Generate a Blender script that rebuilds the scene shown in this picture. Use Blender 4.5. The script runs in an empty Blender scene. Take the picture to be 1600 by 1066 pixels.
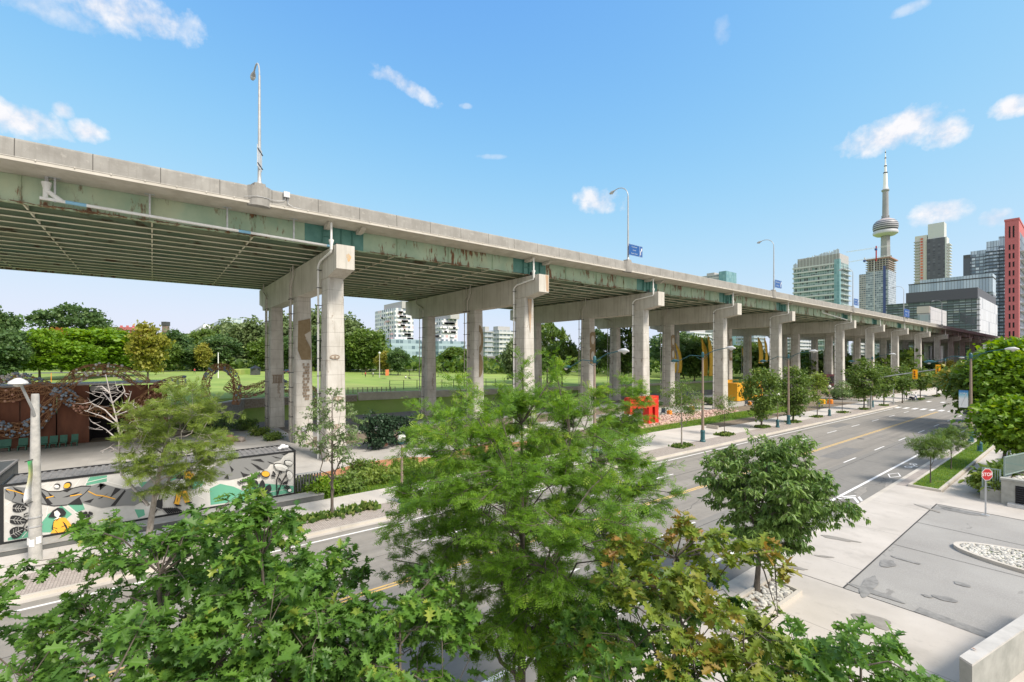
import bpy, bmesh, math, random
import numpy as np
from mathutils import Vector, Matrix
R = math.radians
S = bpy.context.scene
COL = S.collection
# ---------------------------------------------------------------- camera
F, CX, HY, H, G = 715.0, 800.0, 556.0, 9.0, 0.0086
TH = math.atan((1710 - CX) / F)
SN, CS = math.sin(TH), math.cos(TH)
cam = bpy.data.cameras.new('camera')
cam.sensor_width = 36; cam.lens = F / 1600 * 36
cam.shift_y = (HY - 533) / 1600
cam.clip_start = 0.1; cam.clip_end = 20000
co = bpy.data.objects.new('camera', cam); COL.objects.link(co)
co.location = (0, 0, H); co.rotation_euler = (R(90), 0, TH)
S.camera = co
# ---------------------------------------------------------------- world and sun
SUN_EL, SUN_AZ = 47.0, 76.0          # azimuth clockwise from +Y
S.view_settings.view_transform = 'Standard'; S.view_settings.look = 'None'
S.view_settings.exposure = 0.55; S.view_settings.gamma = 1
w = bpy.data.worlds.new('World'); S.world = w; w.use_nodes = True
S.cycles.max_bounces = 6; S.cycles.diffuse_bounces = 3; S.cycles.transparent_max_bounces = 6
def unit(px, py):
    r = (px - CX) / F; u = -(py - HY) / F
    return Vector((-SN + r * CS, CS + r * SN, u)).normalized()
def make_world():
    nt = w.node_tree; N = nt.nodes; L = nt.links; N.clear()
    out = N.new('ShaderNodeOutputWorld'); bg = N.new('ShaderNodeBackground')
    L.new(bg.outputs[0], out.inputs[0]); bg.inputs[1].default_value = 0.15
    sky = N.new('ShaderNodeTexSky'); sky.sky_type = 'NISHITA'; sky.sun_disc = False
    sky.sun_elevation = R(SUN_EL); sky.sun_rotation = R(SUN_AZ)
    sky.air_density = 1.0; sky.dust_density = 0.6; sky.ozone_density = 2.0
    tc = N.new('ShaderNodeTexCoord')
    def math_(op, a, b=None, c=None, clamp=False):
        n = N.new('ShaderNodeMath'); n.operation = op; n.use_clamp = clamp
        for i, v in enumerate((a, b, c)):
            if v is None: continue
            if isinstance(v, (int, float)): n.inputs[i].default_value = v
            else: L.new(v, n.inputs[i])
        return n.outputs[0]
    def dot(v):
        n = N.new('ShaderNodeVectorMath'); n.operation = 'DOT_PRODUCT'
        L.new(tc.outputs['Generated'], n.inputs[0]); n.inputs[1].default_value = v
        return n.outputs['Value']
    nz = N.new('ShaderNodeTexNoise'); nz.inputs['Scale'].default_value = 26; nz.inputs['Detail'].default_value = 7
    nz.inputs['Roughness'].default_value = 0.6
    L.new(tc.outputs['Generated'], nz.inputs['Vector'])
    nz2 = N.new('ShaderNodeTexNoise'); nz2.inputs['Scale'].default_value = 75; nz2.inputs['Detail'].default_value = 5
    L.new(tc.outputs['Generated'], nz2.inputs['Vector'])
    noise = math_('ADD', math_('MULTIPLY', math_('SUBTRACT', nz.outputs['Fac'], .5), 4.2),
                  math_('MULTIPLY', math_('SUBTRACT', nz2.outputs['Fac'], .5), 1.3))
    tot = None
    clouds = [(20, 184, 92, 27, 0, 1.0), (98, 172, 16, 14, 40, .8), (135, 205, 30, 17, 0, 1.0), (195, 18, 120, 34, 8, .9), (60, 8, 120, 22, 0, .5),
              (635, 133, 60, 12, -24, .75), (600, 118, 28, 8, 0, .5), (1395, 210, 88, 28, 3, 1.0), (1425, 190, 52, 24, 0, 1.0), (1478, 207, 36, 25, 0, 1.0),
              (1330, 226, 30, 9, 0, .4), (1468, 333, 48, 20, 0, 1.0), (1556, 341, 28, 16, 0, .9), (932, 314, 42, 21, -6, .9), (1585, 166, 36, 17, 0, 1.0),
              (770, 245, 24, 4, 0, .3), (1425, 12, 34, 9, 0, .45), (1128, 50, 16, 20, 0, .25), (290, 45, 14, 24, -30, .5), (728, 166, 12, 4, 0, .35)]
    for px, py, rx, ry, ang, op in clouds:
        c = unit(px, py); t = Vector((-c.y, c.x, 0)).normalized() * -1; up = t.cross(c).normalized()
        if up.z < 0: up = -up
        rt = t if t.dot(Vector((CS, SN, 0))) > 0 else -t
        dpt = (Vector((-SN, CS, 0)).dot(c))
        a = R(ang); e1 = rt * math.cos(a) + up * math.sin(a); e2 = up * math.cos(a) - rt * math.sin(a)
        sx, sy = rx / F * dpt * dpt ** .5, ry / F * dpt
        u = math_('MULTIPLY', dot(e1), 1 / sx); v = math_('MULTIPLY', dot(e2), 1 / sy)
        r2 = math_('ADD', math_('MULTIPLY', u, u), math_('MULTIPLY', v, v))
        m = math_('ADD', math_('SUBTRACT', 1.0, r2), math_('MULTIPLY', noise, .75))
        m = math_('MULTIPLY', math_('MULTIPLY', m, .85, clamp=True), op)
        m = math_('MULTIPLY', m, math_('GREATER_THAN', dot(c), .3))
        tot = m if tot is None else math_('MAXIMUM', tot, m)
    # the physical sky, compressed per channel the way the photograph's bright exposure does
    sp = N.new('ShaderNodeSeparateColor'); cb = N.new('ShaderNodeCombineColor'); L.new(sky.outputs[0], sp.inputs[0])
    K = 1 / (2 ** S.view_settings.exposure * bg.inputs[1].default_value)
    for i, (e_, k_, m_) in enumerate(((1.6, 3.45, .93), (2.0, 2.02, .87), (2.0, .84, 1.0))):
        p_ = math_('POWER', sp.outputs[i], e_); L.new(math_('MULTIPLY', math_('DIVIDE', p_, math_('ADD', p_, k_)), m_ * K), cb.inputs[i])
    mx = N.new('ShaderNodeMix'); mx.data_type = 'RGBA'
    L.new(tot, mx.inputs['Factor']); L.new(cb.outputs[0], mx.inputs['A']); 
    cc = N.new('ShaderNodeMix'); cc.data_type = 'RGBA'; mrc = N.new('ShaderNodeMapRange'); mrc.inputs[1].default_value = .36; mrc.inputs[2].default_value = .62; L.new(nz.outputs['Fac'], mrc.inputs[0])
    L.new(mrc.outputs[0], cc.inputs['Factor']); cc.inputs['A'].default_value = (.72 * K, .77 * K, .90 * K, 1); cc.inputs['B'].default_value = (.97 * K, .97 * K, 1.0 * K, 1); L.new(cc.outputs['Result'], mx.inputs['B'])
    # unseen broken cloud added behind the viewer to whiten the light filling the shade
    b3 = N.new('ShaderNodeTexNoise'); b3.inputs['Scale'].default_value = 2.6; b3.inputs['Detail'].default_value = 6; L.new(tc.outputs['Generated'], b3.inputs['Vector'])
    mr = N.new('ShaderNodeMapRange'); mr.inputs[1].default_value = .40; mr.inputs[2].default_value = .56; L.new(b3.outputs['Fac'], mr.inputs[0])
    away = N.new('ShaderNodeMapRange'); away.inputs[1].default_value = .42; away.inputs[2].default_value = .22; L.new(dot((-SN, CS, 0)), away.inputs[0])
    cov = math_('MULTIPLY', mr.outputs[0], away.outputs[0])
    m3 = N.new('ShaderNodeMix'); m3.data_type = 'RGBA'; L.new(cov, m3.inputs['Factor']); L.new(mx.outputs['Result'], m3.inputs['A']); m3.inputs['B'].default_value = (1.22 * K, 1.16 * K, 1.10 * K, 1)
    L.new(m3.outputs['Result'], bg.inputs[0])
make_world()
sl = bpy.data.lights.new('sun', 'SUN'); sl.energy = 3.3; sl.angle = R(16); sl.color = (1, .91, .80)
so = bpy.data.objects.new('sun', sl); COL.objects.link(so)
sd = Vector((math.sin(R(SUN_AZ)) * math.cos(R(SUN_EL)), math.cos(R(SUN_AZ)) * math.cos(R(SUN_EL)), math.sin(R(SUN_EL))))
so.rotation_euler = sd.to_track_quat('Z', 'Y').to_euler()
so.location = sd * 300
# ---------------------------------------------------------------- helpers
def ray(px, py):
    r = (px - CX) / F
    return (-SN + r * CS, CS + r * SN, -(py - HY) / F)
def gz(y): return -G * min(max(y, -60), 260)
def gnd(px, py, h=0):
    d = ray(px, py); t = (h - H) / (d[2] + G * d[1]); return Vector((t * d[0], t * d[1], gz(t * d[1]) + h))
def onX(px, py, X):
    d = ray(px, py); t = X / d[0]; return Vector((X, t * d[1], H + t * d[2]))
def onD(px, py, D):
    d = ray(px, py); return Vector((D * d[0], D * d[1], H + D * d[2]))
def onZ(px, py, Z):
    d = ray(px, py); t = (Z - H) / d[2]; return Vector((t * d[0], t * d[1], Z))
def tag(o, label=None, cat=None, group=None, kind=None):
    if label: o['label'] = label
    if cat: o['category'] = cat
    if group: o['group'] = group
    if kind: o['kind'] = kind
    return o
def empty(name, loc=(0, 0, 0), rz=0, label=None, cat=None, group=None):
    o = bpy.data.objects.new(name, None); COL.objects.link(o); o.location = loc; o.rotation_euler = (0, 0, rz)
    o.empty_display_size = .2
    return tag(o, label, cat, group)
def link(name, me, parent=None):
    o = bpy.data.objects.new(name, me); COL.objects.link(o)
    if parent: o.parent = parent
    return o
def copy_tree(o, parent=None, loc=None, rz=None, sc=None, label=None, group=None):
    c = o.copy(); COL.objects.link(c); c.parent = parent
    for ch in list(o.children): copy_tree(ch, c)
    if loc is not None: c.location = loc
    if rz is not None: c.rotation_euler = (0, 0, rz)
    if sc is not None: c.scale = sc if hasattr(sc, '__len__') else (sc, sc, sc)
    if label: c['label'] = label
    if group: c['group'] = group
    return c
class MB:
    def __init__(s): s.v = []; s.f = []; s.m = []; s.mi = 0
    def add(s, vs, fs):
        b = len(s.v); s.v += [tuple(x) for x in vs]
        for f in fs: s.f.append(tuple(i + b for i in f)); s.m.append(s.mi)
        return s
    def box(s, x0, x1, y0, y1, z0, z1):
        return s.add([(x0, y0, z0), (x1, y0, z0), (x1, y1, z0), (x0, y1, z0), (x0, y0, z1), (x1, y0, z1), (x1, y1, z1), (x0, y1, z1)],
                     [(3, 2, 1, 0), (4, 5, 6, 7), (0, 1, 5, 4), (1, 2, 6, 5), (2, 3, 7, 6), (3, 0, 4, 7)])
    def bbox(s, x0, x1, y0, y1, z0, z1, b):      # box with bevelled vertical edges and top
        p = [(x0 + b, y0), (x1 - b, y0), (x1, y0 + b), (x1, y1 - b), (x1 - b, y1), (x0 + b, y1), (x0, y1 - b), (x0, y0 + b)]
        cx, cy = (x0 + x1) / 2, (y0 + y1) / 2
        q = [(cx + (x - cx) * (1 - 2 * b / (x1 - x0)), cy + (y - cy) * (1 - 2 * b / (y1 - y0))) for x, y in p]
        vs = [(x, y, z0) for x, y in p] + [(x, y, z1 - b) for x, y in p] + [(x, y, z1) for x, y in q]
        fs = [tuple(range(7, -1, -1)), tuple(range(16, 24))]
        for k in (0, 8):
            fs += [(k + i, k + (i + 1) % 8, k + 8 + (i + 1) % 8, k + 8 + i) for i in range(8)]
        return s.add(vs, fs)
    def obox(s, c, ax, ay, az):  # oriented box: centre and three half-axis vectors
        c = Vector(c); ax, ay, az = Vector(ax), Vector(ay), Vector(az); vs = []
        for k in (-1, 1):
            for i, j in ((-1, -1), (1, -1), (1, 1), (-1, 1)): vs.append(c + ax * i + ay * j + az * k)
        return s.add(vs, [(3, 2, 1, 0), (4, 5, 6, 7), (0, 1, 5, 4), (1, 2, 6, 5), (2, 3, 7, 6), (3, 0, 4, 7)])
    def beam(s, a, b, w_, h_):
        a, b = Vector(a), Vector(b); d = (b - a); L_ = d.length; d.normalize()
        up = Vector((0, 0, 1)) if abs(d.z) < .95 else Vector((1, 0, 0))
        sd_ = d.cross(up).normalized(); u = sd_.cross(d)
        return s.obox((a + b) / 2, sd_ * w_ / 2, d * L_ / 2, u * h_ / 2)
    def prism(s, pts, z0, z1):   # plan polygon (x,y)
        n = len(pts)
        f0 = z0 if callable(z0) else (lambda x, y: z0); f1 = z1 if callable(z1) else (lambda x, y: z1)
        vs = [(x, y, f0(x, y)) for x, y in pts] + [(x, y, f1(x, y)) for x, y in pts]
        return s.add(vs, [tuple(range(n - 1, -1, -1)), tuple(range(n, 2 * n))] + [(i, (i + 1) % n, n + (i + 1) % n, n + i) for i in range(n)])
    def exX(s, pts, y0, y1):     # profile (x,z) extruded along y
        n = len(pts)
        return s.add([(x, y0, z) for x, z in pts] + [(x, y1, z) for x, z in pts],
                     [tuple(range(n)), tuple(range(2 * n - 1, n - 1, -1))] + [(i, n + i, n + (i + 1) % n, (i + 1) % n) for i in range(n)])
    def exY(s, pts, x0, x1):     # profile (y,z) extruded along x
        n = len(pts)
        return s.add([(x0, y, z) for y, z in pts] + [(x1, y, z) for y, z in pts],
                     [tuple(range(n)), tuple(range(2 * n - 1, n - 1, -1))] + [(i, n + i, n + (i + 1) % n, (i + 1) % n) for i in range(n)])
    def tube(s, pts, r, n=8, cap=True):
        pts = [Vector(p) for p in pts]; k = len(pts)
        rs = r if hasattr(r, '__len__') else [r] * k
        d0 = (pts[1] - pts[0]).normalized()
        a = d0.orthogonal().normalized(); vs = []
        for i, p in enumerate(pts):
            d = (pts[min(i + 1, k - 1)] - pts[max(i - 1, 0)])
            if d.length < 1e-9: d = d0
            d.normalize(); a = (a - d * a.dot(d))
            a = a.normalized() if a.length > 1e-6 else d.orthogonal().normalized()
            b = d.cross(a)
            for j in range(n):
                t = 2 * math.pi * j / n; vs.append(p + (a * math.cos(t) + b * math.sin(t)) * rs[i])
        fs = [(i * n + j, i * n + (j + 1) % n, (i + 1) * n + (j + 1) % n, (i + 1) * n + j) for i in range(k - 1) for j in range(n)]
        if cap: fs += [tuple(range(n - 1, -1, -1)), tuple(range((k - 1) * n, k * n))]
        return s.add(vs, fs)
    def lathe(s, prof, c=(0, 0, 0), n=16):   # prof (r,z)
        cx, cy, cz = c; k = len(prof); vs = []
        for r_, z in prof:
            for j in range(n):
                t = 2 * math.pi * j / n; vs.append((cx + r_ * math.cos(t), cy + r_ * math.sin(t), cz + z))
        fs = [(i * n + j, i * n + (j + 1) % n, (i + 1) * n + (j + 1) % n, (i + 1) * n + j) for i in range(k - 1) for j in range(n)]
        return s.add(vs, fs + [tuple(range(n - 1, -1, -1)), tuple(range((k - 1) * n, k * n))])
    def ball(s, c, r, n=8, m=5, sz=1.0):
        return s.lathe([(r * math.sin(math.pi * i / m) + 1e-4, -r * sz * math.cos(math.pi * i / m)) for i in range(m + 1)], c, n)
    def build(s, name, mats, parent=None, smooth=False):
        me = bpy.data.meshes.new(name); me.from_pydata(s.v, [], s.f)
        if not isinstance(mats, (list, tuple)): mats = [mats]
        for m in mats: me.materials.append(m)
        me.polygons.foreach_set('material_index', s.m)
        if smooth: me.polygons.foreach_set('use_smooth', [True] * len(s.f))
        me.update()
        return link(name, me, parent)
def shade_auto(o, ang=40):
    me = o.data
    me.polygons.foreach_set('use_smooth', [True] * len(me.polygons))
    try: me.set_sharp_from_angle(angle=R(ang))
    except Exception: pass
    return o
# ---------------------------------------------------------------- materials
def new_mat(name):
    m = bpy.data.materials.new(name); m.use_nodes = True
    return m, m.node_tree.nodes, m.node_tree.links, m.node_tree.nodes['Principled BSDF']
def srgb(r, g, b):
    f = lambda c: (c / 255 / 12.92) if c / 255 <= .04045 else ((c / 255 + .055) / 1.055) ** 2.4
    return (f(r), f(g), f(b), 1)
def mat(name, col, col2=None, scale=3, rough=.8, metal=0, bump=0, bscale=None, detail=6, lo=.35, hi=.65, spec=.5, stretch=None, emit=None):
    m, N, L, P = new_mat(name)
    P.inputs['Roughness'].default_value = rough; P.inputs['Metallic'].default_value = metal
    P.inputs['Specular IOR Level'].default_value = spec
    c1 = tuple(col) + (1,) if len(col) == 3 else col
    if col2 is None and not bump: P.inputs['Base Color'].default_value = c1; return m
    tc = N.new('ShaderNodeTexCoord'); mp = N.new('ShaderNodeMapping'); L.new(tc.outputs['Object'], mp.inputs[0])
    if stretch: mp.inputs['Scale'].default_value = stretch
    if col2 is not None:
        c2 = tuple(col2) + (1,) if len(col2) == 3 else col2
        n = N.new('ShaderNodeTexNoise'); n.inputs['Scale'].default_value = scale; n.inputs['Detail'].default_value = detail
        n.inputs['Roughness'].default_value = .62
        L.new(mp.outputs[0], n.inputs['Vector'])
        cr = N.new('ShaderNodeValToRGB'); cr.color_ramp.elements[0].position = lo; cr.color_ramp.elements[1].position = hi
        cr.color_ramp.elements[0].color = c1; cr.color_ramp.elements[1].color = c2
        L.new(n.outputs['Fac'], cr.inputs[0]); L.new(cr.outputs[0], P.inputs['Base Color'])
    else: P.inputs['Base Color'].default_value = c1
    if bump:
        b = N.new('ShaderNodeTexNoise'); b.inputs['Scale'].default_value = bscale or scale * 6; b.inputs['Detail'].default_value = 4
        L.new(mp.outputs[0], b.inputs['Vector'])
        bp = N.new('ShaderNodeBump'); bp.inputs['Strength'].default_value = bump; bp.inputs['Distance'].default_value = .02
        L.new(b.outputs['Fac'], bp.inputs['Height']); L.new(bp.outputs[0], P.inputs['Normal'])
    return m
class NB:   # little node builder for layered materials
    def __init__(s, name, rough=.85, metal=0):
        s.m, s.N, s.L, s.P = new_mat(name); s.P.inputs['Roughness'].default_value = rough; s.P.inputs['Metallic'].default_value = metal
        s.tc = s.N.new('ShaderNodeTexCoord'); s.obj = s.tc.outputs['Object']
        s.sep = s.N.new('ShaderNodeSeparateXYZ'); s.L.new(s.obj, s.sep.inputs[0])
        s.x, s.y, s.z = s.sep.outputs
    def mth(s, op, a, b=None, c=None, clamp=False):
        n = s.N.new('ShaderNodeMath'); n.operation = op; n.use_clamp = clamp
        for i, v in enumerate((a, b, c)):
            if v is None: continue
            if isinstance(v, (int, float)): n.inputs[i].default_value = v
            else: s.L.new(v, n.inputs[i])
        return n.outputs[0]
    def noise(s, scale, detail=6, stretch=None, rough=.6):
        n = s.N.new('ShaderNodeTexNoise'); n.inputs['Scale'].default_value = scale; n.inputs['Detail'].default_value = detail
        n.inputs['Roughness'].default_value = rough
        if stretch:
            mp = s.N.new('ShaderNodeMapping'); mp.inputs['Scale'].default_value = stretch
            s.L.new(s.obj, mp.inputs[0]); s.L.new(mp.outputs[0], n.inputs['Vector'])
        else: s.L.new(s.obj, n.inputs['Vector'])
        return n.outputs['Fac']
    def ramp(s, fac, a, b, lo=.35, hi=.65):
        cr = s.N.new('ShaderNodeValToRGB'); e = cr.color_ramp.elements
        e[0].position = lo; e[1].position = hi; e[0].color = tuple(a)[:3] + (1,); e[1].color = tuple(b)[:3] + (1,)
        s.L.new(fac, cr.inputs[0]); return cr.outputs[0]
    def step(s, fac, lo, hi):
        mr = s.N.new('ShaderNodeMapRange'); mr.inputs[1].default_value = lo; mr.inputs[2].default_value = hi
        s.L.new(fac, mr.inputs[0]); return mr.outputs[0]
    def mix(s, fac, a, b):
        mx = s.N.new('ShaderNodeMix'); mx.data_type = 'RGBA'
        for key, v in (('Factor', fac), ('A', a), ('B', b)):
            if isinstance(v, (int, float)): mx.inputs[key].default_value = v
            elif isinstance(v, tuple): mx.inputs[key].default_value = v[:3] + (1,)
            else: s.L.new(v, mx.inputs[key])
        return mx.outputs['Result']
    def lines(s, coord, period, width, off=0):   # 1 on thin lines
        f = s.mth('FRACT', s.mth('DIVIDE', s.mth('ADD', coord, off), period))
        return s.mth('LESS_THAN', f, width / period)
    def done(s, colr, bump=None, strength=.3, dist=.02):
        if isinstance(colr, tuple): s.P.inputs['Base Color'].default_value = colr[:3] + (1,)
        else: s.L.new(colr, s.P.inputs['Base Color'])
        if bump is not None:
            bp = s.N.new('ShaderNodeBump'); bp.inputs['Strength'].default_value = strength; bp.inputs['Distance'].default_value = dist
            s.L.new(bump, bp.inputs['Height']); s.L.new(bp.outputs[0], s.P.inputs['Normal'])
        return s.m
M = {}
def leaf_mat(name, dark, light, extra=None, trans=.35, rough=.45, mid=.8):
    m, N, L, P = new_mat(name)
    at = N.new('ShaderNodeAttribute'); at.attribute_name = 'tint'
    cr = N.new('ShaderNodeValToRGB'); e = cr.color_ramp.elements
    e[0].position = 0; e[0].color = tuple(dark) + (1,); e[1].position = mid; e[1].color = tuple(light) + (1,)
    if extra: x = e.new(.97); x.color = tuple(extra) + (1,)
    L.new(at.outputs['Fac'], cr.inputs[0]); L.new(cr.outputs[0], P.inputs['Base Color'])
    P.inputs['Roughness'].default_value = rough; P.inputs['Specular IOR Level'].default_value = .35
    tr = N.new('ShaderNodeBsdfTranslucent'); hs = N.new('ShaderNodeHueSaturation')
    hs.inputs['Value'].default_value = 1.5; hs.inputs['Hue'].default_value = .485; hs.inputs['Saturation'].default_value = 1.1
    L.new(cr.outputs[0], hs.inputs['Color']); L.new(hs.outputs[0], tr.inputs[0])
    mx = N.new('ShaderNodeMixShader'); mx.inputs[0].default_value = trans
    L.new(P.outputs[0], mx.inputs[1]); L.new(tr.outputs[0], mx.inputs[2]); L.new(mx.outputs[0], N['Material Output'].inputs[0])
    return m
def build_materials():
    # concrete of the elevated road (columns, caps)
    b = NB('pier_concrete', .9)
    base = b.ramp(b.noise(.7, 8), (.47, .45, .405), (.63, .61, .565), .3, .7)
    streak = b.step(b.noise(1.3, 5, (3.2, 3.2, .22)), .52, .72)
    c_ = b.mix(b.mth('MULTIPLY', streak, .45), base, (.27, .24, .19))
    ln = b.lines(b.z, 1.22, .035, 50)
    c_ = b.mix(b.mth('MULTIPLY', ln, .55), c_, (.17, .155, .13))
    pit = b.step(b.noise(9, 3), .66, .72)
    c_ = b.mix(b.mth('MULTIPLY', pit, .5), c_, (.28, .24, .19))
    spall = b.step(b.mth('ADD', b.noise(1.1, 8, (1, 1, .55), .7), b.mth('MULTIPLY', b.noise(.25, 2), .35)), .80, .83)
    c_ = b.mix(b.mth('MULTIPLY', spall, .7), c_, b.ramp(b.noise(12, 4), (.17, .115, .075), (.36, .30, .23)))
    pat = b.step(b.noise(.33, 2, (1, 1, 1.6)), .60, .61)
    c_ = b.mix(b.mth('MULTIPLY', pat, .3), c_, (.66, .65, .60))
    M['pier'] = b.done(c_, b.noise(14, 5), .25)
    b = NB('cap_concrete', .9)
    base = b.ramp(b.noise(.5, 8), (.50, .475, .42), (.62, .595, .54), .3, .7)
    streak = b.step(b.noise(1.2, 5, (2.6, 2.6, .12)), .5, .7)
    c_ = b.mix(b.mth('MULTIPLY', streak, .4), base, (.25, .225, .18))
    bl = b.step(b.noise(.35, 4, (1, 1, 1.4)), .6, .66)
    c_ = b.mix(b.mth('MULTIPLY', bl, .35), c_, (.60, .58, .53))
    M['cap'] = b.done(c_, b.noise(14, 5), .25)
    # parapet concrete with panel joints
    b = NB('parapet_concrete', .9)
    base = b.ramp(b.noise(.8, 9), (.245, .235, .215), (.36, .35, .325), .3, .7)
    streak = b.step(b.noise(1.5, 5, (1, 2.4, .16)), .5, .72)
    c_ = b.mix(b.mth('MULTIPLY', streak, .5), base, (.22, .21, .19))
    lt = b.step(b.noise(3, 6, (1, 1, .8)), .58, .7)
    c_ = b.mix(b.mth('MULTIPLY', lt, .3), c_, (.55, .53, .48))
    c_ = b.mix(b.lines(b.y, 3.3, .045, 65.6), c_, (.10, .095, .085))
    M['parapet'] = b.done(c_, b.noise(18, 5), .25)
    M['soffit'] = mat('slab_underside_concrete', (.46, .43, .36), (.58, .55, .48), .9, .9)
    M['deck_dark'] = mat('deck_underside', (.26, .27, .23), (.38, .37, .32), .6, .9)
    M['ledge'] = mat('ledge_concrete', (.50, .47, .41), (.60, .57, .51), 1.5, .9, stretch=(1, .4, 1))
    # green painted steel with rust
    b = NB('green_girder_paint', .6)
    base = b.ramp(b.noise(.45, 7), (.31, .44, .31), (.45, .56, .40), .35, .65)
    yel = b.step(b.noise(.3, 4, (1, 1, .6)), .5, .65)
    base = b.mix(b.mth('MULTIPLY', yel, .5), base, (.55, .56, .36))
    drip = b.noise(1.6, 7, (1, 1.3, .34), .68)
    edge = b.step(b.z, 18.75, 18.2)
    patch = b.noise(.22, 3)
    rust = b.step(b.mth('ADD', b.mth('ADD', drip, b.mth('MULTIPLY', edge, .07)), b.mth('MULTIPLY', patch, .55)), .825, .92)
    c_ = b.mix(rust, base, b.ramp(b.noise(5, 5), (.09, .035, .015), (.26, .12, .045)))
    M['girder'] = b.done(c_, b.noise(8, 5), .15)
    b = NB('green_stringer_paint', .7)
    base = b.ramp(b.noise(.5, 7, (1, .35, 1)), (.19, .30, .21), (.42, .46, .31), .35, .68)
    rust = b.step(b.noise(.9, 7, (1, .45, 1), .66), .57, .66)
    M['stringer'] = b.done(b.mix(b.mth('MULTIPLY', rust, .8), base, (.11, .055, .025)))
    M['flange'] = mat('stringer_flange_paint', (.55, .53, .38), (.78, .76, .62), .8, .7, stretch=(1, .3, 1))
    M['teal'] = mat('teal_repainted_steel', (.07, .21, .18), (.11, .28, .235), 1.2, .5)
    M['rustedge'] = mat('flaking_rust', (.10, .05, .03), (.25, .14, .08), 6, .95, bump=.6)
    M['steel'] = mat('galvanised_steel', (.45, .46, .47), (.58, .59, .60), 4, .5, .4)
    M['graypole'] = mat('grey_pole_metal', (.40, .41, .41), (.50, .51, .5), 2, .5, .3)
    M['pipe_white'] = mat('white_plastic_pipe', (.78, .78, .75), (.86, .86, .84), 3, .45)
    M['pipe_blue'] = mat('blue_pipe_joint', (.25, .52, .72), rough=.5)
    M['pipe_grey'] = mat('weathered_pipe', (.48, .45, .40), (.62, .59, .53), 3, .6)
    M['bracket'] = mat('dark_steel_bracket', (.05, .05, .05), rough=.6)
    # roads
    b = NB('road_asphalt', .9)
    base = b.ramp(b.noise(.18, 5, (2.2, .35, 1)), (.275, .256, .226), (.335, .313, .278), .3, .7)
    fine = b.noise(40, 3)
    c_ = b.mix(b.step(fine, .35, .7), b.mix(.12, base, (.02, .02, .02)), base)
    tyre = b.step(b.noise(.5, 3, (3.5, .05, 1)), .45, .7)
    c_ = b.mix(b.mth('MULTIPLY', tyre, .5), c_, (.185, .175, .16))
    c_ = b.mix(b.mth('MULTIPLY', b.mth('GREATER_THAN', b.x, -13.62), .6), c_, (.215, .212, .20))
    mot = b.step(b.noise(2.2, 6), .42, .62)
    c_ = b.mix(b.mth('MULTIPLY', mot, .14), c_, (.12, .115, .105))
    vor = b.N.new('ShaderNodeTexVoronoi'); vor.feature = 'DISTANCE_TO_EDGE'; vor.inputs['Scale'].default_value = .11
    wv = b.N.new('ShaderNodeVectorMath'); wv.operation = 'ADD'
    nn = b.N.new('ShaderNodeTexNoise'); nn.inputs['Scale'].default_value = .8; nn.inputs['Detail'].default_value = 5
    b.L.new(b.obj, nn.inputs['Vector']); b.L.new(b.obj, wv.inputs[0]); b.L.new(nn.outputs['Color'], wv.inputs[1]); b.L.new(wv.outputs[0], vor.inputs['Vector'])
    crk = b.mth('MULTIPLY', b.mth('LESS_THAN', vor.outputs['Distance'], .0022), b.step(b.noise(.09, 2), .5, .52))
    c_ = b.mix(b.mth('MULTIPLY', crk, .6), c_, (.06, .06, .06))
    st = b.step(b.noise(.35, 4), .62, .72)
    c_ = b.mix(b.mth('MULTIPLY', st, .25), c_, (.13, .13, .125))
    M['asphalt'] = b.done(c_, fine, .2); b.P.inputs['Specular IOR Level'].default_value = .15; b.P.inputs['Roughness'].default_value = 1
    b = NB('driveway_asphalt', .9)
    base = b.ramp(b.noise(.25, 5), (.35, .335, .31), (.42, .405, .375), .35, .65)
    fine = b.noise(30, 3)
    c_ = b.mix(b.step(fine, .45, .72), b.mix(.25, base, (.04, .04, .04)), base)
    st = b.step(b.noise(.55, 4, (1.6, .7, 1)), .66, .70)
    c_ = b.mix(b.mth('MULTIPLY', st, .45), c_, (.11, .105, .10))
    M['drive'] = b.done(c_, fine, .2)
    def slab(name, a, c2, px_, py_, dark=.5, jw=.03):
        b = NB(name, .9)
        base = b.ramp(b.noise(.4, 6), a, c2, .3, .7)
        sp = b.step(b.noise(3, 5), .62, .72)
        c_ = b.mix(b.mth('MULTIPLY', sp, .25), base, tuple(q * .6 for q in a))
        st = b.step(b.noise(.45, 6), .56, .72)
        c_ = b.mix(b.mth('MULTIPLY', st, .45), c_, tuple(q * .58 for q in a))
        gr = b.step(b.noise(14, 4), .6, .7)
        c_ = b.mix(b.mth('MULTIPLY', gr, .12), c_, (.15, .13, .11))
        if px_: c_ = b.mix(b.mth('MULTIPLY', b.lines(b.x, px_, jw, 100), dark), c_, (.12, .11, .10))
        if py_: c_ = b.mix(b.mth('MULTIPLY', b.lines(b.y, py_, jw, 100.3), dark), c_, (.12, .11, .10))
        return b.done(c_, b.noise(30, 4), .1)
    M['walk'] = slab('sidewalk_concrete', (.50, .465, .42), (.60, .565, .52), None, 1.9, .28, .02)
    M['apron'] = slab('driveway_apron_concrete', (.44, .405, .36), (.54, .50, .45), None, 6.2, .6, .03)
    M['curb'] = slab('curb_concrete', (.48, .44, .38), (.58, .54, .475), None, 3.0, .4, .02)
    M['gutter'] = slab('gutter_concrete', (.46, .42, .37), (.54, .5, .45), None, 3.0, .4, .02)
    M['plaza'] = slab('plaza_concrete', (.40, .385, .36), (.52, .50, .47), 3, 3, .2, .02)
    b = NB('unit_pavers', .9)
    br = b.N.new('ShaderNodeTexBrick'); br.inputs['Scale'].default_value = 2.4; br.inputs['Mortar Size'].default_value = .02
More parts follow.
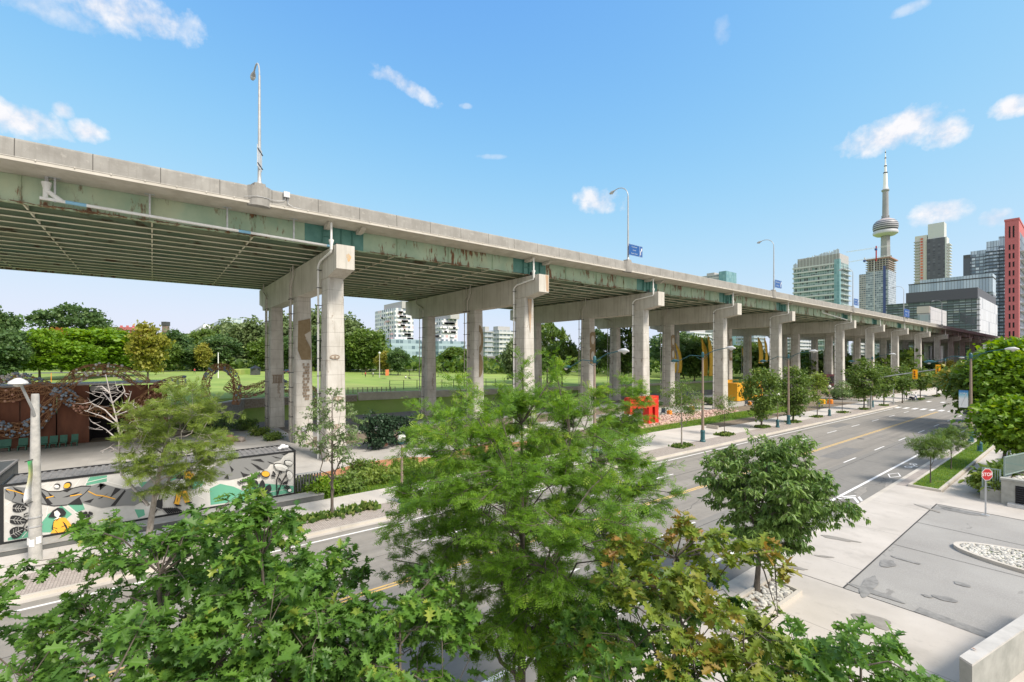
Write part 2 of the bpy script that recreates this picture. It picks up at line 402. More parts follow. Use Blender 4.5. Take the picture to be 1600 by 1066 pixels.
    br.inputs['Color1'].default_value = (.36, .31, .28, 1); br.inputs['Color2'].default_value = (.44, .39, .35, 1); br.inputs['Mortar'].default_value = (.2, .18, .16, 1)
    b.L.new(b.obj, br.inputs['Vector'])
    M['pavers'] = b.done(b.mix(b.mth('MULTIPLY', b.step(b.noise(.6, 5), .55, .7), .4), br.outputs['Color'], (.25, .22, .2)))
    M['white_line'] = mat('worn_white_road_paint', (.42, .41, .39), (.78, .77, .75), 5, .8, lo=.3, hi=.42, stretch=(1, .5, 1))
    M['yellow_line'] = mat('worn_yellow_road_paint', (.40, .34, .22), (.72, .47, .15), 4, .8, lo=.3, hi=.5, stretch=(1, .5, 1))
    M['tar'] = mat('dark_wet_stain', (.18, .172, .16), (.29, .28, .26), 4, .7)
    M['seam'] = mat('tar_filled_joint', (.05, .05, .05), rough=.9)
    # greens
    b = NB('lawn_grass', .95)
    g1 = b.ramp(b.noise(.12, 6), (.17, .27, .045), (.28, .38, .075), .35, .65)
    c_ = b.mix(b.mth('MULTIPLY', b.step(b.noise(2.5, 6), .45, .75), .4), g1, (.30, .34, .09))
    c_ = b.mix(b.mth('MULTIPLY', b.step(b.noise(.045, 6, (1, 2.4, 1)), .5, .66), .55), c_, (.30, .30, .11))
    M['lawn'] = b.done(c_, b.noise(6, 5), .5)
    b = NB('verge_grass', .95)
    g1 = b.ramp(b.noise(.9, 6), (.055, .12, .015), (.12, .21, .03), .35, .65)
    c_ = b.mix(b.mth('MULTIPLY', b.step(b.noise(.45, 5), .62, .68), .8), g1, (.25, .18, .10))
    M['verge'] = b.done(c_, b.noise(25, 5), .6)
    M['soil'] = mat('ground_soil', (.16, .125, .09), (.27, .22, .16), 2, .95, bump=.5)
    M['earth'] = mat('ground_mixed', (.13, .14, .10), (.21, .20, .17), .05, .95)
    M['mulch'] = mat('orange_mulch', (.36, .15, .075), (.55, .27, .15), 5, .95, bump=.5)
    M['gravel'] = mat('pink_gravel', (.38, .24, .19), (.66, .52, .45), 7, .95, bump=.8, lo=.4, hi=.6)
    M['pebble'] = mat('white_river_stone', (.46, .44, .38), (.68, .66, .60), 2, .8)
    M['pebble2'] = mat('grey_river_stone', (.26, .25, .23), (.42, .40, .37), 2, .8)
    M['bark'] = mat('tree_bark', (.075, .06, .05), (.16, .135, .11), 9, .95, bump=.8, stretch=(1, 1, .25))
    M['bark_pale'] = mat('pale_mottled_bark', (.22, .19, .155), (.42, .385, .34), 5, .95, bump=.5, stretch=(1, 1, .6))
    M['deadwood'] = mat('dead_grey_wood', (.36, .32, .29), (.52, .48, .45), 6, .9)
    # leaves
    M['oak'] = leaf_mat('oak_leaf', (.028, .085, .022), (.145, .29, .045), (.36, .40, .07), .38)
    M['oak_red'] = leaf_mat('turning_oak_leaf', (.045, .11, .02), (.20, .27, .035), (.36, .16, .05), .3, .45, .62)
    M['locust'] = leaf_mat('locust_leaflet', (.06, .15, .018), (.21, .37, .045), (.44, .50, .09), .45)
    M['drooping'] = leaf_mat('glossy_drooping_leaf', (.05, .125, .03), (.21, .33, .08), (.42, .48, .27), .32, .35)
    M['pale_leaf'] = leaf_mat('pale_serviceberry_leaf', (.07, .14, .045), (.24, .33, .13), (.45, .5, .35), .35)
    M['olive_leaf'] = leaf_mat('olive_locust_leaf', (.085, .15, .03), (.27, .36, .07), (.5, .5, .2), .38)
    M['mid_leaf'] = leaf_mat('street_tree_leaf', (.045, .10, .02), (.17, .26, .05), (.33, .36, .12), .3)
    M['lime_leaf'] = leaf_mat('lime_green_maple_leaf', (.05, .13, .012), (.22, .37, .03), (.48, .52, .08), .35)
    M['dark_leaf'] = leaf_mat('dark_tree_leaf', (.032, .08, .028), (.125, .21, .065), (.22, .30, .11), .28)
    M['orange_leaf'] = leaf_mat('autumn_orange_leaf', (.20, .14, .03), (.46, .23, .07), (.55, .35, .1), .3)
    M['yellow_leaf'] = leaf_mat('yellowing_leaf', (.14, .17, .025), (.36, .35, .06), (.5, .3, .06), .3)
    M['conifer'] = leaf_mat('conifer_needles', (.012, .035, .018), (.045, .09, .045), None, .1)
    M['willow'] = leaf_mat('willow_leaf', (.07, .12, .04), (.21, .28, .11), (.32, .38, .18), .3)
    # misc
    M['corten'] = mat('weathering_steel', (.12, .048, .028), (.20, .08, .045), 1.2, .9, stretch=(1, 1, .3))
    M['void'] = mat('dark_interior', (.012, .011, .012), rough=.9)
    M['rattan'] = mat('woven_rattan', (.26, .125, .06), (.50, .28, .15), 4, .8)
    M['ballblue'] = mat('slate_blue_ball', (.16, .22, .30), (.32, .37, .42), 2, .6)
    M['ballcoral'] = mat('coral_ball', (.50, .22, .15), (.62, .38, .28), 2, .6)
    M['ballwhite'] = mat('pale_ball', (.6, .58, .55), rough=.6)
    M['charcoal'] = mat('charcoal_painted_steel', (.06, .065, .065), (.085, .09, .09), 3, .6)
    M['black'] = mat('black_painted_steel', (.015, .016, .018), rough=.5)
    M['roofmetal'] = mat('container_roof_metal', (.20, .19, .185), (.32, .31, .30), 2, .6, .2)
    M['plinth'] = mat('grey_painted_plinth', (.095, .10, .098), (.13, .135, .13), 1.5, .8)
    M['plinthtop'] = mat('plinth_ledge', (.30, .29, .27), (.38, .37, .35), 3, .8)
    M['mwhite'] = mat('mural_light_grey_paint', (.56, .55, .52), (.66, .65, .62), 2, .7)
    M['mgrey'] = mat('mural_mid_grey_paint', (.22, .225, .225), rough=.7)
    M['mblack'] = mat('mural_black_paint', (.02, .02, .022), rough=.7)
    M['mgreen'] = mat('mural_green_paint', (.13, .40, .27), rough=.7)
    M['myellow'] = mat('mural_yellow_paint', (.85, .44, .04), rough=.7)
    M['mpale'] = mat('mural_white_paint', (.78, .77, .73), rough=.7)
    M['lampgreen'] = mat('teal_green_lamp_paint', (.02, .09, .11), (.035, .13, .15), 3, .4)
    M['brownpole'] = mat('brown_aggregate_pole', (.22, .16, .12), (.33, .26, .21), 20, .8)
    M['concpole'] = mat('pale_concrete_pole', (.36, .355, .335), (.50, .49, .46), 4, .8)
    M['globe'] = mat('frosted_globe', (.80, .80, .74), rough=.3)
    M['lens'] = mat('lamp_lens', (.55, .55, .5), rough=.2)
    M['signblue'] = mat('blue_sign_sheet', (.008, .085, .30), rough=.4)
    M['signgreen'] = mat('green_sign_sheet', (.0, .28, .18), rough=.4)
    M['signwhite'] = mat('white_sign_sheet', (.85, .85, .84), rough=.4)
    M['signback'] = mat('bare_sign_back', (.62, .62, .61), (.70, .70, .69), 3, .5, .2)
    M['signred'] = mat('red_sign_sheet', (.42, .02, .02), rough=.4)
    M['sigyellow'] = mat('signal_yellow', (.90, .47, .01), rough=.4)
    M['sculpt_red'] = mat('bright_red_paint', (.70, .035, .02), (.62, .03, .018), 2, .5)
    M['sculpt_red_in'] = mat('dark_red_inner', (.16, .008, .012), rough=.6)
    M['flag'] = mat('yellow_banner_cloth', (.72, .46, .045), (.84, .57, .08), 2, .8)
    M['cont_yellow'] = mat('yellow_container_paint', (.78, .40, .02), (.70, .35, .02), 1, .6)
    M['maroon'] = mat('maroon_steel', (.07, .008, .015), (.10, .012, .02), 2, .6)
    M['orange'] = mat('orange_plastic', (.85, .28, .03), rough=.5)
    M['benchgreen'] = mat('dark_green_bench_paint', (.03, .12, .085), (.045, .16, .11), 3, .6)
    M['rail'] = mat('green_grey_railing', (.24, .31, .29), rough=.5)
    M['glasspanel'] = mat('railing_glass', (.10, .16, .15), rough=.1, spec=.8)
    M['white_conc'] = mat('white_rendered_wall', (.40, .39, .365), (.52, .505, .475), 1.5, .9)
    M['gray_render'] = mat('pale_grey_render', (.27, .275, .25), (.37, .37, .34), 1.8, .9)
    M['stone'] = mat('boulder_stone', (.26, .22, .19), (.42, .37, .33), 4, .95, bump=.7)
    M['redstone'] = mat('reddish_boulder', (.28, .14, .10), (.42, .25, .19), 4, .95, bump=.7)
    M['brick_red'] = mat('red_brick_wall', (.48, .14, .14), (.56, .18, .175), 3, .9)
    M['skin'] = mat('skin', (.45, .27, .19), rough=.6)
    M['cloth_dark'] = mat('dark_cloth', (.03, .03, .045), rough=.9)
    M['cloth_blue'] = mat('blue_cloth', (.05, .10, .30), rough=.9)
    M['cloth_white'] = mat('white_cloth', (.75, .75, .76), rough=.9)
    M['cloth_red'] = mat('red_cloth', (.45, .04, .04), rough=.9)
    M['hair'] = mat('dark_hair', (.02, .014, .01), rough=.7)
    M['carwhite'] = mat('white_car_paint', (.78, .78, .78), rough=.25)
    M['cardark'] = mat('dark_car_paint', (.03, .035, .045), rough=.25)
    M['carglass'] = mat('car_glass', (.02, .025, .03), rough=.08, spec=.8)
    M['tyre'] = mat('tyre_rubber', (.02, .02, .02), rough=.9)
    M['rim'] = mat('alloy_rim', (.5, .5, .5), rough=.3, metal=.8)
build_materials()
# ================================================================ SETTING
def sheet(mb, pts, h, th=None):
    f1 = lambda x, y: gz(y) + h
    f0 = lambda x, y: gz(y) + (h - th if th else -.4)
    return mb.prism(pts, f0, f1)
def rect(x0, x1, y0, y1): return [(x0, y0), (x1, y0), (x1, y1), (x0, y1)]
def struct(name, mb, m, parent=None):
    o = mb.build(name, m, parent)
    if not parent: o['kind'] = 'structure'
    return o
# ground sheet to the horizon
g = MB(); ys = [-2500, -60, 260, 900, 6000]; xs = [-5000, -800, -60, 60, 800, 5000]
vs = [(x, y, gz(y) - .07) for y in ys for x in xs]
g.add(vs, [(j * 6 + i, j * 6 + i + 1, (j + 1) * 6 + i + 1, (j + 1) * 6 + i) for j in range(4) for i in range(5)])
struct('ground', g, M['earth'])
def lerp_tab(v, tab):
    if v <= tab[0][0]: return tab[0][1]
    for (a, za), (b_, zb) in zip(tab, tab[1:]):
        if v <= b_: return za + (zb - za) * (v - a) / (b_ - a)
    return tab[-1][1]
ETAB = [(5, 3.1), (25, 2.7), (60, 1.9), (110, .8), (200, 0)]
FTAB = [(0, 3.4), (100, 3.2), (250, 2.6), (600, 1.5)]
def hp(x, y):
    e = lerp_tab(y, ETAB); f = lerp_tab(y, FTAB); t = min(max((-75 - x) / 130, 0), 1); t = t * t * (3 - 2 * t)
    z = e + (f - e) * t
    if y > 5.5 and x > -75: z = gz(y) - .2 if x > -71 else gz(y) + (z - gz(y)) * (-71 - x) / 4
    return z
g = MB()
xs = [-65.2, -68, -71, -72, -73, -75, -80, -88, -98, -110, -125, -145, -170, -205, -260, -400, -800, -2000]
ys = [-900, -300, -120, -60, -30, -15, -5, 2, 5.4, 5.6, 9, 14, 20, 28, 38, 50, 65, 80, 100, 125, 160, 210, 300, 500, 900, 2500]
vs = [(x, y, hp(x, y)) for y in ys for x in xs]; nx = len(xs)
g.add(vs, [(j * nx + i, (j + 1) * nx + i, (j + 1) * nx + i + 1, j * nx + i + 1) for j in range(len(ys) - 1) for i in range(nx - 1)])
struct('park_lawn', g, M['lawn'])
def park(px, py):     # point of the park lawn seen at a pixel
    z = 5.0
    for _ in range(8):
        if abs(py - HY) < 1: break
        p = onZ(px, py, z); z = hp(p.x, p.y)
    return Vector((p.x, p.y, z))
# paths on the lawn
def pathstrip(name, pts, wd, m=M['plaza'], h=.05):
    mb = MB(); vs = []
    for i, p in enumerate(pts):
        a = Vector(pts[max(i - 1, 0)]); b = Vector(pts[min(i + 1, len(pts) - 1)]); d = (b - a).normalized(); n = Vector((-d.y, d.x))
        for s_ in (-1, 1):
            q = Vector(p) + n * wd / 2 * s_; vs.append((q.x, q.y, hp(q.x, q.y) + h))
    mb.add(vs, [(2 * i, 2 * i + 2, 2 * i + 3, 2 * i + 1) for i in range(len(pts) - 1)])
    return struct(name, mb, m)
def dense(pts, n=8):
    out = []
    for a, b in zip(pts, pts[1:]):
        for k in range(n): out.append((a[0] + (b[0] - a[0]) * k / n, a[1] + (b[1] - a[1]) * k / n))
    return out + [pts[-1]]
pathstrip('park_path', dense([(-190, -110), (-205, -40), (-205, 20), (-190, 60), (-178, 90), (-170, 140)]), 4, h=.12)
pathstrip('park_path', dense([(-190, 60), (-165, 100), (-150, 130), (-130, 180)]), 4, h=.12)
# road and everything laid on it
mb = MB(); sheet(mb, rect(-24.0, -9.05, -60, 260), 0, .3); sheet(mb, rect(-60, 10, 118, 131), -.004, .3); road = struct('road', mb, M['asphalt'])
def marks(name, polys, m, h=.006):
    mb = MB()
    for p in polys: sheet(mb, p, h, .002)
    return mb.build(name, m, road)
marks('edge_line', [rect(-23.46, -23.32, -60, 109.5)], M['white_line'])
marks('bike_lane_line', [rect(-10.52, -10.34, -60, 109)], M['white_line'])
marks('centre_line', [rect(-17.32, -17.22, -60, 109.5), rect(-17.12, -17.02, -60, 109.5)], M['yellow_line'])
for X_, off in ((-20.4, 1.2), (-13.65, 1.9)):
    for k in range(-3, 12):
        y0 = off + k * 9.2
        marks('lane_dash', [rect(X_ - .06, X_ + .06, y0, y0 + 3.3)], M['white_line'])
for px_, py_ in ((1396, 638.5), (1409.8, 639.3), (1424.8, 640), (1439.9, 640.5), (1455.4, 641), (1470.5, 641.8), (1487, 642.3)):
    p = gnd(px_, py_); marks('crosswalk_bar', [rect(p.x - .3, p.x + .3, 111.2, 114.6)], M['white_line'])
for k in range(6): marks('crosswalk_bar', [rect(-23 + k * 2.3, -22.4 + k * 2.3, 134, 137)], M['white_line'])
def ring2(cx, cy, a, b, t):
    o = [(cx, cy - b), (cx + a, cy), (cx, cy + b), (cx - a, cy)]; i = [(cx, cy - b + t * 2.2), (cx + a - t, cy), (cx, cy + b - t * 2.2), (cx - a + t, cy)]
    return [[o[k], o[(k + 1) % 4], i[(k + 1) % 4], i[k]] for k in range(4)]
dm = gnd(1399, 743)
marks('diamond_symbol', ring2(-9.72, dm.y, .42, 1.25, .09), M['white_line'])
by = gnd(1338, 780).y
marks('chevron_symbol', [[(-10.3, by), (-9.75, by + 1.2), (-9.2, by), (-9.2, by - .35), (-9.75, by + .8), (-10.3, by - .35)],
                         [(-10.3, by - .7), (-9.75, by + .5), (-9.2, by - .7), (-9.2, by - 1.05), (-9.75, by + .1), (-10.3, by - 1.05)]], M['white_line'])
bc = gnd(1426, 728).y
bk = []
for cy_ in (bc - .85, bc + .85):
    for k in range(12):
        a0, a1 = 2 * math.pi * k / 12, 2 * math.pi * (k + 1) / 12
        bk.append([(-9.75 + .26 * math.cos(a0), cy_ + .5 * math.sin(a0)), (-9.75 + .26 * math.cos(a1), cy_ + .5 * math.sin(a1)),
                   (-9.75 + .17 * math.cos(a1), cy_ + .36 * math.sin(a1)), (-9.75 + .17 * math.cos(a0), cy_ + .36 * math.sin(a0))])
bk += [[(-9.8, bc - .85), (-9.7, bc - .85), (-9.45, bc), (-9.55, bc)], [(-9.55, bc), (-9.45, bc), (-9.7, bc + .85), (-9.8, bc + .85)], [(-9.55, bc - .1), (-9.3, bc - .1), (-9.3, bc + .1), (-9.55, bc + .1)]]
marks('bicycle_symbol', bk, M['white_line'])
def blot(cx, cy, a, b, ang=0, n=26, rough=.2, seed=0):
    rr = random.Random(seed); ph = [rr.uniform(0, 6.28) for _ in range(5)]; am = [rr.uniform(.3, 1) for _ in range(5)]; out = []
    for k in range(n):
        t = 2 * math.pi * k / n; q = 1 + rough * sum(am[j] * math.sin((j + 2) * t + ph[j]) for j in range(5)) / 2.5
        x, y = a * q * math.cos(t), b * q * math.sin(t)
        out.append((cx + x * math.cos(ang) - y * math.sin(ang), cy + x * math.sin(ang) + y * math.cos(ang)))
    return out
mh = mat('cast_iron_cover', (.07, .065, .06), (.13, .12, .11), 20, .7)
for px_, py_ in ((1345, 686), (1240, 742), (1130, 716)):
    q = gnd(px_, py_); mb = MB(); mb.lathe([(.33, -.01), (.33, .008)], (q.x, q.y, q.z), 20); mb.build('manhole_cover', mh, road)
marks('repair_patch', [rect(-15.9, -14.4, 49, 56.5), rect(-12.9, -11.4, 60, 63), rect(-22.6, -21.2, 72, 78)], mat('dark_asphalt_patch', (.17, .165, .155), (.215, .205, .19), 3, .9), .003)
marks('sealed_joint', [rect(-13.15, -13.12, -60, 110), rect(-20.0, -19.975, -60, 110)], M['seam'], .0045)
# curbs, gutters, boulevard
def band(name, x0, x1, y0, y1, h, m, th=.35):
    mb = MB(); sheet(mb, rect(x0, x1, y0, y1), h, th); return struct(name, mb, m)
band('gutter', -24.3, -23.98, -60, 117, .012, M['gutter'])
band('curb', -24.46, -24.29, -60, 117, .13, M['curb'])
band('paver_strip', -26.75, -24.45, -60, 117, .125, M['pavers'])
e1 = [gnd(1020, 677), gnd(1060, 670.5), gnd(1093, 666), gnd(1122, 670), gnd(1180, 660), gnd(1240, 648), gnd(1300, 637), gnd(1380, 624)]
mb = MB()
lp = [(-29.6, -60), (-29.6, 8), (-29.7, 12), (-30.2, 22), (-31.6, 36)] + [(p.x, p.y) for p in e1] + [(-33, 125), (-33, 250)]
sheet(mb, lp + [(-26.74, 250), (-26.74, -60)], .13, .3); struct('sidewalk', mb, M['walk'])
# soil, verge, gravel, mulch, plaza under the road deck
mb = MB(); sheet(mb, rect(-72, -29, -60, 250), -.01, .1); struct('soil', mb, M['soil'])
mb = MB(); sheet(mb, rect(-63.9, -33.2, -40, 12.5), .02, .1)
sheet(mb, [(-57.5, 11.5), (-54.2, 11.5), (-55, 40), (-57, 130), (-60, 130), (-60, 40)], .03, .1); struct('plaza', mb, M['plaza'])
mb = MB(); sheet(mb, [(-48, 8), (-36.5, 8), (-37, 20), (-39.8, 40), (-42, 60), (-43, 130), (-50, 130), (-49.5, 60), (-47, 30)], .035, .1); struct('trail', mb, M['plaza'])
mb = MB(); sheet(mb, [(-29.62, 8), (-33.5, 7.6), (-34, 18), (-34.5, 30), (-36, 46), (-37, 60), (-38, 80), (-38, 100), (-35, 101), (-33.4, 95), (-33.2, 40), (-31.9, 36), (-30.3, 22), (-29.7, 12)], .02, .1)
struct('verge', mb, M['verge'])
mb = MB(); sheet(mb, blot(-36.0, 15.5, 2.1, 6.2, 0, seed=3, rough=.35), .045, .1); sheet(mb, blot(-37.4, 27, 1.8, 4.6, .1, seed=6, rough=.3), .047, .1); struct('mulch_bed', mb, M['mulch'])
mb = MB(); sheet(mb, [(-36, 50), (-37.5, 46), (-41.5, 50), (-43, 62), (-42, 84), (-38.3, 80), (-36.8, 66)], .05, .1); struct('gravel_bed', mb, M['gravel'])
# south side: curb, pavers, footway, apron, driveway
band('curb', -9.06, -8.78, -60, 118, .10, M['curb'])
band('paver_strip', -8.79, -8.18, 42.05, 118, .12, M['pavers'])
mb = MB(); sheet(mb, rect(-8.77, 12, -60, 21.2), .11, .3); sheet(mb, rect(-8.77, -6.05, 21.2, 42.04), .11, .3)
sheet(mb, rect(-6.05, 14, 38.35, 42.04), .112, .3); sheet(mb, rect(-6.35, -4.4, 42.04, 118), .11, .3); struct('sidewalk', mb, M['apron'])
mb = MB(); sheet(mb, rect(-6.05, 16, 21.2, 38.35), .104, .3); struct('driveway', mb, M['drive'])
drv = bpy.data.objects['driveway']
mb = MB()
for p in (rect(-6.085, -6.03, 21.2, 38.4), rect(-6.05, 14, 38.32, 38.36), rect(-6.05, 14, 21.18, 21.22), rect(-8.77, -6.05, 21.2, 21.23), rect(-6.0, 16, 33.1, 33.13), rect(-6.0, 16, 28.2, 28.225)): sheet(mb, p, .119, .002)
mb.build('tar_joint', M['seam'], drv)
mb = MB(); sheet(mb, [(-3.95, 21.24), (3, 20.5), (3, 21.0), (-3.9, 21.75)], .121, .002); mb.build('rough_edge_strip', M['tar'], drv)
mb = MB()
p0 = gnd(1510, 800)
for i, (cx_, cy_, a, b_, an) in enumerate(((-4.75, 37.6, .95, .34, .1), (-5.45, 38.0, .5, .18, 0), (-5.5, 22.2, .22, 1.2, .1), (-5.2, 21.75, .85, .2, -.05), (-5.6, 25.3, .25, .55, 0), (-5.2, 26.4, .55, .12, 0), (-3.45, 23.3, .38, .2, .3), (-3.25, 25.35, .24, .2, 0), (-3.9, 23.0, .15, .1, 0))):
    sheet(mb, blot(cx_, cy_, a, b_, an, seed=i), .122 + i * .0005, .002)
st = mb.build('damp_stain', M['tar'], drv)
mb = MB()
for i, (px_, py_, a, b_, an) in enumerate(((1362, 970, .55, .42, .2), (1450, 795, .75, .14, -.6), (1310, 842, .75, .22, .3), (1288, 870, .4, .1, .6), (1245, 888, .4, .12, .5))):
    q = gnd(px_, py_, .11); sheet(mb, blot(q.x, q.y, a, b_, an, seed=i + 20, rough=.3), .126 + i * .0005, .002)
for i, (px_, py_, a, b_, an) in enumerate(((1345, 768, .25, 1.6, .1), (1390, 757, .22, 1.3, .1))):
    q = gnd(px_, py_); sheet(mb, blot(q.x, q.y, a, b_, an, seed=i + 40, rough=.4), .007, .002)
mb.build('footway_stain', mat('faint_damp_concrete', (.24, .22, .19), (.31, .285, .25), 4, .7), drv)
# ---------------------------------------------------------------- raised beds
def bed(name, label, cat, outer, wd, h, fill_m, fill_h, base_h=.11, curb_m=None):
    n = len(outer); c = Vector((sum(p[0] for p in outer) / n, sum(p[1] for p in outer) / n))
    o = empty(name, (0, 0, 0), 0, label, cat)
    inner = []
    for i in range(n):
        a, b, d = Vector(outer[i - 1]), Vector(outer[i]), Vector(outer[(i + 1) % n])
        e1_, e2_ = (b - a).normalized(), (d - b).normalized(); n1, n2 = Vector((-e1_.y, e1_.x)), Vector((-e2_.y, e2_.x))
        if (c - b).dot(n1) < 0: n1 = -n1
        if (c - b).dot(n2) < 0: n2 = -n2
        m_ = (n1 + n2).normalized(); inner.append(tuple(b + m_ * wd / max(.4, m_.dot(n1))))
    mb = MB(); zt = lambda x, y: gz(y) + base_h + h; zb = lambda x, y: gz(y) - .2
    vs = [(x, y, zb(x, y)) for x, y in outer] + [(x, y, zt(x, y)) for x, y in outer] + [(x, y, zt(x, y)) for x, y in inner] + [(x, y, zb(x, y)) for x, y in inner]
    mb.add(vs, [(k * n + i, k * n + (i + 1) % n, (k + 1) * n + (i + 1) % n, (k + 1) * n + i) for k in range(3) for i in range(n)])
    mb.build('kerb', curb_m or M['curb'], o)
    mb = MB(); mb.prism(inner, lambda x, y: gz(y) - .1, lambda x, y: gz(y) + base_h + fill_h); mb.build('fill', fill_m, o)
    return o, inner
bed('planting_bed', 'long raised kerbed grass bed with young trees beside the bike lane', 'planting bed', [(-8.16, 42.05), (-6.42, 42.05), (-6.36, 86), (-8.1, 86)], .17, .16, M['verge'], .12)
isl = [(-4.2 * math.cos(t), 30.3 + 1.75 * math.sin(t)) for t in np.linspace(-math.pi / 2, math.pi / 2, 19)] + [(8, 32.05), (8, 28.55)]
o_isl, inn = bed('traffic_island', 'rounded kerbed island filled with pale stones in the driveway', 'traffic island', isl, .2, .15, M['verge'], .10)
pit_o, inn2 = bed('tree_pit', 'kerbed tree pit of river stones at the foot of the glossy street tree', 'tree pit', [(-8.2, 14.6), (-6.95, 14.6), (-6.85, 19.4), (-8.15, 19.7)], .14, .16, M['soil'], .02)
def stones(name, region, n, rmin, rmax, zf, parent, seed, m=(M['pebble'], M['pebble2'])):
    rr = random.Random(seed); mb = MB()
    xs_ = [p[0] for p in region]; ys_ = [p[1] for p in region]
    def inside(x, y):
        c = False; j = len(region) - 1
        for i in range(len(region)):
            (xi, yi), (xj, yj) = region[i], region[j]
            if (yi > y) != (yj > y) and x < (xj - xi) * (y - yi) / (yj - yi) + xi: c = not c
            j = i
        return c
    k = 0
    while k < n:
        x, y = rr.uniform(min(xs_), min(max(xs_), .8)), rr.uniform(min(ys_), max(ys_))
        if not inside(x, y): k += .2; continue
        r_ = rr.uniform(rmin, rmax); a = rr.uniform(0, 3.14); mb.mi = 0 if rr.random() < .75 else 1
        vs = []
        for lz, lr in ((-.4, .7), (.1, 1), (.55, .6)):
            for q in range(6):
                t = a + q * math.pi / 3; e = rr.uniform(.8, 1.15); vs.append((x + r_ * lr * e * math.cos(t) * 1.2, y + r_ * lr * e * math.sin(t) * .9, zf(y) + r_ * lz))
        mb.add(vs, [(i * 6 + j, i * 6 + (j + 1) % 6, (i + 1) * 6 + (j + 1) % 6, (i + 1) * 6 + j) for i in range(2) for j in range(6)] + [(12, 13, 14, 15, 16, 17)])
        k += 1
    o = mb.build(name, list(m), parent, smooth=True)
    o['kind'] = 'stuff'
    return o
stones('river_stones', inn, 2600, .03, .075, lambda y: gz(y) + .23, o_isl, 1)
stones('river_stones', inn2, 420, .05, .11, lambda y: gz(y) + .15, pit_o, 2)
st = stones('loose_gravel', [(-36.2, 50), (-37.5, 46.5), (-41.5, 50), (-43, 62), (-42, 84), (-38.3, 80), (-36.9, 66)], 1500, .08, .20, lambda y: gz(y) + .07, None, 3,
            (mat('pink_rubble', (.55, .38, .31), (.72, .57, .50), 3), mat('brown_rubble', (.28, .15, .12), (.40, .24, .20), 3)))
tag(st, 'loose pink and brown rubble stones spread below the piers', 'rubble', kind='stuff')
# ================================================================ ELEVATED ROAD
ZC, ZG0, ZG1, ZS = 18.08, 18.24, 20.0, 20.05
Y0, Y1 = -62, 520
hw = empty('elevated_road', (-38, 0, 0), 0, 'long elevated road deck of green steel girders and grey concrete parapet', 'elevated road')
def hwpart(name, mb, m): 
    o = mb.build(name, m, None); o.parent = hw; o.matrix_parent_inverse = hw.matrix_basis.inverted(); return o
mb = MB(); mb.exX([(-38.3, ZS + .22), (-38.3, 21.4), (-38.02, 21.4), (-37.98, 21.3), (-37.93, ZS + .22)], Y0, Y1); hwpart('parapet', mb, M['parapet'])
mb = MB(); mb.exX([(-72.1, ZS + .2), (-72.1, 21.4), (-71.8, 21.4), (-71.8, ZS + .2)], Y0, Y1); hwpart('parapet', mb, M['parapet'])
mb = MB(); mb.exX([(-37.86, ZS + .04), (-37.86, ZS + .22), (-38.4, ZS + .22), (-38.4, ZS + .04)], Y0, Y1); hwpart('ledge', mb, M['ledge'])
mb = MB(); mb.exX([(-37.9, ZS + .035), (-40.2, ZG1 - .05), (-40.2, ZG1 + .25), (-37.9, ZS + .20)], Y0, Y1); hwpart('overhang_slab', mb, M['soffit'])
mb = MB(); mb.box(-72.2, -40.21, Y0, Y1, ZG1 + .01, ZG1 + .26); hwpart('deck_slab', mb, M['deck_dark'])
mb = MB(); mb.box(-71.8, -38.35, Y0, Y1, ZG1 + .27, ZG1 + .33); hwpart('road_surface', mb, M['asphalt'])
mb = MB(); mb.tube([(-37.84, Y0, ZS + .26), (-37.84, Y1, ZS + .26)], .022, 6)
for k in range(120): mb.box(-37.88, -37.8, -40 + k * 1.65, -39.94 + k * 1.65, ZS + .2, ZS + .3)
hwpart('conduit', mb, M['pipe_grey'])
# outer girder: web, flange, stiffeners
mb = MB(); mb.box(-40.32, -40.27, Y0, Y1, ZG0 + .05, ZG1); mb.box(-40.5, -40.1, Y0, Y1, ZG0, ZG0 + .05); hwpart('outer_girder', mb, M['girder'])
mb = MB(); rr = random.Random(3)
y = -12.0
while y < 75:   # flaking rust along the bottom flange of the outer girder
    if rr.random() < .5:
        for q in range(rr.randint(3, 8)):
            l = rr.uniform(.08, .35); z = ZG0 + .05 + rr.uniform(-.01, .03); mb.obox((-40.12 + rr.uniform(-.1, .04), y + rr.uniform(0, .8), z), (rr.uniform(.03, .09), 0, 0), (0, l, rr.uniform(-.02, .02)), (0, 0, rr.uniform(.008, .03)))
    y += .55
hwpart('rust_flakes', mb, M['rustedge'])
mb = MB(); mb.box(-71.9, -71.85, Y0, Y1, ZG0 + .05, ZG1); mb.box(-72.1, -71.7, Y0, Y1, ZG0, ZG0 + .05); hwpart('outer_girder', mb, M['girder'])
for i in range(15):
    X_ = -42.4 - i * 1.97
    mb = MB(); mb.mi = 0; mb.box(X_ - .02, X_ + .02, Y0, Y1, ZG0 + .04, ZG1)
    mb.mi = 1; mb.box(X_ - .16, X_ + .16, Y0, Y1, ZG0, ZG0 + .04); hwpart('stringer', mb, [M['stringer'], M['flange']])
PIX = [526, 842.5, 1028.7, 1152.5, 1238, 1335, 1380.5, 1418, 1452.5, 1481]
BY = [onX(p, 400, -38).y + .72 for p in PIX]
print('bents', [round(v, 1) for v in BY])
BY += [BY[-1] + 30 * (k + 1) for k in range(4)]
allb = [BY[0] - 25] + BY
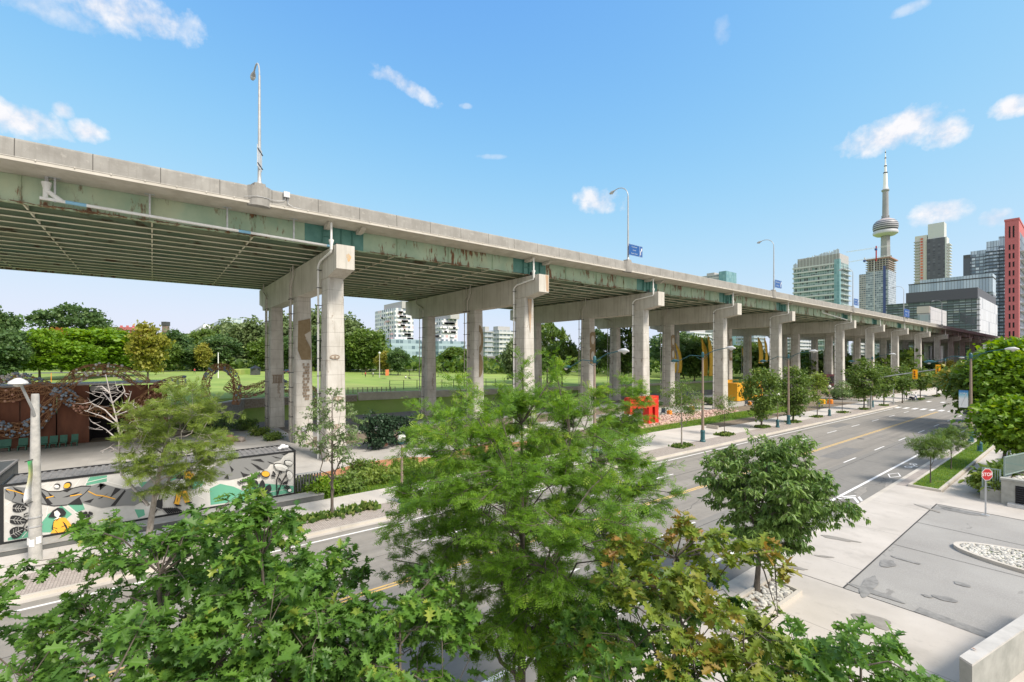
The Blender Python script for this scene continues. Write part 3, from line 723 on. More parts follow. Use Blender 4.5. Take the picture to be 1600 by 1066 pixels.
# cross frames and stiffeners
for a, b_ in zip(allb, allb[1:]):
    n = max(3, round((b_ - a) / 6.2))
    for k in range(0, n):
        y = a + (b_ - a) * k / n + (.9 if k == 0 else 0)
        if y > 230: break
        xf = MB()
        for i in range(16):
            x0 = -40.3 - i * 1.97 if i else -40.3; x1 = -42.4 - i * 1.97 if i < 15 else -71.85
            x0 = -40.3 if i == 0 else -42.4 - (i - 1) * 1.97
            if i == 15: x1 = -71.85
            xf.box(x1 + .03, x0 - .03, y - .05, y + .05, ZG0 + .10, ZG0 + .20)
            if y < 75:
                xf.beam((x0 - .05, y, ZG0 + .2), ((x0 + x1) / 2, y, ZG1 - .2), .06, .06); xf.beam((x1 + .05, y, ZG0 + .2), ((x0 + x1) / 2, y, ZG1 - .2), .06, .06)
        hwpart('cross_frame', xf, M['flange'])
for a, b_ in zip(allb, allb[1:]):
    n = max(3, round((b_ - a) / 6.2)); deep = abs(a - BY[4]) < 1
    if deep: n = 9
    for k in range(1, n): y = a + (b_ - a) * k / n; sf = MB(); sf.box(-40.27, -40.15, y - .012, y + .012, ZG0 + .05, ZG1); hwpart('web_stiffener', sf, M['girder'])
for y in BY[:9]:
    mb = MB(); mb.box(-40.266, -40.255, y - 2.6, y + 2.3, ZG0 + .06, ZG1 - .02)
    for dy in (-1.2, -.35, .35, 1.3): mb.box(-40.26, -40.08, y + dy - .015, y + dy + .015, ZG0 + .05, ZG1 - .02)
    mb.box(-40.24, -40.1, y - 1.2, y - .35, 19.1, 19.14); hwpart('splice_plate', mb, M['teal'])
    mb = MB()
    for dy in (-1.15, 1.55):
        mb.exX([(-38.6, ZS + .03), (-38.6, ZS - .12), (-39.3, ZS - .42), (-40.05, ZS - .42), (-40.05, ZS + .02)], y + dy, y + dy + .42)
    hwpart('corbel', mb, M['soffit'])
    mb = MB(); mb.box(-40.55, -40.0, y - .3, y + .3, ZC + .005, ZG0 - .003); mb.box(-40.45, -40.1, y - .12, y + .1, ZC + .01, ZG0 + .4)
    hwpart('bearing', mb, M['black'])
# lamp bases bulging from the parapet
LY = [onX(404, 290, -38.3).y, onX(978, 405, -38.3).y, onX(1206, 455, -38.3).y, onX(1330, 485, -38.3).y, onX(1410, 490, -38.3).y, 250.0]
for y in LY:
    mb = MB()
    prof = [(-38.31, y - .75), (-37.95, y - .75), (-37.72, y - .5), (-37.62, y - .2), (-37.62, y + .2), (-37.72, y + .5), (-37.95, y + .75), (-38.31, y + .75)]
    mb.prism(prof, ZS - .05, 21.42); mb.prism([(-38.31, y - .5), (-37.7, y - .35), (-37.7, y + .35), (-38.31, y + .5)], 21.42, 21.62)
    hwpart('lamp_plinth', mb, M['parapet'])
mb = MB(); y = LY[0] + 1.6
mb.box(-37.93, -37.74, y, y + .42, 21.0, 21.42)
mb.tube([(-37.84, y + .12, 21.0), (-37.84, y + .1, 20.75), (-37.84, y - .3, 20.62), (-37.84, y - .8, 20.6), (-37.6, y - 1.3, 20.6), (-37.56, y - 1.8, 20.6), (-37.84, y - 2.6, 20.5)], .02, 6)
mb.tube([(-37.84, y + .3, 21.0), (-37.84, y + .3, 20.55), (-37.84, y + .7, 20.36), (-37.84, y + 1.5, 20.3)], .02, 6); hwpart('junction_box', mb, M['steel'])
# drain pipes hung along the girder
dp = empty('drain_pipe', (-39.8, 0, 18), 0, 'long white drain pipe hung from grey brackets along the nearest green girder', 'drain pipe')
def dpart(name, mb, m, par): 
    o = mb.build(name, m, None); o.parent = par; o.matrix_parent_inverse = par.matrix_basis.inverted(); return o
a = onX(62, 309, -39.75); b_ = onX(524, 386, -39.75)
a = Vector((-39.75, a.y, a.z)); b_ = Vector((-39.75, b_.y - .1, b_.z))
mb = MB(); dv = b_ - a
mb.tube([a, a + dv * .02, b_], .1, 10); mb.tube([a + Vector((0, .25, .05)), a + Vector((0, .25, .55))], .13, 10); mb.lathe([(.13, 0), (.15, .12), (.25, .55), (.25, .6), (.2, .6), (.12, .15)], tuple(a + Vector((0, .3, .4))), 12)
mb.tube([a + Vector((0, .3, .5)), a + dv * .055], .14, 8)
shade_auto(dpart('pipe', mb, M['pipe_white'], dp))
for f0_, f1_ in ((.065, .12), (.60, .645), (.965, .992)):
    mb = MB(); mb.tube([a + dv * f0_, a + dv * f1_], .108, 10); dpart('blue_joint', mb, M['pipe_blue'], dp)
mb = MB(); mb.tube([a + Vector((0, .3, .95)), a + Vector((0, .3, 1.75))], .1, 10); dpart('down_spout', mb, M['steel'], dp)
for px_ in (86, 234, 355, 459):
    q = onX(px_, 300, -39.75); t = (q.y - a.y) / dv.y; z = a.z + dv.z * t
    mb = MB(); mb.box(-39.82, -39.68, q.y - .05, q.y + .05, z - .12, ZS - .02); mb.box(-39.95, -39.55, q.y - .28, q.y + .28, ZS - .08, ZS - .03); dpart('hanger', mb, M['steel'], dp)
dp2 = empty('drain_pipe', (-39.8, 110, 18), 0, 'short white drain pipe under the deck at the widest gap between piers', 'drain pipe')
mb = MB(); a2 = Vector((-39.7, (BY[4] + BY[5]) / 2 + 2, 19.2)); mb.tube([a2 + Vector((0, 0, .6)), a2, Vector((-39.7, BY[5] - .3, 18.3))], .12, 8); dpart('pipe', mb, M['pipe_white'], dp2)
# ---------------------------------------------------------------- piers
CW0, CW1 = .66, .93
COLX = [(-40.5, -42.4), (-51.0, -52.9), (-64.2, -66.1)]
def column_mb(x0, x1, zt, zb=-3.0):
    mb = MB(); c = .1; cx = (x0 + x1) / 2; hx = abs(x0 - x1) / 2; vs = []
    for z, hy, hx_ in ((zb, CW1, hx + .1), (zt, CW0, hx)):
        for sx, sy in ((1, -1), (1, 1), (-1, 1), (-1, -1)):
            a_ = (cx + sx * hx_, sy * (hy - c), z); b2 = (cx + sx * (hx_ - c), sy * hy, z)
            vs += [a_, b2] if sx * sy > 0 else [b2, a_]
    mb.add(vs, [tuple(range(7, -1, -1)), tuple(range(8, 16))] + [(i, (i + 1) % 8, 8 + (i + 1) % 8, 8 + i) for i in range(8)])
    return mb
pier = empty('bridge_pier', (0, 0, 0), 0, 'tmp', 'bridge pier', 'concrete piers of the elevated road')
mb = MB()
capp = [(-38, ZC), (-72, ZC), (-72, 16.1), (-69.8, 15.6), (-69.6, 15.1), (-42.5, 15.1), (-42.3, 15.72), (-40.5, 15.72), (-38, 16.12)]
mb.exX(capp[::-1], -.74, .74); cp = mb.build('cap', M['cap'], pier)
for x0, x1 in COLX: column_mb(x0, x1, 15.715 if x0 == -40.5 else 15.095).build('column', M['pier'], pier)
def downpipe(x, y, zt, m, elbow=None, fun=False, r=.09):
    mb = MB(); pts = [(x, y, -2.6), (x, y, zt)]
    if elbow: pts = [(x, y, -2.6), (x, y, zt - .3), (x + .08, y, zt - .1)] + elbow
    mb.tube(pts, r, 8)
    if fun:
        e = elbow[-1]; mb.lathe([(.11, 0), (.13, .5), (.2, .75), (.2, .82), (.1, .82)], (e[0], e[1], e[2]), 10)
        mb.tube([e, (e[0], e[1], ZS)], .09, 8)
    o = shade_auto(mb.build('drainpipe', m, pier))
    z = 1.0; first = None
    while z < zt - .5:
        if first is None:
            b = MB(); b.box(x - .13, x + .13, y - .12, y + .28, 0, .05); first = b.build('clamp', M['bracket'], o)
        else: c = first.copy(); COL.objects.link(c); first_z = c; c.parent = o
        (first if z == 1.0 else c).location = (0, 0, z); z += 1.55
    return o
downpipe(-42.15, -1.02, 17.05, M['pipe_white'], [(-41.6, -1.0, 17.25), (-38.75, -.95, 17.55), (-38.7, -.93, 17.7)], True)
downpipe(-52.2, -1.02, 16.6, M['pipe_grey'], [(-51.9, -1, 16.9), (-51.6, -.95, 17.3), (-51.6, -.95, 18.6)])
downpipe(-53.0, -1.0, 15.9, M['pipe_grey'], [(-53.0, -.98, 16.6), (-52.6, -.95, 17.0), (-52.6, -.95, 18.6)], r=.06)
downpipe(-65.2, -1.02, 16.2, M['pipe_grey'], [(-65.6, -1, 16.6), (-67, -.98, 17.1), (-67.5, -.98, 17.3), (-67.5, -.98, 18.6)])
downpipe(-66.4, -.95, 15.9, M['pipe_grey'], [(-66.6, -.9, 16.2), (-66.6, -.9, 16.8)], r=.06)
ORD = ['first', 'second', 'third', 'fourth', 'fifth', 'sixth', 'seventh', 'eighth', 'ninth', 'tenth', 'eleventh', 'twelfth', 'thirteenth', 'fourteenth', 'fifteenth']
PL = ['nearest concrete pier, with eye stencils and a faint orange stain on its cap end',
      'second pier from the left, rust streaks running down its lit column',
      'third pier from the left, beside the bright red sculpture',
      'fourth pier from the left, between the yellow banners']
piers = [pier]
for i, y in enumerate(BY):
    p = pier if i == 0 else copy_tree(piers[-1])
    if i == 6:      # far piers are too small for their pipe clamps to show
        for ch in p.children:
            for gc in list(ch.children): bpy.data.objects.remove(gc)
    if i: piers.append(p)
    p.location = (0, y, 0)
    p['label'] = PL[i] if i < 4 else ORD[i] + ' pier from the left in the row under the elevated road'
# rust stains and painted motifs
def stain(par, pts, m, off=.006, side='x'):
    mb = MB()
    if side == 'x': mb.exY(pts, par[0], par[0] + off)
    else: mb.exX(pts, par[1] - off, par[1])
    return mb
m_rust = mat('rust_stain_soft', (.50, .40, .28), (.60, .37, .16), 2.5, .9, lo=.4, hi=.6)
m_rust2 = mat('rust_run_stain', (.47, .40, .31), (.45, .24, .11), 2, .9, lo=.35, hi=.7, stretch=(1, 3, .3))
mb = MB(); mb.exY([(q[0], q[1]) for q in blot(.25, 17.1, .17, .34, .1, seed=4, rough=.25)], -37.999, -37.994); mb.build('rust_stain', m_rust, piers[0]['_'] if '_' in piers[0] else piers[0].children[0])
mb = MB(); mb.exY([(.2, 18.05), (.7, 18.05), (.68, 16.2), (.35, 16.25), (.28, 17.1)], -37.999, -37.994); mb.build('rust_stain', m_rust2, piers[1].children[0])
mb = MB(); mb.exY([(-.3, 15.6), (.25, 15.6), (.22, 13.5), (.05, 11.6), (-.15, 13.2)], -40.44, -40.42); mb.build('rust_stain', m_rust2, piers[1].children[1])
m_brown = mat('brown_stencil_paint', (.22, .16, .085), (.27, .205, .12), 3, .9)
m_pale = mat('pale_stencil_paint', (.50, .46, .39), rough=.9)
m_ink = mat('dark_stencil_paint', (.20, .15, .11), (.36, .29, .22), 5, .9)
def ring_stencil(par, Xc, yf, zc, r, frac=(0, 2 * math.pi)):
    mb = MB(); mb.mi = 0; n = 20; a0, a1 = frac
    out = [(Xc + r * math.cos(a0 + (a1 - a0) * k / n), zc + r * 1.15 * math.sin(a0 + (a1 - a0) * k / n)) for k in range(n + (0 if a1 - a0 > 6.2 else 1))]
    mb.exX(out, yf - .008, yf)
    mb.mi = 1; inn_ = [(Xc + r * .55 * math.cos(a0 + (a1 - a0) * k / n), zc + r * .7 * math.sin(a0 + (a1 - a0) * k / n)) for k in range(n + (0 if a1 - a0 > 6.2 else 1))]
    mb.exX(inn_, yf - .012, yf - .008); return mb.build('painted_motif', [m_brown, m_pale], par)
def col_half(z, base=CW1, top=CW0): return base + (top - base) * (z + 3) / 18.1
# motifs face along +X (street side) of the middle columns
def motif_x(par, X, pts, m, off):
    mb = MB(); mb.exY(pts, X, X + off); return mb.build('painted_motif', m, par)
def circ(cy, cz, a, b, n=20, t0=0, t1=2 * math.pi): 
    k = n if t1 - t0 > 6.2 else n + 1
    return [(cy + a * math.cos(t0 + (t1 - t0) * i / n), cz + b * math.sin(t0 + (t1 - t0) * i / n)) for i in range(k)]
XM = -50.93
for pi, zs in ((2, (11.6, 9.0)), (3, (11.8, 9.3)), (4, (11.6, 9.2))):
    pr_ = piers[pi].children[2]
    for zc in zs:
        motif_x(pr_, XM + .02, [(-.66, zc - 1.3), (.66, zc - 1.3), (.66, zc + 1.3), (-.2, zc + 1.3), (-.66, zc + 1.0)], m_brown, .012)
        motif_x(pr_, XM + .034, circ(.05, zc, .4, .72), m_pale, .008)
pr_ = piers[1].children[2]
motif_x(pr_, XM + .02, circ(.0, 11.2, .68, 1.9, 18, -math.pi / 2, math.pi / 2), m_brown, .012); motif_x(pr_, XM + .034, circ(.0, 11.2, .3, 1.0, 18, -math.pi / 2, math.pi / 2), m_pale, .008)
motif_x(pr_, XM + .02, circ(.0, 7.7, .6, 1.6, 18, -math.pi / 2, math.pi / 2), m_brown, .012)
pr_ = piers[0].children[2]
motif_x(pr_, XM + .02, [(-.62, 12.6), (.55, 12.9), (.6, 11.4), (.1, 10.8), (.62, 9.8), (.62, 8.6), (-.3, 8.6), (-.66, 9.6)], m_brown, .012)
motif_x(pr_, XM + .034, [(.0, 11.2), (.6, 11.6), (.6, 9.9)], m_pale, .008)
mb = MB(); rr = random.Random(8)
for r_ in range(13):
    for c_ in range(3):
        if rr.random() < .8: z = 8.1 - r_ * .3; y = -.1 + c_ * .22 + (r_ % 2) * .06; mb.box(XM + .03, XM + .045, y - .09, y + .09, z - .12, z + .12)
mb.build('brick_stencil', m_ink, pr_)
pr_ = piers[0].children[1]
for cy_, cz_ in ((-.12, 8.9), (.15, 5.3), (.0, 2.9)):
    mb = MB(); X_ = -40.44 + .05
    mb.exY(circ(cy_, cz_, .42, .2, 16), X_ - .02, X_); mb.mi = 1; mb.exY(circ(cy_, cz_, .3, .1, 14), X_, X_ + .004); mb.mi = 0; mb.exY(circ(cy_, cz_, .1, .1, 10), X_ + .004, X_ + .007)
    mb.build('eye_stencil', [m_ink, m_pale], pr_)
pr_ = piers[0].children[3]
mb = MB()
for k in range(6): mb.box(-64.13, -64.10, -.5 + k * .18, -.38 + k * .18, 5.6, 6.5)
mb.box(-64.13, -64.10, -.6, .62, 6.5, 6.6); mb.box(-64.13, -64.10, -.6, .62, 5.5, 5.6); mb.build('grille_stencil', m_ink, pr_)
mb = MB(); mb.box(-50.85, -50.6, -.3, .25, 1.2, 1.7); mb.tube([(-50.75, 0, 1.2), (-50.75, 0, .1)], .04, 6); mb.build('meter_box', M['steel'], piers[0].children[2])
# ================================================================ LAMPS, SIGNS, TRAFFIC
def text(parent, s_, size, loc, rot, m, name='lettering', align='CENTER', ext=.004):
    c = bpy.data.curves.new('lettering', 'FONT'); c.body = s_; c.size = size; c.align_x = align; c.align_y = 'CENTER'; c.extrude = ext; c.space_line = .85
    t = bpy.data.objects.new('tmp_text', c); COL.objects.link(t)
    dg = bpy.context.evaluated_depsgraph_get(); me = bpy.data.meshes.new_from_object(t.evaluated_get(dg)); bpy.data.objects.remove(t)
    me.materials.clear(); me.materials.append(m)
    o = link(name, me, parent); o.location = loc; o.rotation_euler = rot; return o
M['signtext'] = mat('reflective_sign_legend', (.50, .60, .70), rough=.5)
# highway lamps on the parapet: tall pole with an arm curving back over the deck
def highway_lamp(y, label, zt=31.4):
    o = empty('highway_lamp', (-37.95, y, 21.6), 0, label, 'street lamp', 'lamps standing on the elevated road parapet')
    mb = MB(); h = zt - 21.6 - 1.6
    mb.lathe([(.2, 0), (.2, .12), (.13, .2), (.12, .6), (.075, h)], (0, 0, 0), 10)
    arm = [(0, 0, h - .05)] + [(-1.6 + 1.6 * math.cos(t), 0, h + 1.5 * math.sin(t)) for t in np.linspace(.15, math.pi * .62, 9)]
    shade_auto(mb.build('pole', M['graypole'], o))
    mb = MB(); mb.tube(arm, .055, 8); shade_auto(mb.build('arm', M['graypole'], o))
    e = Vector(arm[-1]); d = (Vector(arm[-1]) - Vector(arm[-2])).normalized()
    mb = MB(); mb.mi = 0
    hd = [e + d * k for k in (-.1, .1, .35, .6, .85, .95)]
    mb.tube(hd, [.05, .09, .17, .2, .14, .04], 10); mb.mi = 1; mb.ball(tuple(e + d * .5 + Vector((0, 0, -.12))), .16, 10, 6)
    shade_auto(mb.build('lamp_head', [M['graypole'], M['lens']], o)); return o
LB = ['tall grey lamp at the far left of the deck carrying a plain sign board', 'grey curved lamp on the deck above the third pier', 'grey curved lamp on the deck left of the pale green glass slab block',
      'grey curved lamp on the deck right of the pale green slab block', 'grey curved lamp on the deck in front of the low dark glass block', 'farthest grey curved lamp on the deck near the green exit sign']
for y, l in zip(LY, LB): highway_lamp(y, l, 31.2 if y < 10 else 31.6)
def sign(name, label, y0, z0, L_, Hh, m, lines, arrow='up', X=-37.75, yaw=0, group=None):
    o = empty(name, (X, y0, z0), yaw, label, 'road sign', group)
    mb = MB(); mb.box(-.03, 0, 0, L_, 0, Hh); mb.build('panel', m, o)
    mb = MB(); t = .035
    for a in ((.0, L_, 0, t), (0, L_, Hh - t, Hh), (0, t, t, Hh - t), (L_ - t, L_, t, Hh - t)): mb.box(.001, .006, a[0] + .02, a[1] - .02, a[2] + .02 if a[2] == 0 else a[2], a[3] - .02 if a[3] == Hh else a[3])
    if arrow: mb.box(.001, .006, L_ * .78, L_ * .78 + .05, t, Hh - t)
    mb.build('border', M['signtext'], o)
    n = len(lines); s_ = Hh / (n + .35)
    for k, ln in enumerate(lines):
        text(o, ln, s_ * .56, (.008, L_ * .39, Hh - s_ * (k + .68)), (R(90), 0, R(90)), M['signtext'])
    if arrow:
        mb = MB(); cx, cz = L_ * .87, Hh * .45
        mb.exY([(cx - .08, cz - Hh * .28), (cx + .03, cz - Hh * .28), (cx + .03, cz), (cx + .2, cz + Hh * .2), (cx + .12, cz + Hh * .27), (cx - .08, cz + .04)], .002, .012)
        mb.exY([(cx + .02, cz + Hh * .34), (cx + .28, cz + Hh * .36), (cx + .26, cz + Hh * .08)], .002, .012); mb.build('arrow', M['signwhite'], o)
    return o
q = onX(975, 398, -37.7); sign('highway_sign', 'blue three line sign with a slanted arrow on the second lamp from the left', LY[1] - .25, q.z + .1, 2.9, 1.45, M['signblue'], ['Convention', 'Centre', 'North  South'], group='blue signs on the deck lamps', X=-37.62)
q = onX(1204, 447, -37.7); sign('highway_sign', 'small blue two line sign on the third deck lamp from the left', LY[2] - .2, q.z - .1, 2.9, 1.5, M['signblue'], ['Convention', 'Centre'], group='blue signs on the deck lamps', X=-37.62)
q = onX(1329, 475, -37.7); sign('highway_sign', 'small blue sign on the deck right of the pale green slab block', LY[3] - .2, q.z - .1, 3.4, 1.7, M['signblue'], ['Convention', 'Centre'], group='blue signs on the deck lamps', X=-37.62)
q = onX(1408, 493, -37.7); sign('highway_sign', 'blue sign on the deck just right of the tower under construction', LY[4] - 1, q.z - .2, 6.6, 2.6, M['signblue'], ['Convention', 'Centre'], group='blue signs on the deck lamps', X=-37.62)
q = onX(1499, 502, -37.7); q2 = onX(1524, 495, -37.7); sign('highway_sign', 'green exit sign with a curved arrow standing far along the deck', q.y, q.z, q2.y - q.y, 3.8, M['signgreen'], ['Spadina', 'Ave'], X=-37.62)
# the plain sign board on the first lamp, seen nearly edge on
o = empty('sign_board', (-37.75, LY[0] - .02, 22.6), 0, 'pale diamond shaped sign board seen from behind on the leftmost lamp', 'sign board')
mb = MB(); a = Vector((.75, -.32, 0)).normalized()
mb.obox((0.0, 0, .85), a * .62, Vector((a.y, -a.x, 0)) * .015, Vector((0, 0, .78))); mb.build('panel', M['signback'], o)
for dz in (.3, 1.35):
    mb = MB(); mb.obox((-.03, .05, dz), a * .68, Vector((a.y, -a.x, 0)) * .02, Vector((0, 0, .03))); mb.build('bracket', M['bracket'], o)
# pale concrete pole with shallow dish lamp (left)
pl = gnd(57, 880); pl.x = -28.26; pl.y = -3.98
o = empty('street_lamp', (pl.x, pl.y, gz(pl.y) + .1), 0, 'pale concrete street lamp with a narrow banner, in front of the mural', 'street lamp')
mb = MB(); mb.lathe([(.225, 0), (.22, .6), (.13, 7.15), (.12, 7.22)], (0, 0, 0), 14); shade_auto(mb.build('pole', M['concpole'], o))
mb = MB(); mb.tube([(0.15, 0, 6.3), (.35, -.05, 6.65), (.8, -.25, 7.5), (.95, -.3, 7.75)], .05, 8); shade_auto(mb.build('arm', M['graypole'], o))
mb = MB(); mb.lathe([(.03, .26), (.1, .24), (.27, .12), (.31, .03), (.27, 0), (.0, -.03)], (1.0, -.35, 7.7), 14); mb.mi = 1; mb.ball((1.0, -.35, 7.68), .16, 12, 6, .6); shade_auto(mb.build('lamp_head', [M['signback'], M['lens']], o))
for z in (.95, 1.5, 1.9):
    mb = MB(); mb.lathe([(.228, 0), (.228, .05)], (0, 0, z), 14); mb.build('band', M['steel'], o)
mb = MB()
for k, (a0, dz) in enumerate(((2.6, .85), (-.35, .8), (.6, .88), (-1.0, .86))):
    c, s_ = math.cos(a0), math.sin(a0); mb.obox((.226 * c, .226 * s_, dz + .05), (-s_ * .09, c * .09, 0), (c * .004, s_ * .004, 0), (0, 0, .15))
mb.build('paper_notice', M['signwhite'], o)
bn = empty('banner', (pl.x, pl.y, gz(pl.y) + .1), 0, 'narrow green, yellow and white banner hanging on the pale concrete pole', 'banner')
cr = new_mat('green_yellow_white_banner'); m_, N_, L_, P_ = cr
tc = N_.new('ShaderNodeTexCoord'); sp = N_.new('ShaderNodeSeparateXYZ'); rm = N_.new('ShaderNodeValToRGB'); mr = N_.new('ShaderNodeMapRange'); mr.inputs[1].default_value = 2.7; mr.inputs[2].default_value = 4.45
L_.new(tc.outputs['Object'], sp.inputs[0]); L_.new(sp.outputs[2], mr.inputs[0]); L_.new(mr.outputs[0], rm.inputs[0]); L_.new(rm.outputs[0], P_.inputs['Base Color'])
e = rm.color_ramp.elements; e[0].position = .3; e[0].color = (.8, .8, .8, 1); e[1].position = .62; e[1].color = (.72, .70, .30, 1); x = e.new(.95); x.color = (.05, .38, .12, 1)
mb = MB(); vs = []
for k in range(11):
    t = k / 10; z = 4.4 - 1.75 * t
    tw = .35 * math.sin(t * 2.2); vs += [(.22, -.06 + .02 * math.sin(6 * t), z), (.22 + .62 * math.cos(.5 + tw), .0 - .5 * math.sin(.5 + tw) * .5 + .07 * math.sin(5 * t), z + .05)]
mb.add(vs, [(2 * k, 2 * k + 1, 2 * k + 3, 2 * k + 2) for k in range(10)]); c = mb.build('cloth', m_, bn, True)
md = c.modifiers.new('solid', 'SOLIDIFY'); md.thickness = .006
for z in (4.42, 2.62):
    mb = MB(); mb.tube([(.1, -.05, z), (.85, -.18, z + .04)], .02, 6); mb.build('bracket', M['bracket'], bn)
# twin arm boulevard lamps
def twin_lamp(x, y, zt, label, h_head=1):
    o = empty('street_lamp', (x, y, gz(y) + .1), 0, label, 'street lamp', 'brown twin arm street lamps')
    mb = MB(); mb.lathe([(.15, 1.2), (.085, zt)], (0, 0, 0), 12); shade_auto(mb.build('pole', M['brownpole'], o))
    mb = MB(); mb.lathe([(.30, 0), (.30, .18), (.24, .25), (.22, 1.05), (.26, 1.15), (.2, 1.3)], (0, 0, 0), 8); mb.build('base', M['lampgreen'], o)
    for s_, L_ in ((1, 2.6), (-1, 2.9)):
        mb = MB(); mb.tube([(0, 0, zt - .35), (s_ * L_ * .5, 0, zt + .25 + (0 if s_ > 0 else -.5)), (s_ * L_, 0, zt + (.5 if s_ > 0 else -.9))], .04, 6); mb.tube([(0, 0, zt - .8), (s_ * .7, 0, zt - .1 if s_ > 0 else zt - .45)], .025, 5); mb.build('arm', M['lampgreen'], o)
        e = Vector((s_ * L_, 0, zt + (.5 if s_ > 0 else -.9)))
        mb = MB(); mb.mi = 0 
        mb.tube([e + Vector((-.1 * s_, 0, 0)), e + Vector((.2 * s_, 0, .03)), e + Vector((.6 * s_, 0, .02)), e + Vector((.95 * s_, 0, -.03))], [.06, .15, .2, .05], 10)
        mb.mi = 1; mb.ball((e.x + .5 * s_, 0, e.z - .12), .16, 10, 6); shade_auto(mb.build('lamp_head', [M['signback'] if s_ > 0 else M['lampgreen'], M['lens']], o))
    mb = MB(); mb.lathe([(.13, 0), (.15, .1), (.13, .5), (.05, .62)], (0, 0, zt - .5), 10); mb.build('collar', M['lampgreen'], o)
    return o
for px, base, top, x_, lab in ((929, None, 560, -26.1, 'twin arm street lamp behind the feathery locust tree, left of the third pier'), (1098, None, 548, -26.1, 'twin arm street lamp with a teal base beside the low concrete bench block'),
                          (1232, None, 550, -26.1, 'twin arm street lamp rising from the dense boulevard trees'), (1363, None, 552, -26.1, 'twin arm street lamp beside the traffic signal pole')):
    q = onX(px, top, x_); twin_lamp(x_, q.y, min(q.z - gz(q.y), 9.6), lab)
for px, top, x_, lab in ((1477, 553, -23.8, 'twin arm street lamp beyond the intersection holding a small banner'),):
    q = onX(px, top, x_); twin_lamp(x_, q.y, 9.3, lab)
q = gnd(1517, 694); zt = 9.7
twin_lamp(q.x, q.y, zt, 'twin arm street lamp on the right, rising from the grass bed')
bn2 = empty('banner', (q.x, q.y, gz(q.y) + .1), 0, 'blue and white vertical banner hung on the lamp by the grass bed', 'banner')
m2, N_, L_, P_ = new_mat('blue_white_banner')
tc = N_.new('ShaderNodeTexCoord'); sp = N_.new('ShaderNodeSeparateXYZ'); rm = N_.new('ShaderNodeValToRGB'); mr = N_.new('ShaderNodeMapRange'); mr.inputs[1].default_value = 2.1; mr.inputs[2].default_value = 4.3
L_.new(tc.outputs['Object'], sp.inputs[0]); L_.new(sp.outputs[2], mr.inputs[0]); L_.new(mr.outputs[0], rm.inputs[0]); L_.new(rm.outputs[0], P_.inputs['Base Color'])
e = rm.color_ramp.elements; e[0].position = .5; e[0].color = (.8, .82, .83, 1); e[1].position = .75; e[1].color = (.25, .55, .68, 1); x = e.new(.95); x.color = (.03, .2, .5, 1)
mb = MB(); z1 = onX(1510, 614, q.x).z - q.z; z0 = onX(1510, 642, q.x).z - q.z
mr.inputs[1].default_value = z0; mr.inputs[2].default_value = z1
mb.box(-.95, -.2, -.02, .0, z0, z1); mb.build('cloth', m2, bn2)
text(bn2, 'YORK', .22, (-.57, -.03, z1 - .35), (R(90), 0, 0), M['signwhite'])
mb = MB(); mb.tube([(-.75, -.025, z0 + .2), (-.5, -.025, z0 + 1.0), (-.38, -.025, z0 + 1.5)], .03, 5); mb.build('emblem', M['signback'], bn2)
for z in (z0 - .03, z1 + .03):
    mb = MB(); mb.tube([(0, 0, z), (-1.0, 0, z)], .02, 6); mb.build('bracket', M['bracket'], bn2)
# acorn pedestrian lamps
def acorn(px, py, label, top_py=None, x_=None):
    q = gnd(px, py, .12) if x_ is None else onX(px, py, x_)
    h = 3.9
    if top_py: h = onX(px, top_py, q.x).z - q.z
    o = empty('pedestrian_lamp', (q.x, q.y, gz(q.y) + .12), 0, label, 'street lamp', 'teal pedestrian lamps with frosted globes')
    mb = MB(); mb.lathe([(.26, 0), (.26, .15), (.2, .22), (.18, .8), (.22, .9), (.14, 1.0), (.075, 1.1)], (0, 0, 0), 8); mb.build('base', M['lampgreen'], o)
    mb = MB(); mb.lathe([(.085, 1.08), (.065, h - .6)], (0, 0, 0), 10); shade_auto(mb.build('pole', M['brownpole'], o))
    mb = MB(); mb.lathe([(.06, h - .62), (.12, h - .55), (.13, h - .45)], (0, 0, 0), 10)
    for k in range(4): a = k * math.pi / 2; mb.tube([(0, 0, h - .6), (.2 * math.cos(a), .2 * math.sin(a), h - .5), (.24 * math.cos(a), .24 * math.sin(a), h - .38)], .02, 5)
    mb.build('yoke', M['lampgreen'], o)
    mb = MB(); mb.lathe([(.12, h - .44), (.22, h - .34), (.25, h - .2), (.2, h - .06), (.08, h), (.02, h + .03)], (0, 0, 0), 14); shade_auto(mb.build('globe', M['globe'], o)); return o
acorn(628, 785, 'teal pedestrian lamp behind the left side of the feathery locust', 679)
acorn(1215, 668, 'pedestrian lamp with frosted globe between the two dense boulevard trees', 614)
acorn(1296, 650, 'pedestrian lamp with frosted globe beside the orange box', 602)
acorn(1531, 700, 'pedestrian lamp whose globe shows among the right hand trees', 632, -6.9)
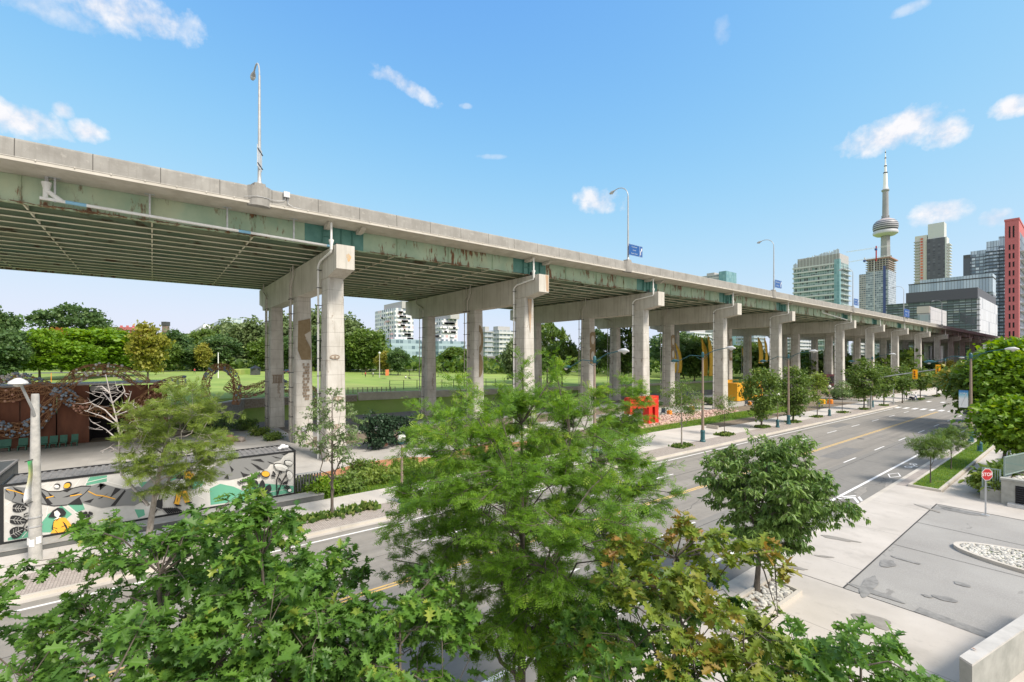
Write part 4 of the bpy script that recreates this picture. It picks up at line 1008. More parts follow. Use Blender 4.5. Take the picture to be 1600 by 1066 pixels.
# traffic signals
q = gnd(1361, 640, .1); o = empty('traffic_signal', (q.x, q.y, gz(q.y) + .1), 0, 'long mast arm over the road with two yellow traffic signals', 'traffic signal')
qa, qb, qc = onX(1369, 591, q.x), onX(1430, 583, -18.5), onX(1466, 579, -16)
dp_ = q.y
p0 = Vector((0, 0, 5.2)); r1 = ray(1430, 585); t = q.y / r1[1]; ph1 = Vector((t * r1[0], q.y, H + t * r1[2])) - o.location
r1 = ray(1466, 577); t = q.y / r1[1]; ph2 = Vector((t * r1[0], q.y, H + t * r1[2])) - o.location
r1 = ray(1369, 591); t = q.y / r1[1]; ph0 = Vector((t * r1[0], q.y, H + t * r1[2])) - o.location
mb = MB(); mb.lathe([(.16, 0), (.12, ph0.z + .3)], (0, 0, 0), 10); shade_auto(mb.build('mast', M['graypole'], o))
mb = MB(); mb.tube([(0, 0, ph0.z), ph0, (ph0 + ph1) / 2 + Vector((0, 0, .2)), ph1 + Vector((0, 0, .35)), ph2], [.11, .1, .09, .07, .05], 8); shade_auto(mb.build('mast_arm', M['graypole'], o))
def head(c, sc=1.0):
    e = MB(); e.box(c.x - .32 * sc, c.x + .32 * sc, c.y - .12, c.y - .08, c.z - .75 * sc, c.z + .75 * sc); e.box(c.x - .17 * sc, c.x + .17 * sc, c.y - .3, c.y - .12, c.z - .55 * sc, c.z + .55 * sc)
    h_ = e.build('signal_head', M['sigyellow'], o)
    for k, colr in ((.36, 'cloth_red'), (0, 'cardark'), (-.36, 'cardark')):
        l = MB(); l.lathe([(.13, 0), (.12, .02)], (0, 0, 0), 12); ob = l.build('lens', M[colr], h_); ob.location = (c.x, c.y - .3, c.z + k * sc); ob.rotation_euler = (R(90), 0, 0)
        l = MB(); l.tube([(c.x, c.y - .3, c.z + k * sc + .05), (c.x, c.y - .48, c.z + k * sc + .08)], .14, 8, cap=False); l.build('visor', M['sigyellow'], h_)
head(ph1, 1.1); head(ph2, 1.0)
for px_, py_, top_, lab in ((1413, 627, 609, 'grey signal post beside the pedestrians at the crossing'), (1396, 632, 600, 'slim grey post between boulevard trees before the crossing')):
    q = gnd(px_, py_, .1); z = onX(px_, top_, q.x).z
    mb = MB(); mb.lathe([(.12, 0), (.1, .3), (.07, z - q.z)], (0, 0, 0), 8); mb.box(-.14, .14, -.14, .14, z - q.z - .6, z - q.z)
    t = mb.build('signal_post', M['graypole']); t.location = q; tag(t, lab, 'post')
q = gnd(1360, 635, .1); mb = MB(); mb.bbox(-.22, .22, -.2, .2, 0, 1.5, .03); mb.box(-.25, .25, -.23, .23, 1.5, 1.56); t = mb.build('utility_cabinet', M['steel']); t.location = (q.x, q.y - 1, q.z); tag(t, 'grey metal utility cabinet near the signal mast', 'cabinet')
# stop sign
q = gnd(1540, 805, .11); zc = onX(1541, 740, q.x).z - q.z
o = empty('stop_sign', q, 0, 'red octagonal stop sign on a galvanised post at the driveway mouth', 'stop sign')
mb = MB(); mb.box(-.035, .035, -.03, .03, 0, zc + .35); mb.box(-.16, .16, -.12, .12, 0, .025); mb.build('post', M['steel'], o)
fa = math.atan2(-q.y, -q.x) 
sg = empty('sign_face', (0, 0, zc)); sg.parent = o; sg.rotation_euler = (0, 0, R(200))
rad = .36
def oct_(r): return [(r * math.cos(R(22.5 + 45 * k)), r * math.sin(R(22.5 + 45 * k))) for k in range(8)]
bpy.data.objects.remove(sg)
yaw = R(-52)
sf_ = MB(); sf_.exX(oct_(rad), -.045, -.04); sf_.mi = 1; sf_.exX(oct_(rad * .94), -.049, -.045)
s1 = sf_.build('sign_face', [M['signwhite'], M['signred']], o); s1.location = (.03, -.01, zc); s1.rotation_euler = (0, 0, R(56))
t = text(s1, 'STOP', .27, (0, -.052, 0), (R(90), 0, 0), M['signwhite'])
# ================================================================ MURAL CONTAINER AND NEIGHBOURS
XMU = -30.7
TL, TR, BR, BL = onX(6, 760, XMU), onX(459, 707, XMU), onX(461, 769, XMU), onX(11, 846, XMU)
ya, yb, za, zb_ = TL.y, TR.y, (BL.z + BR.z) / 2, (TL.z + TR.z) / 2
print('mural', ya, yb, za, zb_)
o = empty('shipping_container', (XMU, (ya + yb) / 2, za), 0, 'long dark container whose street side carries the painted mural', 'shipping container')
o.location = (0, 0, 0)
XB = XMU - 2.44
mb = MB(); mb.box(XB, XMU - .06, ya - .05, yb + .05, za - .12, zb_ + .02); mb.build('body', M['charcoal'], o)
n = 44; pr = []
for k in range(n):
    y = ya + (yb - ya) * k / n; d = (yb - ya) / n; pr += [(y, zb_ + .03), (y + d * .35, zb_ + .03), (y + d * .5, zb_ + .075), (y + d * .85, zb_ + .075)]
pr.append((yb, zb_ + .03)); mb = MB(); mb.exY([(ya, zb_ + .02)] + pr + [(yb, zb_ + .02)], XB + .1, XMU - .1); mb.build('roof', M['roofmetal'], o)
mb = MB(); f = .09
mb.box(XMU - .06, XMU + .03, ya - .12, yb + .1, za - .1, za - .01); mb.box(XMU - .06, XMU + .03, ya - .12, yb + .1, zb_, zb_ + .1)
mb.box(XMU - .06, XMU + .035, ya - .12, ya, za - .012, zb_ + .002); mb.box(XMU - .06, XMU + .035, yb, yb + .1, za - .012, zb_ + .002)
mb.box(XB - .02, XB + .08, ya - .12, yb + .1, zb_ + .02, zb_ + .1); mb.box(XB, XMU, yb + .051, yb + .12, zb_ + .02, zb_ + .1); mb.box(XB, XMU, ya - .12, ya - .051, zb_ + .02, zb_ + .1)
mb.build('frame', M['black'], o)
# mural traced as flat paint layers
mats_ = [M['mwhite'], M['mgrey'], M['mblack'], M['mgreen'], M['myellow'], M['mpale']]
W_, G_, K_, E_, Y_, P_ = range(6)
mu = MB(); mu.mi = 0; mu.box(XMU - .055, XMU, ya, yb, za - .01, zb_)
lay = [0]
def clampm(y, z): return (min(max(y, ya + .01), yb - .01), min(max(z, za + .01), zb_ - .01))
def poly(side, pts, c):
    lay[0] += 1; off = .0006 * lay[0]; out = []
    for x, y in pts:
        px, py = (x / 6.6625, 700 + y / 6.66) if side == 'L' else (230 + x / 6.6625, 690 + y / 6.66)
        q = onX(px, py, XMU); out.append(clampm(q.y, q.z))
    mu.mi = c; mu.exY(out, XMU + .0005, XMU + .001 + off)
def ell(side, cx, cy, a, b, ang, c, n=18):
    poly(side, [(cx + a * math.cos(t) * math.cos(ang) - b * math.sin(t) * math.sin(ang), cy + a * math.cos(t) * math.sin(ang) + b * math.sin(t) * math.cos(ang)) for t in [2 * math.pi * k / n for k in range(n)]], c)
def stroke(side, pts, wd, c):
    for a, b in zip(pts, pts[1:]):
        d = Vector((b[0] - a[0], b[1] - a[1])); n = Vector((-d.y, d.x)).normalized() * wd / 2
        poly(side, [(a[0] + n.x, a[1] + n.y), (b[0] + n.x, b[1] + n.y), (b[0] - n.x, b[1] - n.y), (a[0] - n.x, a[1] - n.y)], c)
def leafm(side, cx, cy, a, b, ang, c=K_, vein=W_):
    pts = []
    for k in range(20):
        t = 2 * math.pi * k / 20; r_ = 1 + .12 * math.cos(3 * t); x, y = a * math.cos(t) * r_, b * math.sin(t) * (1 - .25 * math.cos(t)); pts.append((cx + x * math.cos(ang) - y * math.sin(ang), cy + x * math.sin(ang) + y * math.cos(ang)))
    poly(side, pts, c)
    if vein is not None:
        ax = lambda u, v: (cx + u * math.cos(ang) - v * math.sin(ang), cy + u * math.sin(ang) + v * math.cos(ang))
        stroke(side, [ax(-a * .85, 0), ax(a * .85, 0)], 4, vein)
        for u in (-.5, -.15, .2):
            for s_ in (-1, 1): stroke(side, [ax(a * u, 0), ax(a * (u + .3), s_ * b * .75)], 3.5, vein)
# greens
poly('L', [(920, 305), (1115, 285), (1110, 350), (895, 392)], E_); poly('L', [(80, 965), (82, 940), (200, 885), (330, 845), (330, 930)], E_)
poly('L', [(415, 880), (425, 790), (500, 690), (640, 600), (750, 690), (690, 740), (540, 880)], E_); poly('L', [(700, 585), (860, 575), (885, 640), (800, 668)], E_)
poly('L', [(1400, 640), (1500, 640), (1510, 700), (1440, 730)], E_); poly('L', [(1480, 400), (1600, 360), (1600, 440), (1500, 450)], E_)
poly('R', [(-90, 430), (90, 400), (60, 460), (-40, 500)], E_); poly('R', [(210, 385), (300, 330), (400, 310), (350, 370), (230, 420)], E_); poly('R', [(420, 440), (520, 390), (600, 420), (560, 470), (470, 500)], E_)
poly('R', [(650, 490), (760, 440), (900, 470), (1000, 515), (1080, 440), (1250, 440), (1525, 462), (1530, 535), (1000, 622), (660, 660)], E_)
poly('R', [(40, 650), (45, 690), (110, 700), (90, 740), (45, 760)], G_)
for pts in ([(1020, 560), (1500, 490)], [(1060, 590), (1300, 520)]): stroke('R', pts, 5, W_)
for pts in ([(440, 390), (520, 330)], [(500, 445), (600, 330), (640, 300)], [(760, 420), (830, 330)], [(880, 390), (935, 300)], [(900, 360), (1115, 310)], [(1115, 350), (1300, 400)], [(480, 720), (500, 610), (560, 560)], [(690, 600), (780, 660), (800, 740)], [(60, 600), (120, 560)], [(60, 760), (180, 840)], [(230, 930), (300, 850)]): stroke('L', pts, 6, P_)
for pts in ([(150, 330), (60, 420)], [(430, 600), (520, 560), (600, 600)], [(560, 300), (700, 230)], [(230, 360), (230, 460)], [(1000, 300), (1100, 420), (1200, 400)]): stroke('R', pts, 6, P_)
# mountain bands
poly('L', [(45, 425), (130, 400), (250, 412), (390, 408), (500, 452), (620, 450), (720, 425), (850, 397), (950, 395), (1050, 365), (1200, 410), (1320, 430), (1440, 400), (1600, 480), (1600, 560), (1480, 560), (1400, 600), (1300, 600), (1160, 612), (1060, 625), (960, 600), (860, 572), (700, 590), (540, 600), (400, 575), (250, 592), (130, 560), (50, 522)], G_)
poly('R', [(-60, 480), (20, 400), (120, 330), (180, 300), (150, 250), (260, 300), (140, 520), (40, 600), (-60, 640)], G_)
poly('R', [(640, 310), (760, 210), (1000, 178), (1350, 128), (1440, 112), (1390, 190), (1290, 225), (1250, 280), (1180, 300), (1060, 345), (960, 380), (860, 400), (760, 400), (680, 420), (600, 380)], G_)
for pts in ([(60, 430), (110, 480), (60, 450)], [(130, 402), (230, 450), (250, 500), (160, 440)], [(150, 440), (170, 490), (120, 560), (150, 500)], [(230, 520), (260, 590), (290, 600), (225, 560)], [(400, 410), (450, 470), (550, 580), (500, 600), (440, 500)], [(500, 460), (560, 500), (580, 520), (520, 500)], [(640, 445), (770, 415), (700, 460)],
            [(650, 515), (780, 470), (840, 452), (800, 480), (700, 510)], [(950, 400), (900, 460), (700, 590), (860, 590), (850, 560), (830, 520), (920, 440)], [(1040, 370), (1010, 410), (1110, 385), (1040, 440), (1080, 370)], [(1200, 412), (1140, 525), (1260, 430)], [(1300, 432), (1150, 605), (1200, 600), (1310, 450)], [(1020, 530), (1130, 470), (1060, 520)], [(870, 560), (980, 525), (940, 570)], [(1440, 440), (1480, 560), (1520, 600), (1500, 500)]): poly('L', pts, K_)
for pts in ([(130, 560), (300, 605), (440, 580), (560, 603), (700, 592)], [(390, 407), (500, 453), (620, 452), (720, 427), (850, 396), (950, 396)]): stroke('L', pts, 7, K_)
for pts in ([(70, 430), (160, 450), (320, 500)], [(480, 520), (560, 500)], [(730, 500), (850, 480)], [(920, 450), (1000, 490), (1090, 500), (1200, 530)]): stroke('L', pts, 9, Y_)
for pts in ([(1080, 190), (1180, 180), (1220, 215)], [(1080, 222), (1150, 250), (1220, 300), (1160, 290)], [(970, 310), (1000, 370), (1070, 345), (1000, 330)], [(1010, 265), (1070, 305), (1040, 290)], [(1250, 205), (1330, 232), (1280, 225)], [(1300, 150), (1400, 175), (1340, 170)], [(1400, 130), (1470, 110), (1430, 140)], [(800, 380), (840, 340), (850, 390)], [(860, 250), (900, 290), (880, 320)]): poly('R', pts, K_)
# leaves left
leafm('L', 197, 626, 72, 42, .05); leafm('L', 188, 750, 92, 44, .1); leafm('L', 178, 872, 80, 55, -.45); leafm('L', 285, 690, 42, 16, -.3); leafm('L', 300, 838, 36, 24, .1)
stroke('L', [(240, 825), (280, 760), (325, 690)], 6, K_)
# woman with dark bob
poly('L', [(505, 712), (545, 655), (600, 620), (655, 628), (690, 672), (680, 700), (635, 712), (560, 722)], K_); poly('L', [(566, 662), (598, 645), (620, 665), (632, 685), (612, 712), (640, 722), (560, 745), (598, 718), (572, 705)], P_)
poly('L', [(560, 765), (620, 722), (685, 728), (735, 790), (768, 848), (722, 862), (600, 888), (528, 884), (556, 845)], Y_)
for pts in ([(560, 765), (545, 830), (560, 850)], [(655, 765), (690, 800), (715, 860)], [(560, 825), (600, 835)], [(640, 820), (690, 800)], [(600, 885), (580, 850)], [(620, 722), (590, 755)]): stroke('L', pts, 7, K_)
poly('L', [(655, 762), (680, 780), (712, 855), (690, 840)], K_)
rr = random.Random(2)
for k in range(15): x = 765 + k * 12.5; ell('L', x, 800 + 18 * math.sin(k) - k * 1.5, 22, 15 + 6 * rr.random(), rr.uniform(-1, 1), K_, 9)
for k in range(9): ell('L', 840 + k * 14, 690 - 20 * math.cos(k * 1.7), 18, 12, rr.uniform(-1, 1), K_, 9)
ell('L', 706, 386, 44, 32, -.4, K_); ell('L', 700, 388, 36, 24, -.4, Y_); ell('L', 598, 392, 32, 22, .1, K_); ell('L', 594, 396, 26, 16, .1, P_)
# walking figure
poly('R', [(300, 380), (320, 345), (350, 335), (378, 350), (372, 382), (335, 388)], K_)
poly('R', [(352, 380), (392, 392), (408, 440), (414, 505), (300, 520), (268, 520), (296, 440)], K_); poly('R', [(352, 385), (388, 396), (402, 440), (408, 500), (304, 514), (276, 514), (302, 440)], P_)
poly('R', [(306, 515), (408, 503), (425, 560), (442, 622), (392, 636), (372, 580), (358, 545), (345, 600), (330, 652), (274, 642), (290, 600)], Y_)
for pts in ([(306, 515), (290, 600), (276, 640)], [(345, 600), (360, 530), (365, 515)], [(400, 560), (420, 600)], [(320, 580), (310, 620)]): stroke('R', pts, 6, K_)
poly('R', [(285, 650), (330, 652), (358, 668), (300, 672)], K_); poly('R', [(395, 638), (430, 624), (468, 630), (410, 654)], K_)
poly('R', [(395, 395), (445, 400), (470, 440), (480, 490), (430, 470), (400, 430)], K_)
for cx, cy in ((400, 330), (435, 320), (465, 345), (410, 365), (445, 370), (470, 375)): ell('R', cx, cy, 21, 19, .3, Y_, 8)
for cx, cy in ((420, 345), (452, 355)): ell('R', cx, cy, 8, 8, 0, K_, 8)
# black plant and slashes
poly('R', [(48, 655), (100, 610), (160, 598), (162, 660), (150, 702)], K_); poly('R', [(40, 762), (110, 700), (75, 752)], K_)
for k in range(8): x = 160 + k * 20; stroke('R', [(x, 690), (x + 60, 748 - k * 4)], 9, K_)
for pts in ([(150, 600), (190, 500), (195, 480)], [(110, 620), (130, 560), (110, 510)]): stroke('R', pts, 5, K_)
poly('R', [(155, 495), (180, 462), (230, 462), (240, 485), (232, 500), (200, 480)], K_); poly('R', [(85, 515), (110, 495), (140, 510), (110, 505)], K_); ell('R', 205, 580, 16, 6, 0, K_)
poly('R', [(450, 690), (490, 700), (530, 705), (455, 712)], K_); ell('R', 1000, 470, 16, 14, 0, K_)
for k in range(10): x = 940 + k * 25; y = 425 - k * 10; poly('R', [(x, y - 14), (x + 14, y - 10), (x + 36, y + 14), (x + 20, y + 12)], K_)
ell('R', 1230, 338, 46, 34, .1, K_); ell('R', 1229, 333, 41, 28, .1, Y_)
leafm('R', 1121, 443, 42, 34, 1.2, K_, None); leafm('R', 1196, 445, 44, 28, -1.5, K_, None); leafm('R', 1262, 482, 36, 30, -1.2, K_, None); leafm('R', 1110, 523, 46, 24, -.2, K_, None)
for pts in ([(1140, 470), (1220, 515), (1300, 545)], [(1190, 490), (1180, 505)], [(1350, 556), (1345, 400), (1380, 310)], [(1355, 545), (1400, 420), (1445, 345)], [(1360, 545), (1370, 480)]): stroke('R', pts, 7, K_)
for cx, cy, an in ((1160, 570, -.8), (1195, 565, -.9), (1215, 548, -1.1), (1320, 325, .9), (1310, 355, .2), (1380, 395, 1), (1425, 430, -.8), (1450, 425, -1.2), (1390, 310, 1.2), (1440, 480, .5), (1465, 465, .3)): leafm('R', cx, cy, 22, 8, an, K_, None)
for cx, cy, a, b, an in ((1390, 258, 72, 26, .25), (1470, 215, 42, 18, .2), (1478, 340, 40, 28, 1.1)): ell('R', cx, cy, a + 4, b + 4, an, K_); ell('R', cx, cy, a, b, an, P_); ell('R', cx - 4, cy + b * .8, a * .8, b * .7, an, W_)
ell('R', 1478, 505, 24, 20, -.3, K_); ell('R', 1478, 503, 18, 14, -.3, P_)
mu.build('mural', mats_, o)
# clutter on the container roof
q = onZ(442, 702, zb_ + .1); mb = MB()
for dx, dy, r_ in ((0, 0, .2), (-.1, .22, .14), (.08, -.2, .12)): mb.ball((q.x + dx, q.y + dy, zb_ + .1 + r_ * .8), r_, 8, 5, .8)
t = mb.build('rag_bundle', M['cloth_white']); tag(t, 'crumpled white bundle on the right end of the container roof', 'bundle')
# plinth
XP = -29.62; ye = gnd(503, 781).y
pz = onX(0, 854.5, XP).z
o = empty('retaining_plinth', (0, 0, 0), 0, 'low dark grey plinth wall running under the mural container', 'plinth')
mb = MB(); mb.box(XP - .6, XP, -16, ye, -.6, za - .14); mb.build('wall', M['plinth'], o)
mb = MB(); mb.box(XP - 1.05, XP + .03, -16, ye + .02, za - .138, za - .11); mb.build('ledge', M['plinthtop'], o)
# slatted end fence right of the mural
o = empty('slat_fence', (0, 0, 0), 0, 'short dark slatted fence joining the right end of the container', 'fence')
for k in range(9):
    mb = MB(); y = yb + .25 + k * .17; mb.box(XMU - .35, XMU - .31, y, y + .1, za - .12, za + .95); mb.build('slat', M['charcoal'], o)
mb = MB(); mb.box(XMU - .4, XMU - .26, yb + .12, yb + 1.75, za + .95, za + 1.03); mb.build('top_rail', M['steel'], o)
# second container on the left
o = empty('shipping_container', (0, 0, 0), 0, 'dark ribbed container at the left edge, behind the mural container', 'shipping container')
c1 = onZ(28, 718, 3.0); y1_ = c1.y
mb = MB(); mb.box(c1.x, c1.x + 6.05, y1_ - 2.44, y1_ - .03, 0, 2.98); mb.build('body', M['charcoal'], o)
mb = MB(); n = 40; pf = [(c1.x, y1_ - .04)]
for k in range(n): x = c1.x + 6.0 * k / n; d = 6.0 / n; pf += [(x + d * .1, y1_ - .02), (x + d * .3, y1_ + .02), (x + d * .6, y1_ + .02), (x + d * .8, y1_ - .02)]
pf.append((c1.x + 6.0, y1_ - .04)); mb.prism(pf, .1, 2.92); mb.build('side_panel', M['charcoal'], o)
mb = MB(); mb.box(c1.x - .03, c1.x + 6.08, y1_ - .05, y1_ + .05, 2.92, 3.02); mb.box(c1.x - .05, c1.x + .06, y1_ - 2.5, y1_ + .05, 2.92, 3.02); mb.build('top_rail', M['roofmetal'], o)
# ================================================================ CORTEN BUILDING, LATTICE
XW = -64.4
def wy(px): return onX(px, 640, XW).y
zw = 6.1
o = empty('rust_steel_building', (0, 0, 0), 0, 'low building clad in tall rust coloured steel panels along the lawn edge', 'building')
edges = [-70, -35, -4, 31, 88, 140]
for a, b in zip(edges, edges[1:]):
    mb = MB(); mb.box(XW - .5 + (.12 if a in (31,) else 0), XW + (.12 if a in (31,) else 0), wy(a) + .06, wy(b) - .03, -.5, zw - .15); mb.build('wall_panel', M['corten'], o)
for a, b in ((193, 232), (232, 262)):
    mb = MB(); mb.box(XW - .5, XW, wy(a) + .03, wy(b) - .03, -.5, zw - .3); mb.build('wall_panel', M['corten'], o)
mb = MB(); mb.box(XW - 3.0, XW - 2.9, wy(139), wy(194), -.5, zw - .4); mb.box(XW - 2.9, XW - .01, wy(140) - .12, wy(140) - .02, -.5, zw - .4); mb.box(XW - 2.9, XW - .01, wy(193) + .02, wy(193) + .12, -.5, zw - .4); mb.build('entrance_recess', M['void'], o)
mb = MB(); mb.box(XW - 2.5, XW - .4, wy(140), wy(178), zw - .75, zw - .25); mb.build('soffit_panel', M['plinthtop'], o)
mb = MB(); mb.box(XW - 4.2, XW + .05, wy(-70), wy(262), zw - .14, zw + .02); mb.build('coping', M['white_conc'], o)
# lattice of woven rattan bands with balls
def lattice(name, label, ctr, rad, strands, seed, clusters, X=-63.6):
    rr = random.Random(seed)
    P = []
    for i in range(len(ctr) - 1):    # Catmull-Rom
        p0_, p1_, p2_, p3_ = (Vector(ctr[max(i - 1, 0)]), Vector(ctr[i]), Vector(ctr[i + 1]), Vector(ctr[min(i + 2, len(ctr) - 1)]))
        for k in range(8):
            t = k / 8; P.append(.5 * ((2 * p1_) + (p2_ - p0_) * t + (2 * p0_ - 5 * p1_ + 4 * p2_ - p3_) * t * t + (3 * p1_ - p0_ - 3 * p2_ + p3_) * t ** 3))
    P.append(Vector(ctr[-1])); n = len(P); fr = []
    for i, p in enumerate(P):
        d = (P[min(i + 1, n - 1)] - P[max(i - 1, 0)]).normalized(); a = Vector((1, 0, 0)); b = d.cross(a).normalized(); fr.append((p, a, b))
    o = empty(name, (0, 0, 0), 0, label, 'woven sculpture', 'woven rattan bands along the lawn edge')
    mb = MB()
    for s_ in range(strands):
        ph = 2 * math.pi * s_ / strands + rr.uniform(-.2, .2); tw = rr.uniform(-.22, .22); q = rr.uniform(.82, 1.08); wob = rr.uniform(0, 6)
        mb.tube([p + (a * math.cos(ph + tw * i) + b * math.sin(ph + tw * i)) * rad * q * (1 + .12 * math.sin(i * .8 + wob)) for i, (p, a, b) in enumerate(fr)], .03, 3, False)
    for i in range(0, n, 2):
        p, a, b = fr[i]; mb.tube([p + (a * math.cos(t) + b * math.sin(t)) * rad for t in np.linspace(0, 2 * math.pi, 9)], .022, 3, False)
    mb.build('woven_band', M['rattan'], o)
    for t0, t1, m_, cnt in clusters:
        mb = MB()
        for _ in range(cnt):
            p, a, b = fr[min(n - 1, int((t0 + (t1 - t0) * rr.random()) * n))]; an = rr.uniform(-1.5, 2.2)
            mb.ball(tuple(p + (a * math.cos(an) + b * math.sin(an)) * rad * 1.02), rr.uniform(.09, .16), 7, 4)
        mb.build('ball_cluster', M[m_], o, True)['kind'] = 'stuff'
    return o
def LZ(px, py, X=-63.6): q = onX(px, py, X); return (q.x, q.y, q.z)
lattice('woven_sculpture', 'left woven rattan band looping across the rust steel wall with blue balls', [LZ(-40, 640), LZ(-5, 668), LZ(25, 672), LZ(55, 662), LZ(85, 622), LZ(105, 600), LZ(130, 583), LZ(160, 577), LZ(195, 583), LZ(228, 602)], .62, 22, 1,
        [(0.05, .3, 'ballblue', 50), (.3, .42, 'ballblue', 40), (.6, .95, 'ballwhite', 40)])
lattice('woven_sculpture', 'woven rattan band swooping low across the dark entrance with coral balls', [LZ(-30, 612), LZ(10, 618), LZ(40, 612), LZ(70, 606), LZ(95, 612), LZ(120, 630), LZ(150, 643), LZ(185, 645), LZ(215, 632), LZ(240, 612), LZ(262, 600), LZ(290, 596)], .6, 22, 2,
        [(.33, .45, 'ballblue', 60), (.45, .5, 'ballcoral', 16), (.7, .85, 'ballcoral', 18), (.86, 1, 'ballblue', 20), (0, .15, 'ballcoral', 20)], -63.2)
lattice('woven_sculpture', 'small woven rattan arch standing against the bright lawn', [LZ(322, 620, -66.5), LZ(321, 603, -66.5), LZ(326, 585, -66.5), LZ(342, 573, -66.5), LZ(358, 578, -66.5), LZ(368, 592, -66.5), LZ(371, 612, -66.5), LZ(368, 632, -66.5)], .42, 18, 3, [(.1, .9, 'ballblue', 34), (0, .2, 'ballcoral', 10)])
lattice('woven_sculpture', 'woven rattan band passing behind the first pier with blue and coral balls', [LZ(355, 600, -68), LZ(378, 612, -68), LZ(400, 608, -68), LZ(425, 600, -68), LZ(450, 604, -68), LZ(472, 605, -68), LZ(490, 615, -68), LZ(500, 640, -68)], .75, 24, 4, [(.1, .35, 'ballcoral', 26), (.38, .55, 'ballblue', 40), (.7, .95, 'ballblue', 40)])
lattice('woven_sculpture', 'pale woven net mound of blue balls above the lawn edge at far left', [LZ(-20, 597, -65), LZ(10, 592, -65), LZ(35, 588, -65), LZ(60, 597, -65), LZ(75, 602, -65)], .35, 14, 5, [(0, 1, 'ballblue', 60), (0, .5, 'ballwhite', 30)])
# benches against the rust wall
for i, (a, b) in enumerate(((-2, 17), (28, 43), (61, 74), (77, 90), (93, 105), (111, 122))):
    ya_, yb_ = onX(a, 690, -62.6).y, onX(b, 690, -62.6).y; z = gz(-8)
    lab = ['dark green bench at the far left below the rust wall', 'dark green bench beside the pale pole below the rust wall', 'leftmost of four small green seats under the rust wall', 'second of four small green seats under the rust wall', 'third of four small green seats under the rust wall', 'rightmost small green seat beside the dark entrance'][i]
    o = empty('garden_seat', (0, 0, z), 0, lab, 'seat', 'green seats under the rust wall')
    mb = MB(); mb.box(-62.7, -62.1, ya_, yb_, .4, .46); mb.build('seat', M['benchgreen'], o)
    mb = MB(); mb.beam((-62.72, (ya_ + yb_) / 2, .42), (-62.95, (ya_ + yb_) / 2, 1.1), yb_ - ya_, .05); mb.build('backrest', M['benchgreen'], o)
    for yy in (ya_ + .03, yb_ - .08):
        mb = MB(); mb.box(-62.7, -62.1, yy, yy + .05, 0, .4); mb.build('side_leg', M['benchgreen'], o)
# retaining wall of stone behind the first pier
def wallline(name, label, pts, topf, m, th=.4, cop=None):
    o = empty(name, (0, 0, 0), 0, label, 'wall'); mb = MB(); c = MB()
    for (a, b) in zip(pts, pts[1:]):
        a, b = Vector(a), Vector(b); d = (b - a).normalized(); n = Vector((-d.y, d.x)) * th / 2
        P_ = [a + n, b + n, b - n, a - n]
        mb.prism([tuple(p) for p in P_], lambda x, y: gz(y) - .3, lambda x, y: topf(y)); n2 = n * 1.2; Q = [a + n2, b + n2, b - n2, a - n2]
        c.prism([tuple(p) for p in Q], lambda x, y: topf(y) + .003, lambda x, y: topf(y) + .14)
    mb.build('wall_body', m, o); c.build('coping', cop or M['ledge'], o); return o
wallline('retaining_wall', 'curved rough stone retaining wall behind the first pier', [(-64.6, wy(262)), (-66, 5.2), (-69.5, 7.6), (-73.4, 10), (-73.8, 18), (-73.8, 26)], lambda y: lerp_tab(y, ETAB) - .1, M['stone'])
wallline('retaining_wall', 'long pale concrete wall at the foot of the lawn beyond the piers', [(-73.9, 26.3), (-74, 50), (-74.5, 90), (-76, 150)], lambda y: lerp_tab(y, ETAB) - .05 + .3, M['soffit'])
# boulders and low planters under the deck
for i, (px, py, r_, m_, lab) in enumerate(((358, 692, .55, 'redstone', 'upright reddish boulder beside the container roof'), (376, 690, .5, 'stone', 'mossy grey boulder next to the reddish boulder'), (598, 697, .5, 'redstone', 'reddish stone on the path left of the feathery locust'))):
    q = gnd(px, py); rr = random.Random(i + 3); bm = bmesh.new(); bmesh.ops.create_icosphere(bm, subdivisions=2, radius=r_)
    for v in bm.verts: v.co *= rr.uniform(.82, 1.15); v.co.z *= 1.2 if i == 0 else .75
    me = bpy.data.meshes.new('boulder'); bm.to_mesh(me); bm.free(); me.materials.append(M[m_]); t = link('boulder', me); t.location = (q.x, q.y, q.z + r_ * .4); tag(t, lab, 'boulder')
# ================================================================ SCULPTURE, BOXES, BANNERS, SEATS
q = gnd(1022, 662); o = empty('gate_sculpture', (q.x, q.y, gz(q.y)), R(0), 'bright red gateway sculpture beside the third pier', 'sculpture')
pL = onX(1003, 640, q.x); hgt = onX(1022, 619, q.x).z - gz(q.y)
y0_, y1_ = onX(1014, 640, q.x).y - q.y, onX(1029, 640, q.x).y - q.y
yl = onX(985, 640, q.x).y - q.y; hb = hgt - 1.5; sl_ = (y1_ - y0_) * .36
for a_, b_2 in ((y0_, y0_ + sl_), (y1_ - sl_, y1_)): mb = MB(); mb.box(-1.0, .0, a_, b_2, 0, hb - .004); mb.build('post', M['sculpt_red'], o)
mb = MB(); mb.box(-1.0, .0, yl, y1_, hb, hgt); mb.build('lintel', M['sculpt_red'], o); mb = MB(); mb.box(-1.0, .0, yl, yl + .7, hb - .7, hb - .004); mb.build('hanging_end', M['sculpt_red'], o)
mb = MB(); mb.box(-.9, -.5, y0_ + sl_ + .01, y1_ - sl_ - .01, 0, hb - .01); mb.build('inner_panel', M['sculpt_red_in'], o)  # darker red panel in the slot between the posts
q = gnd(1192, 628); yb0, yb1 = onX(1152, 610, -47).y, onX(1192, 610, -47).y
o = empty('site_container', (0, 0, 0), 0, 'yellow metal box container behind the dense boulevard tree', 'container')
zz = onX(1160, 599, -47).z
mb = MB(); mb.box(-49.4, -47, yb0, yb1, gz(80), zz); mb.build('body', M['cont_yellow'], o)
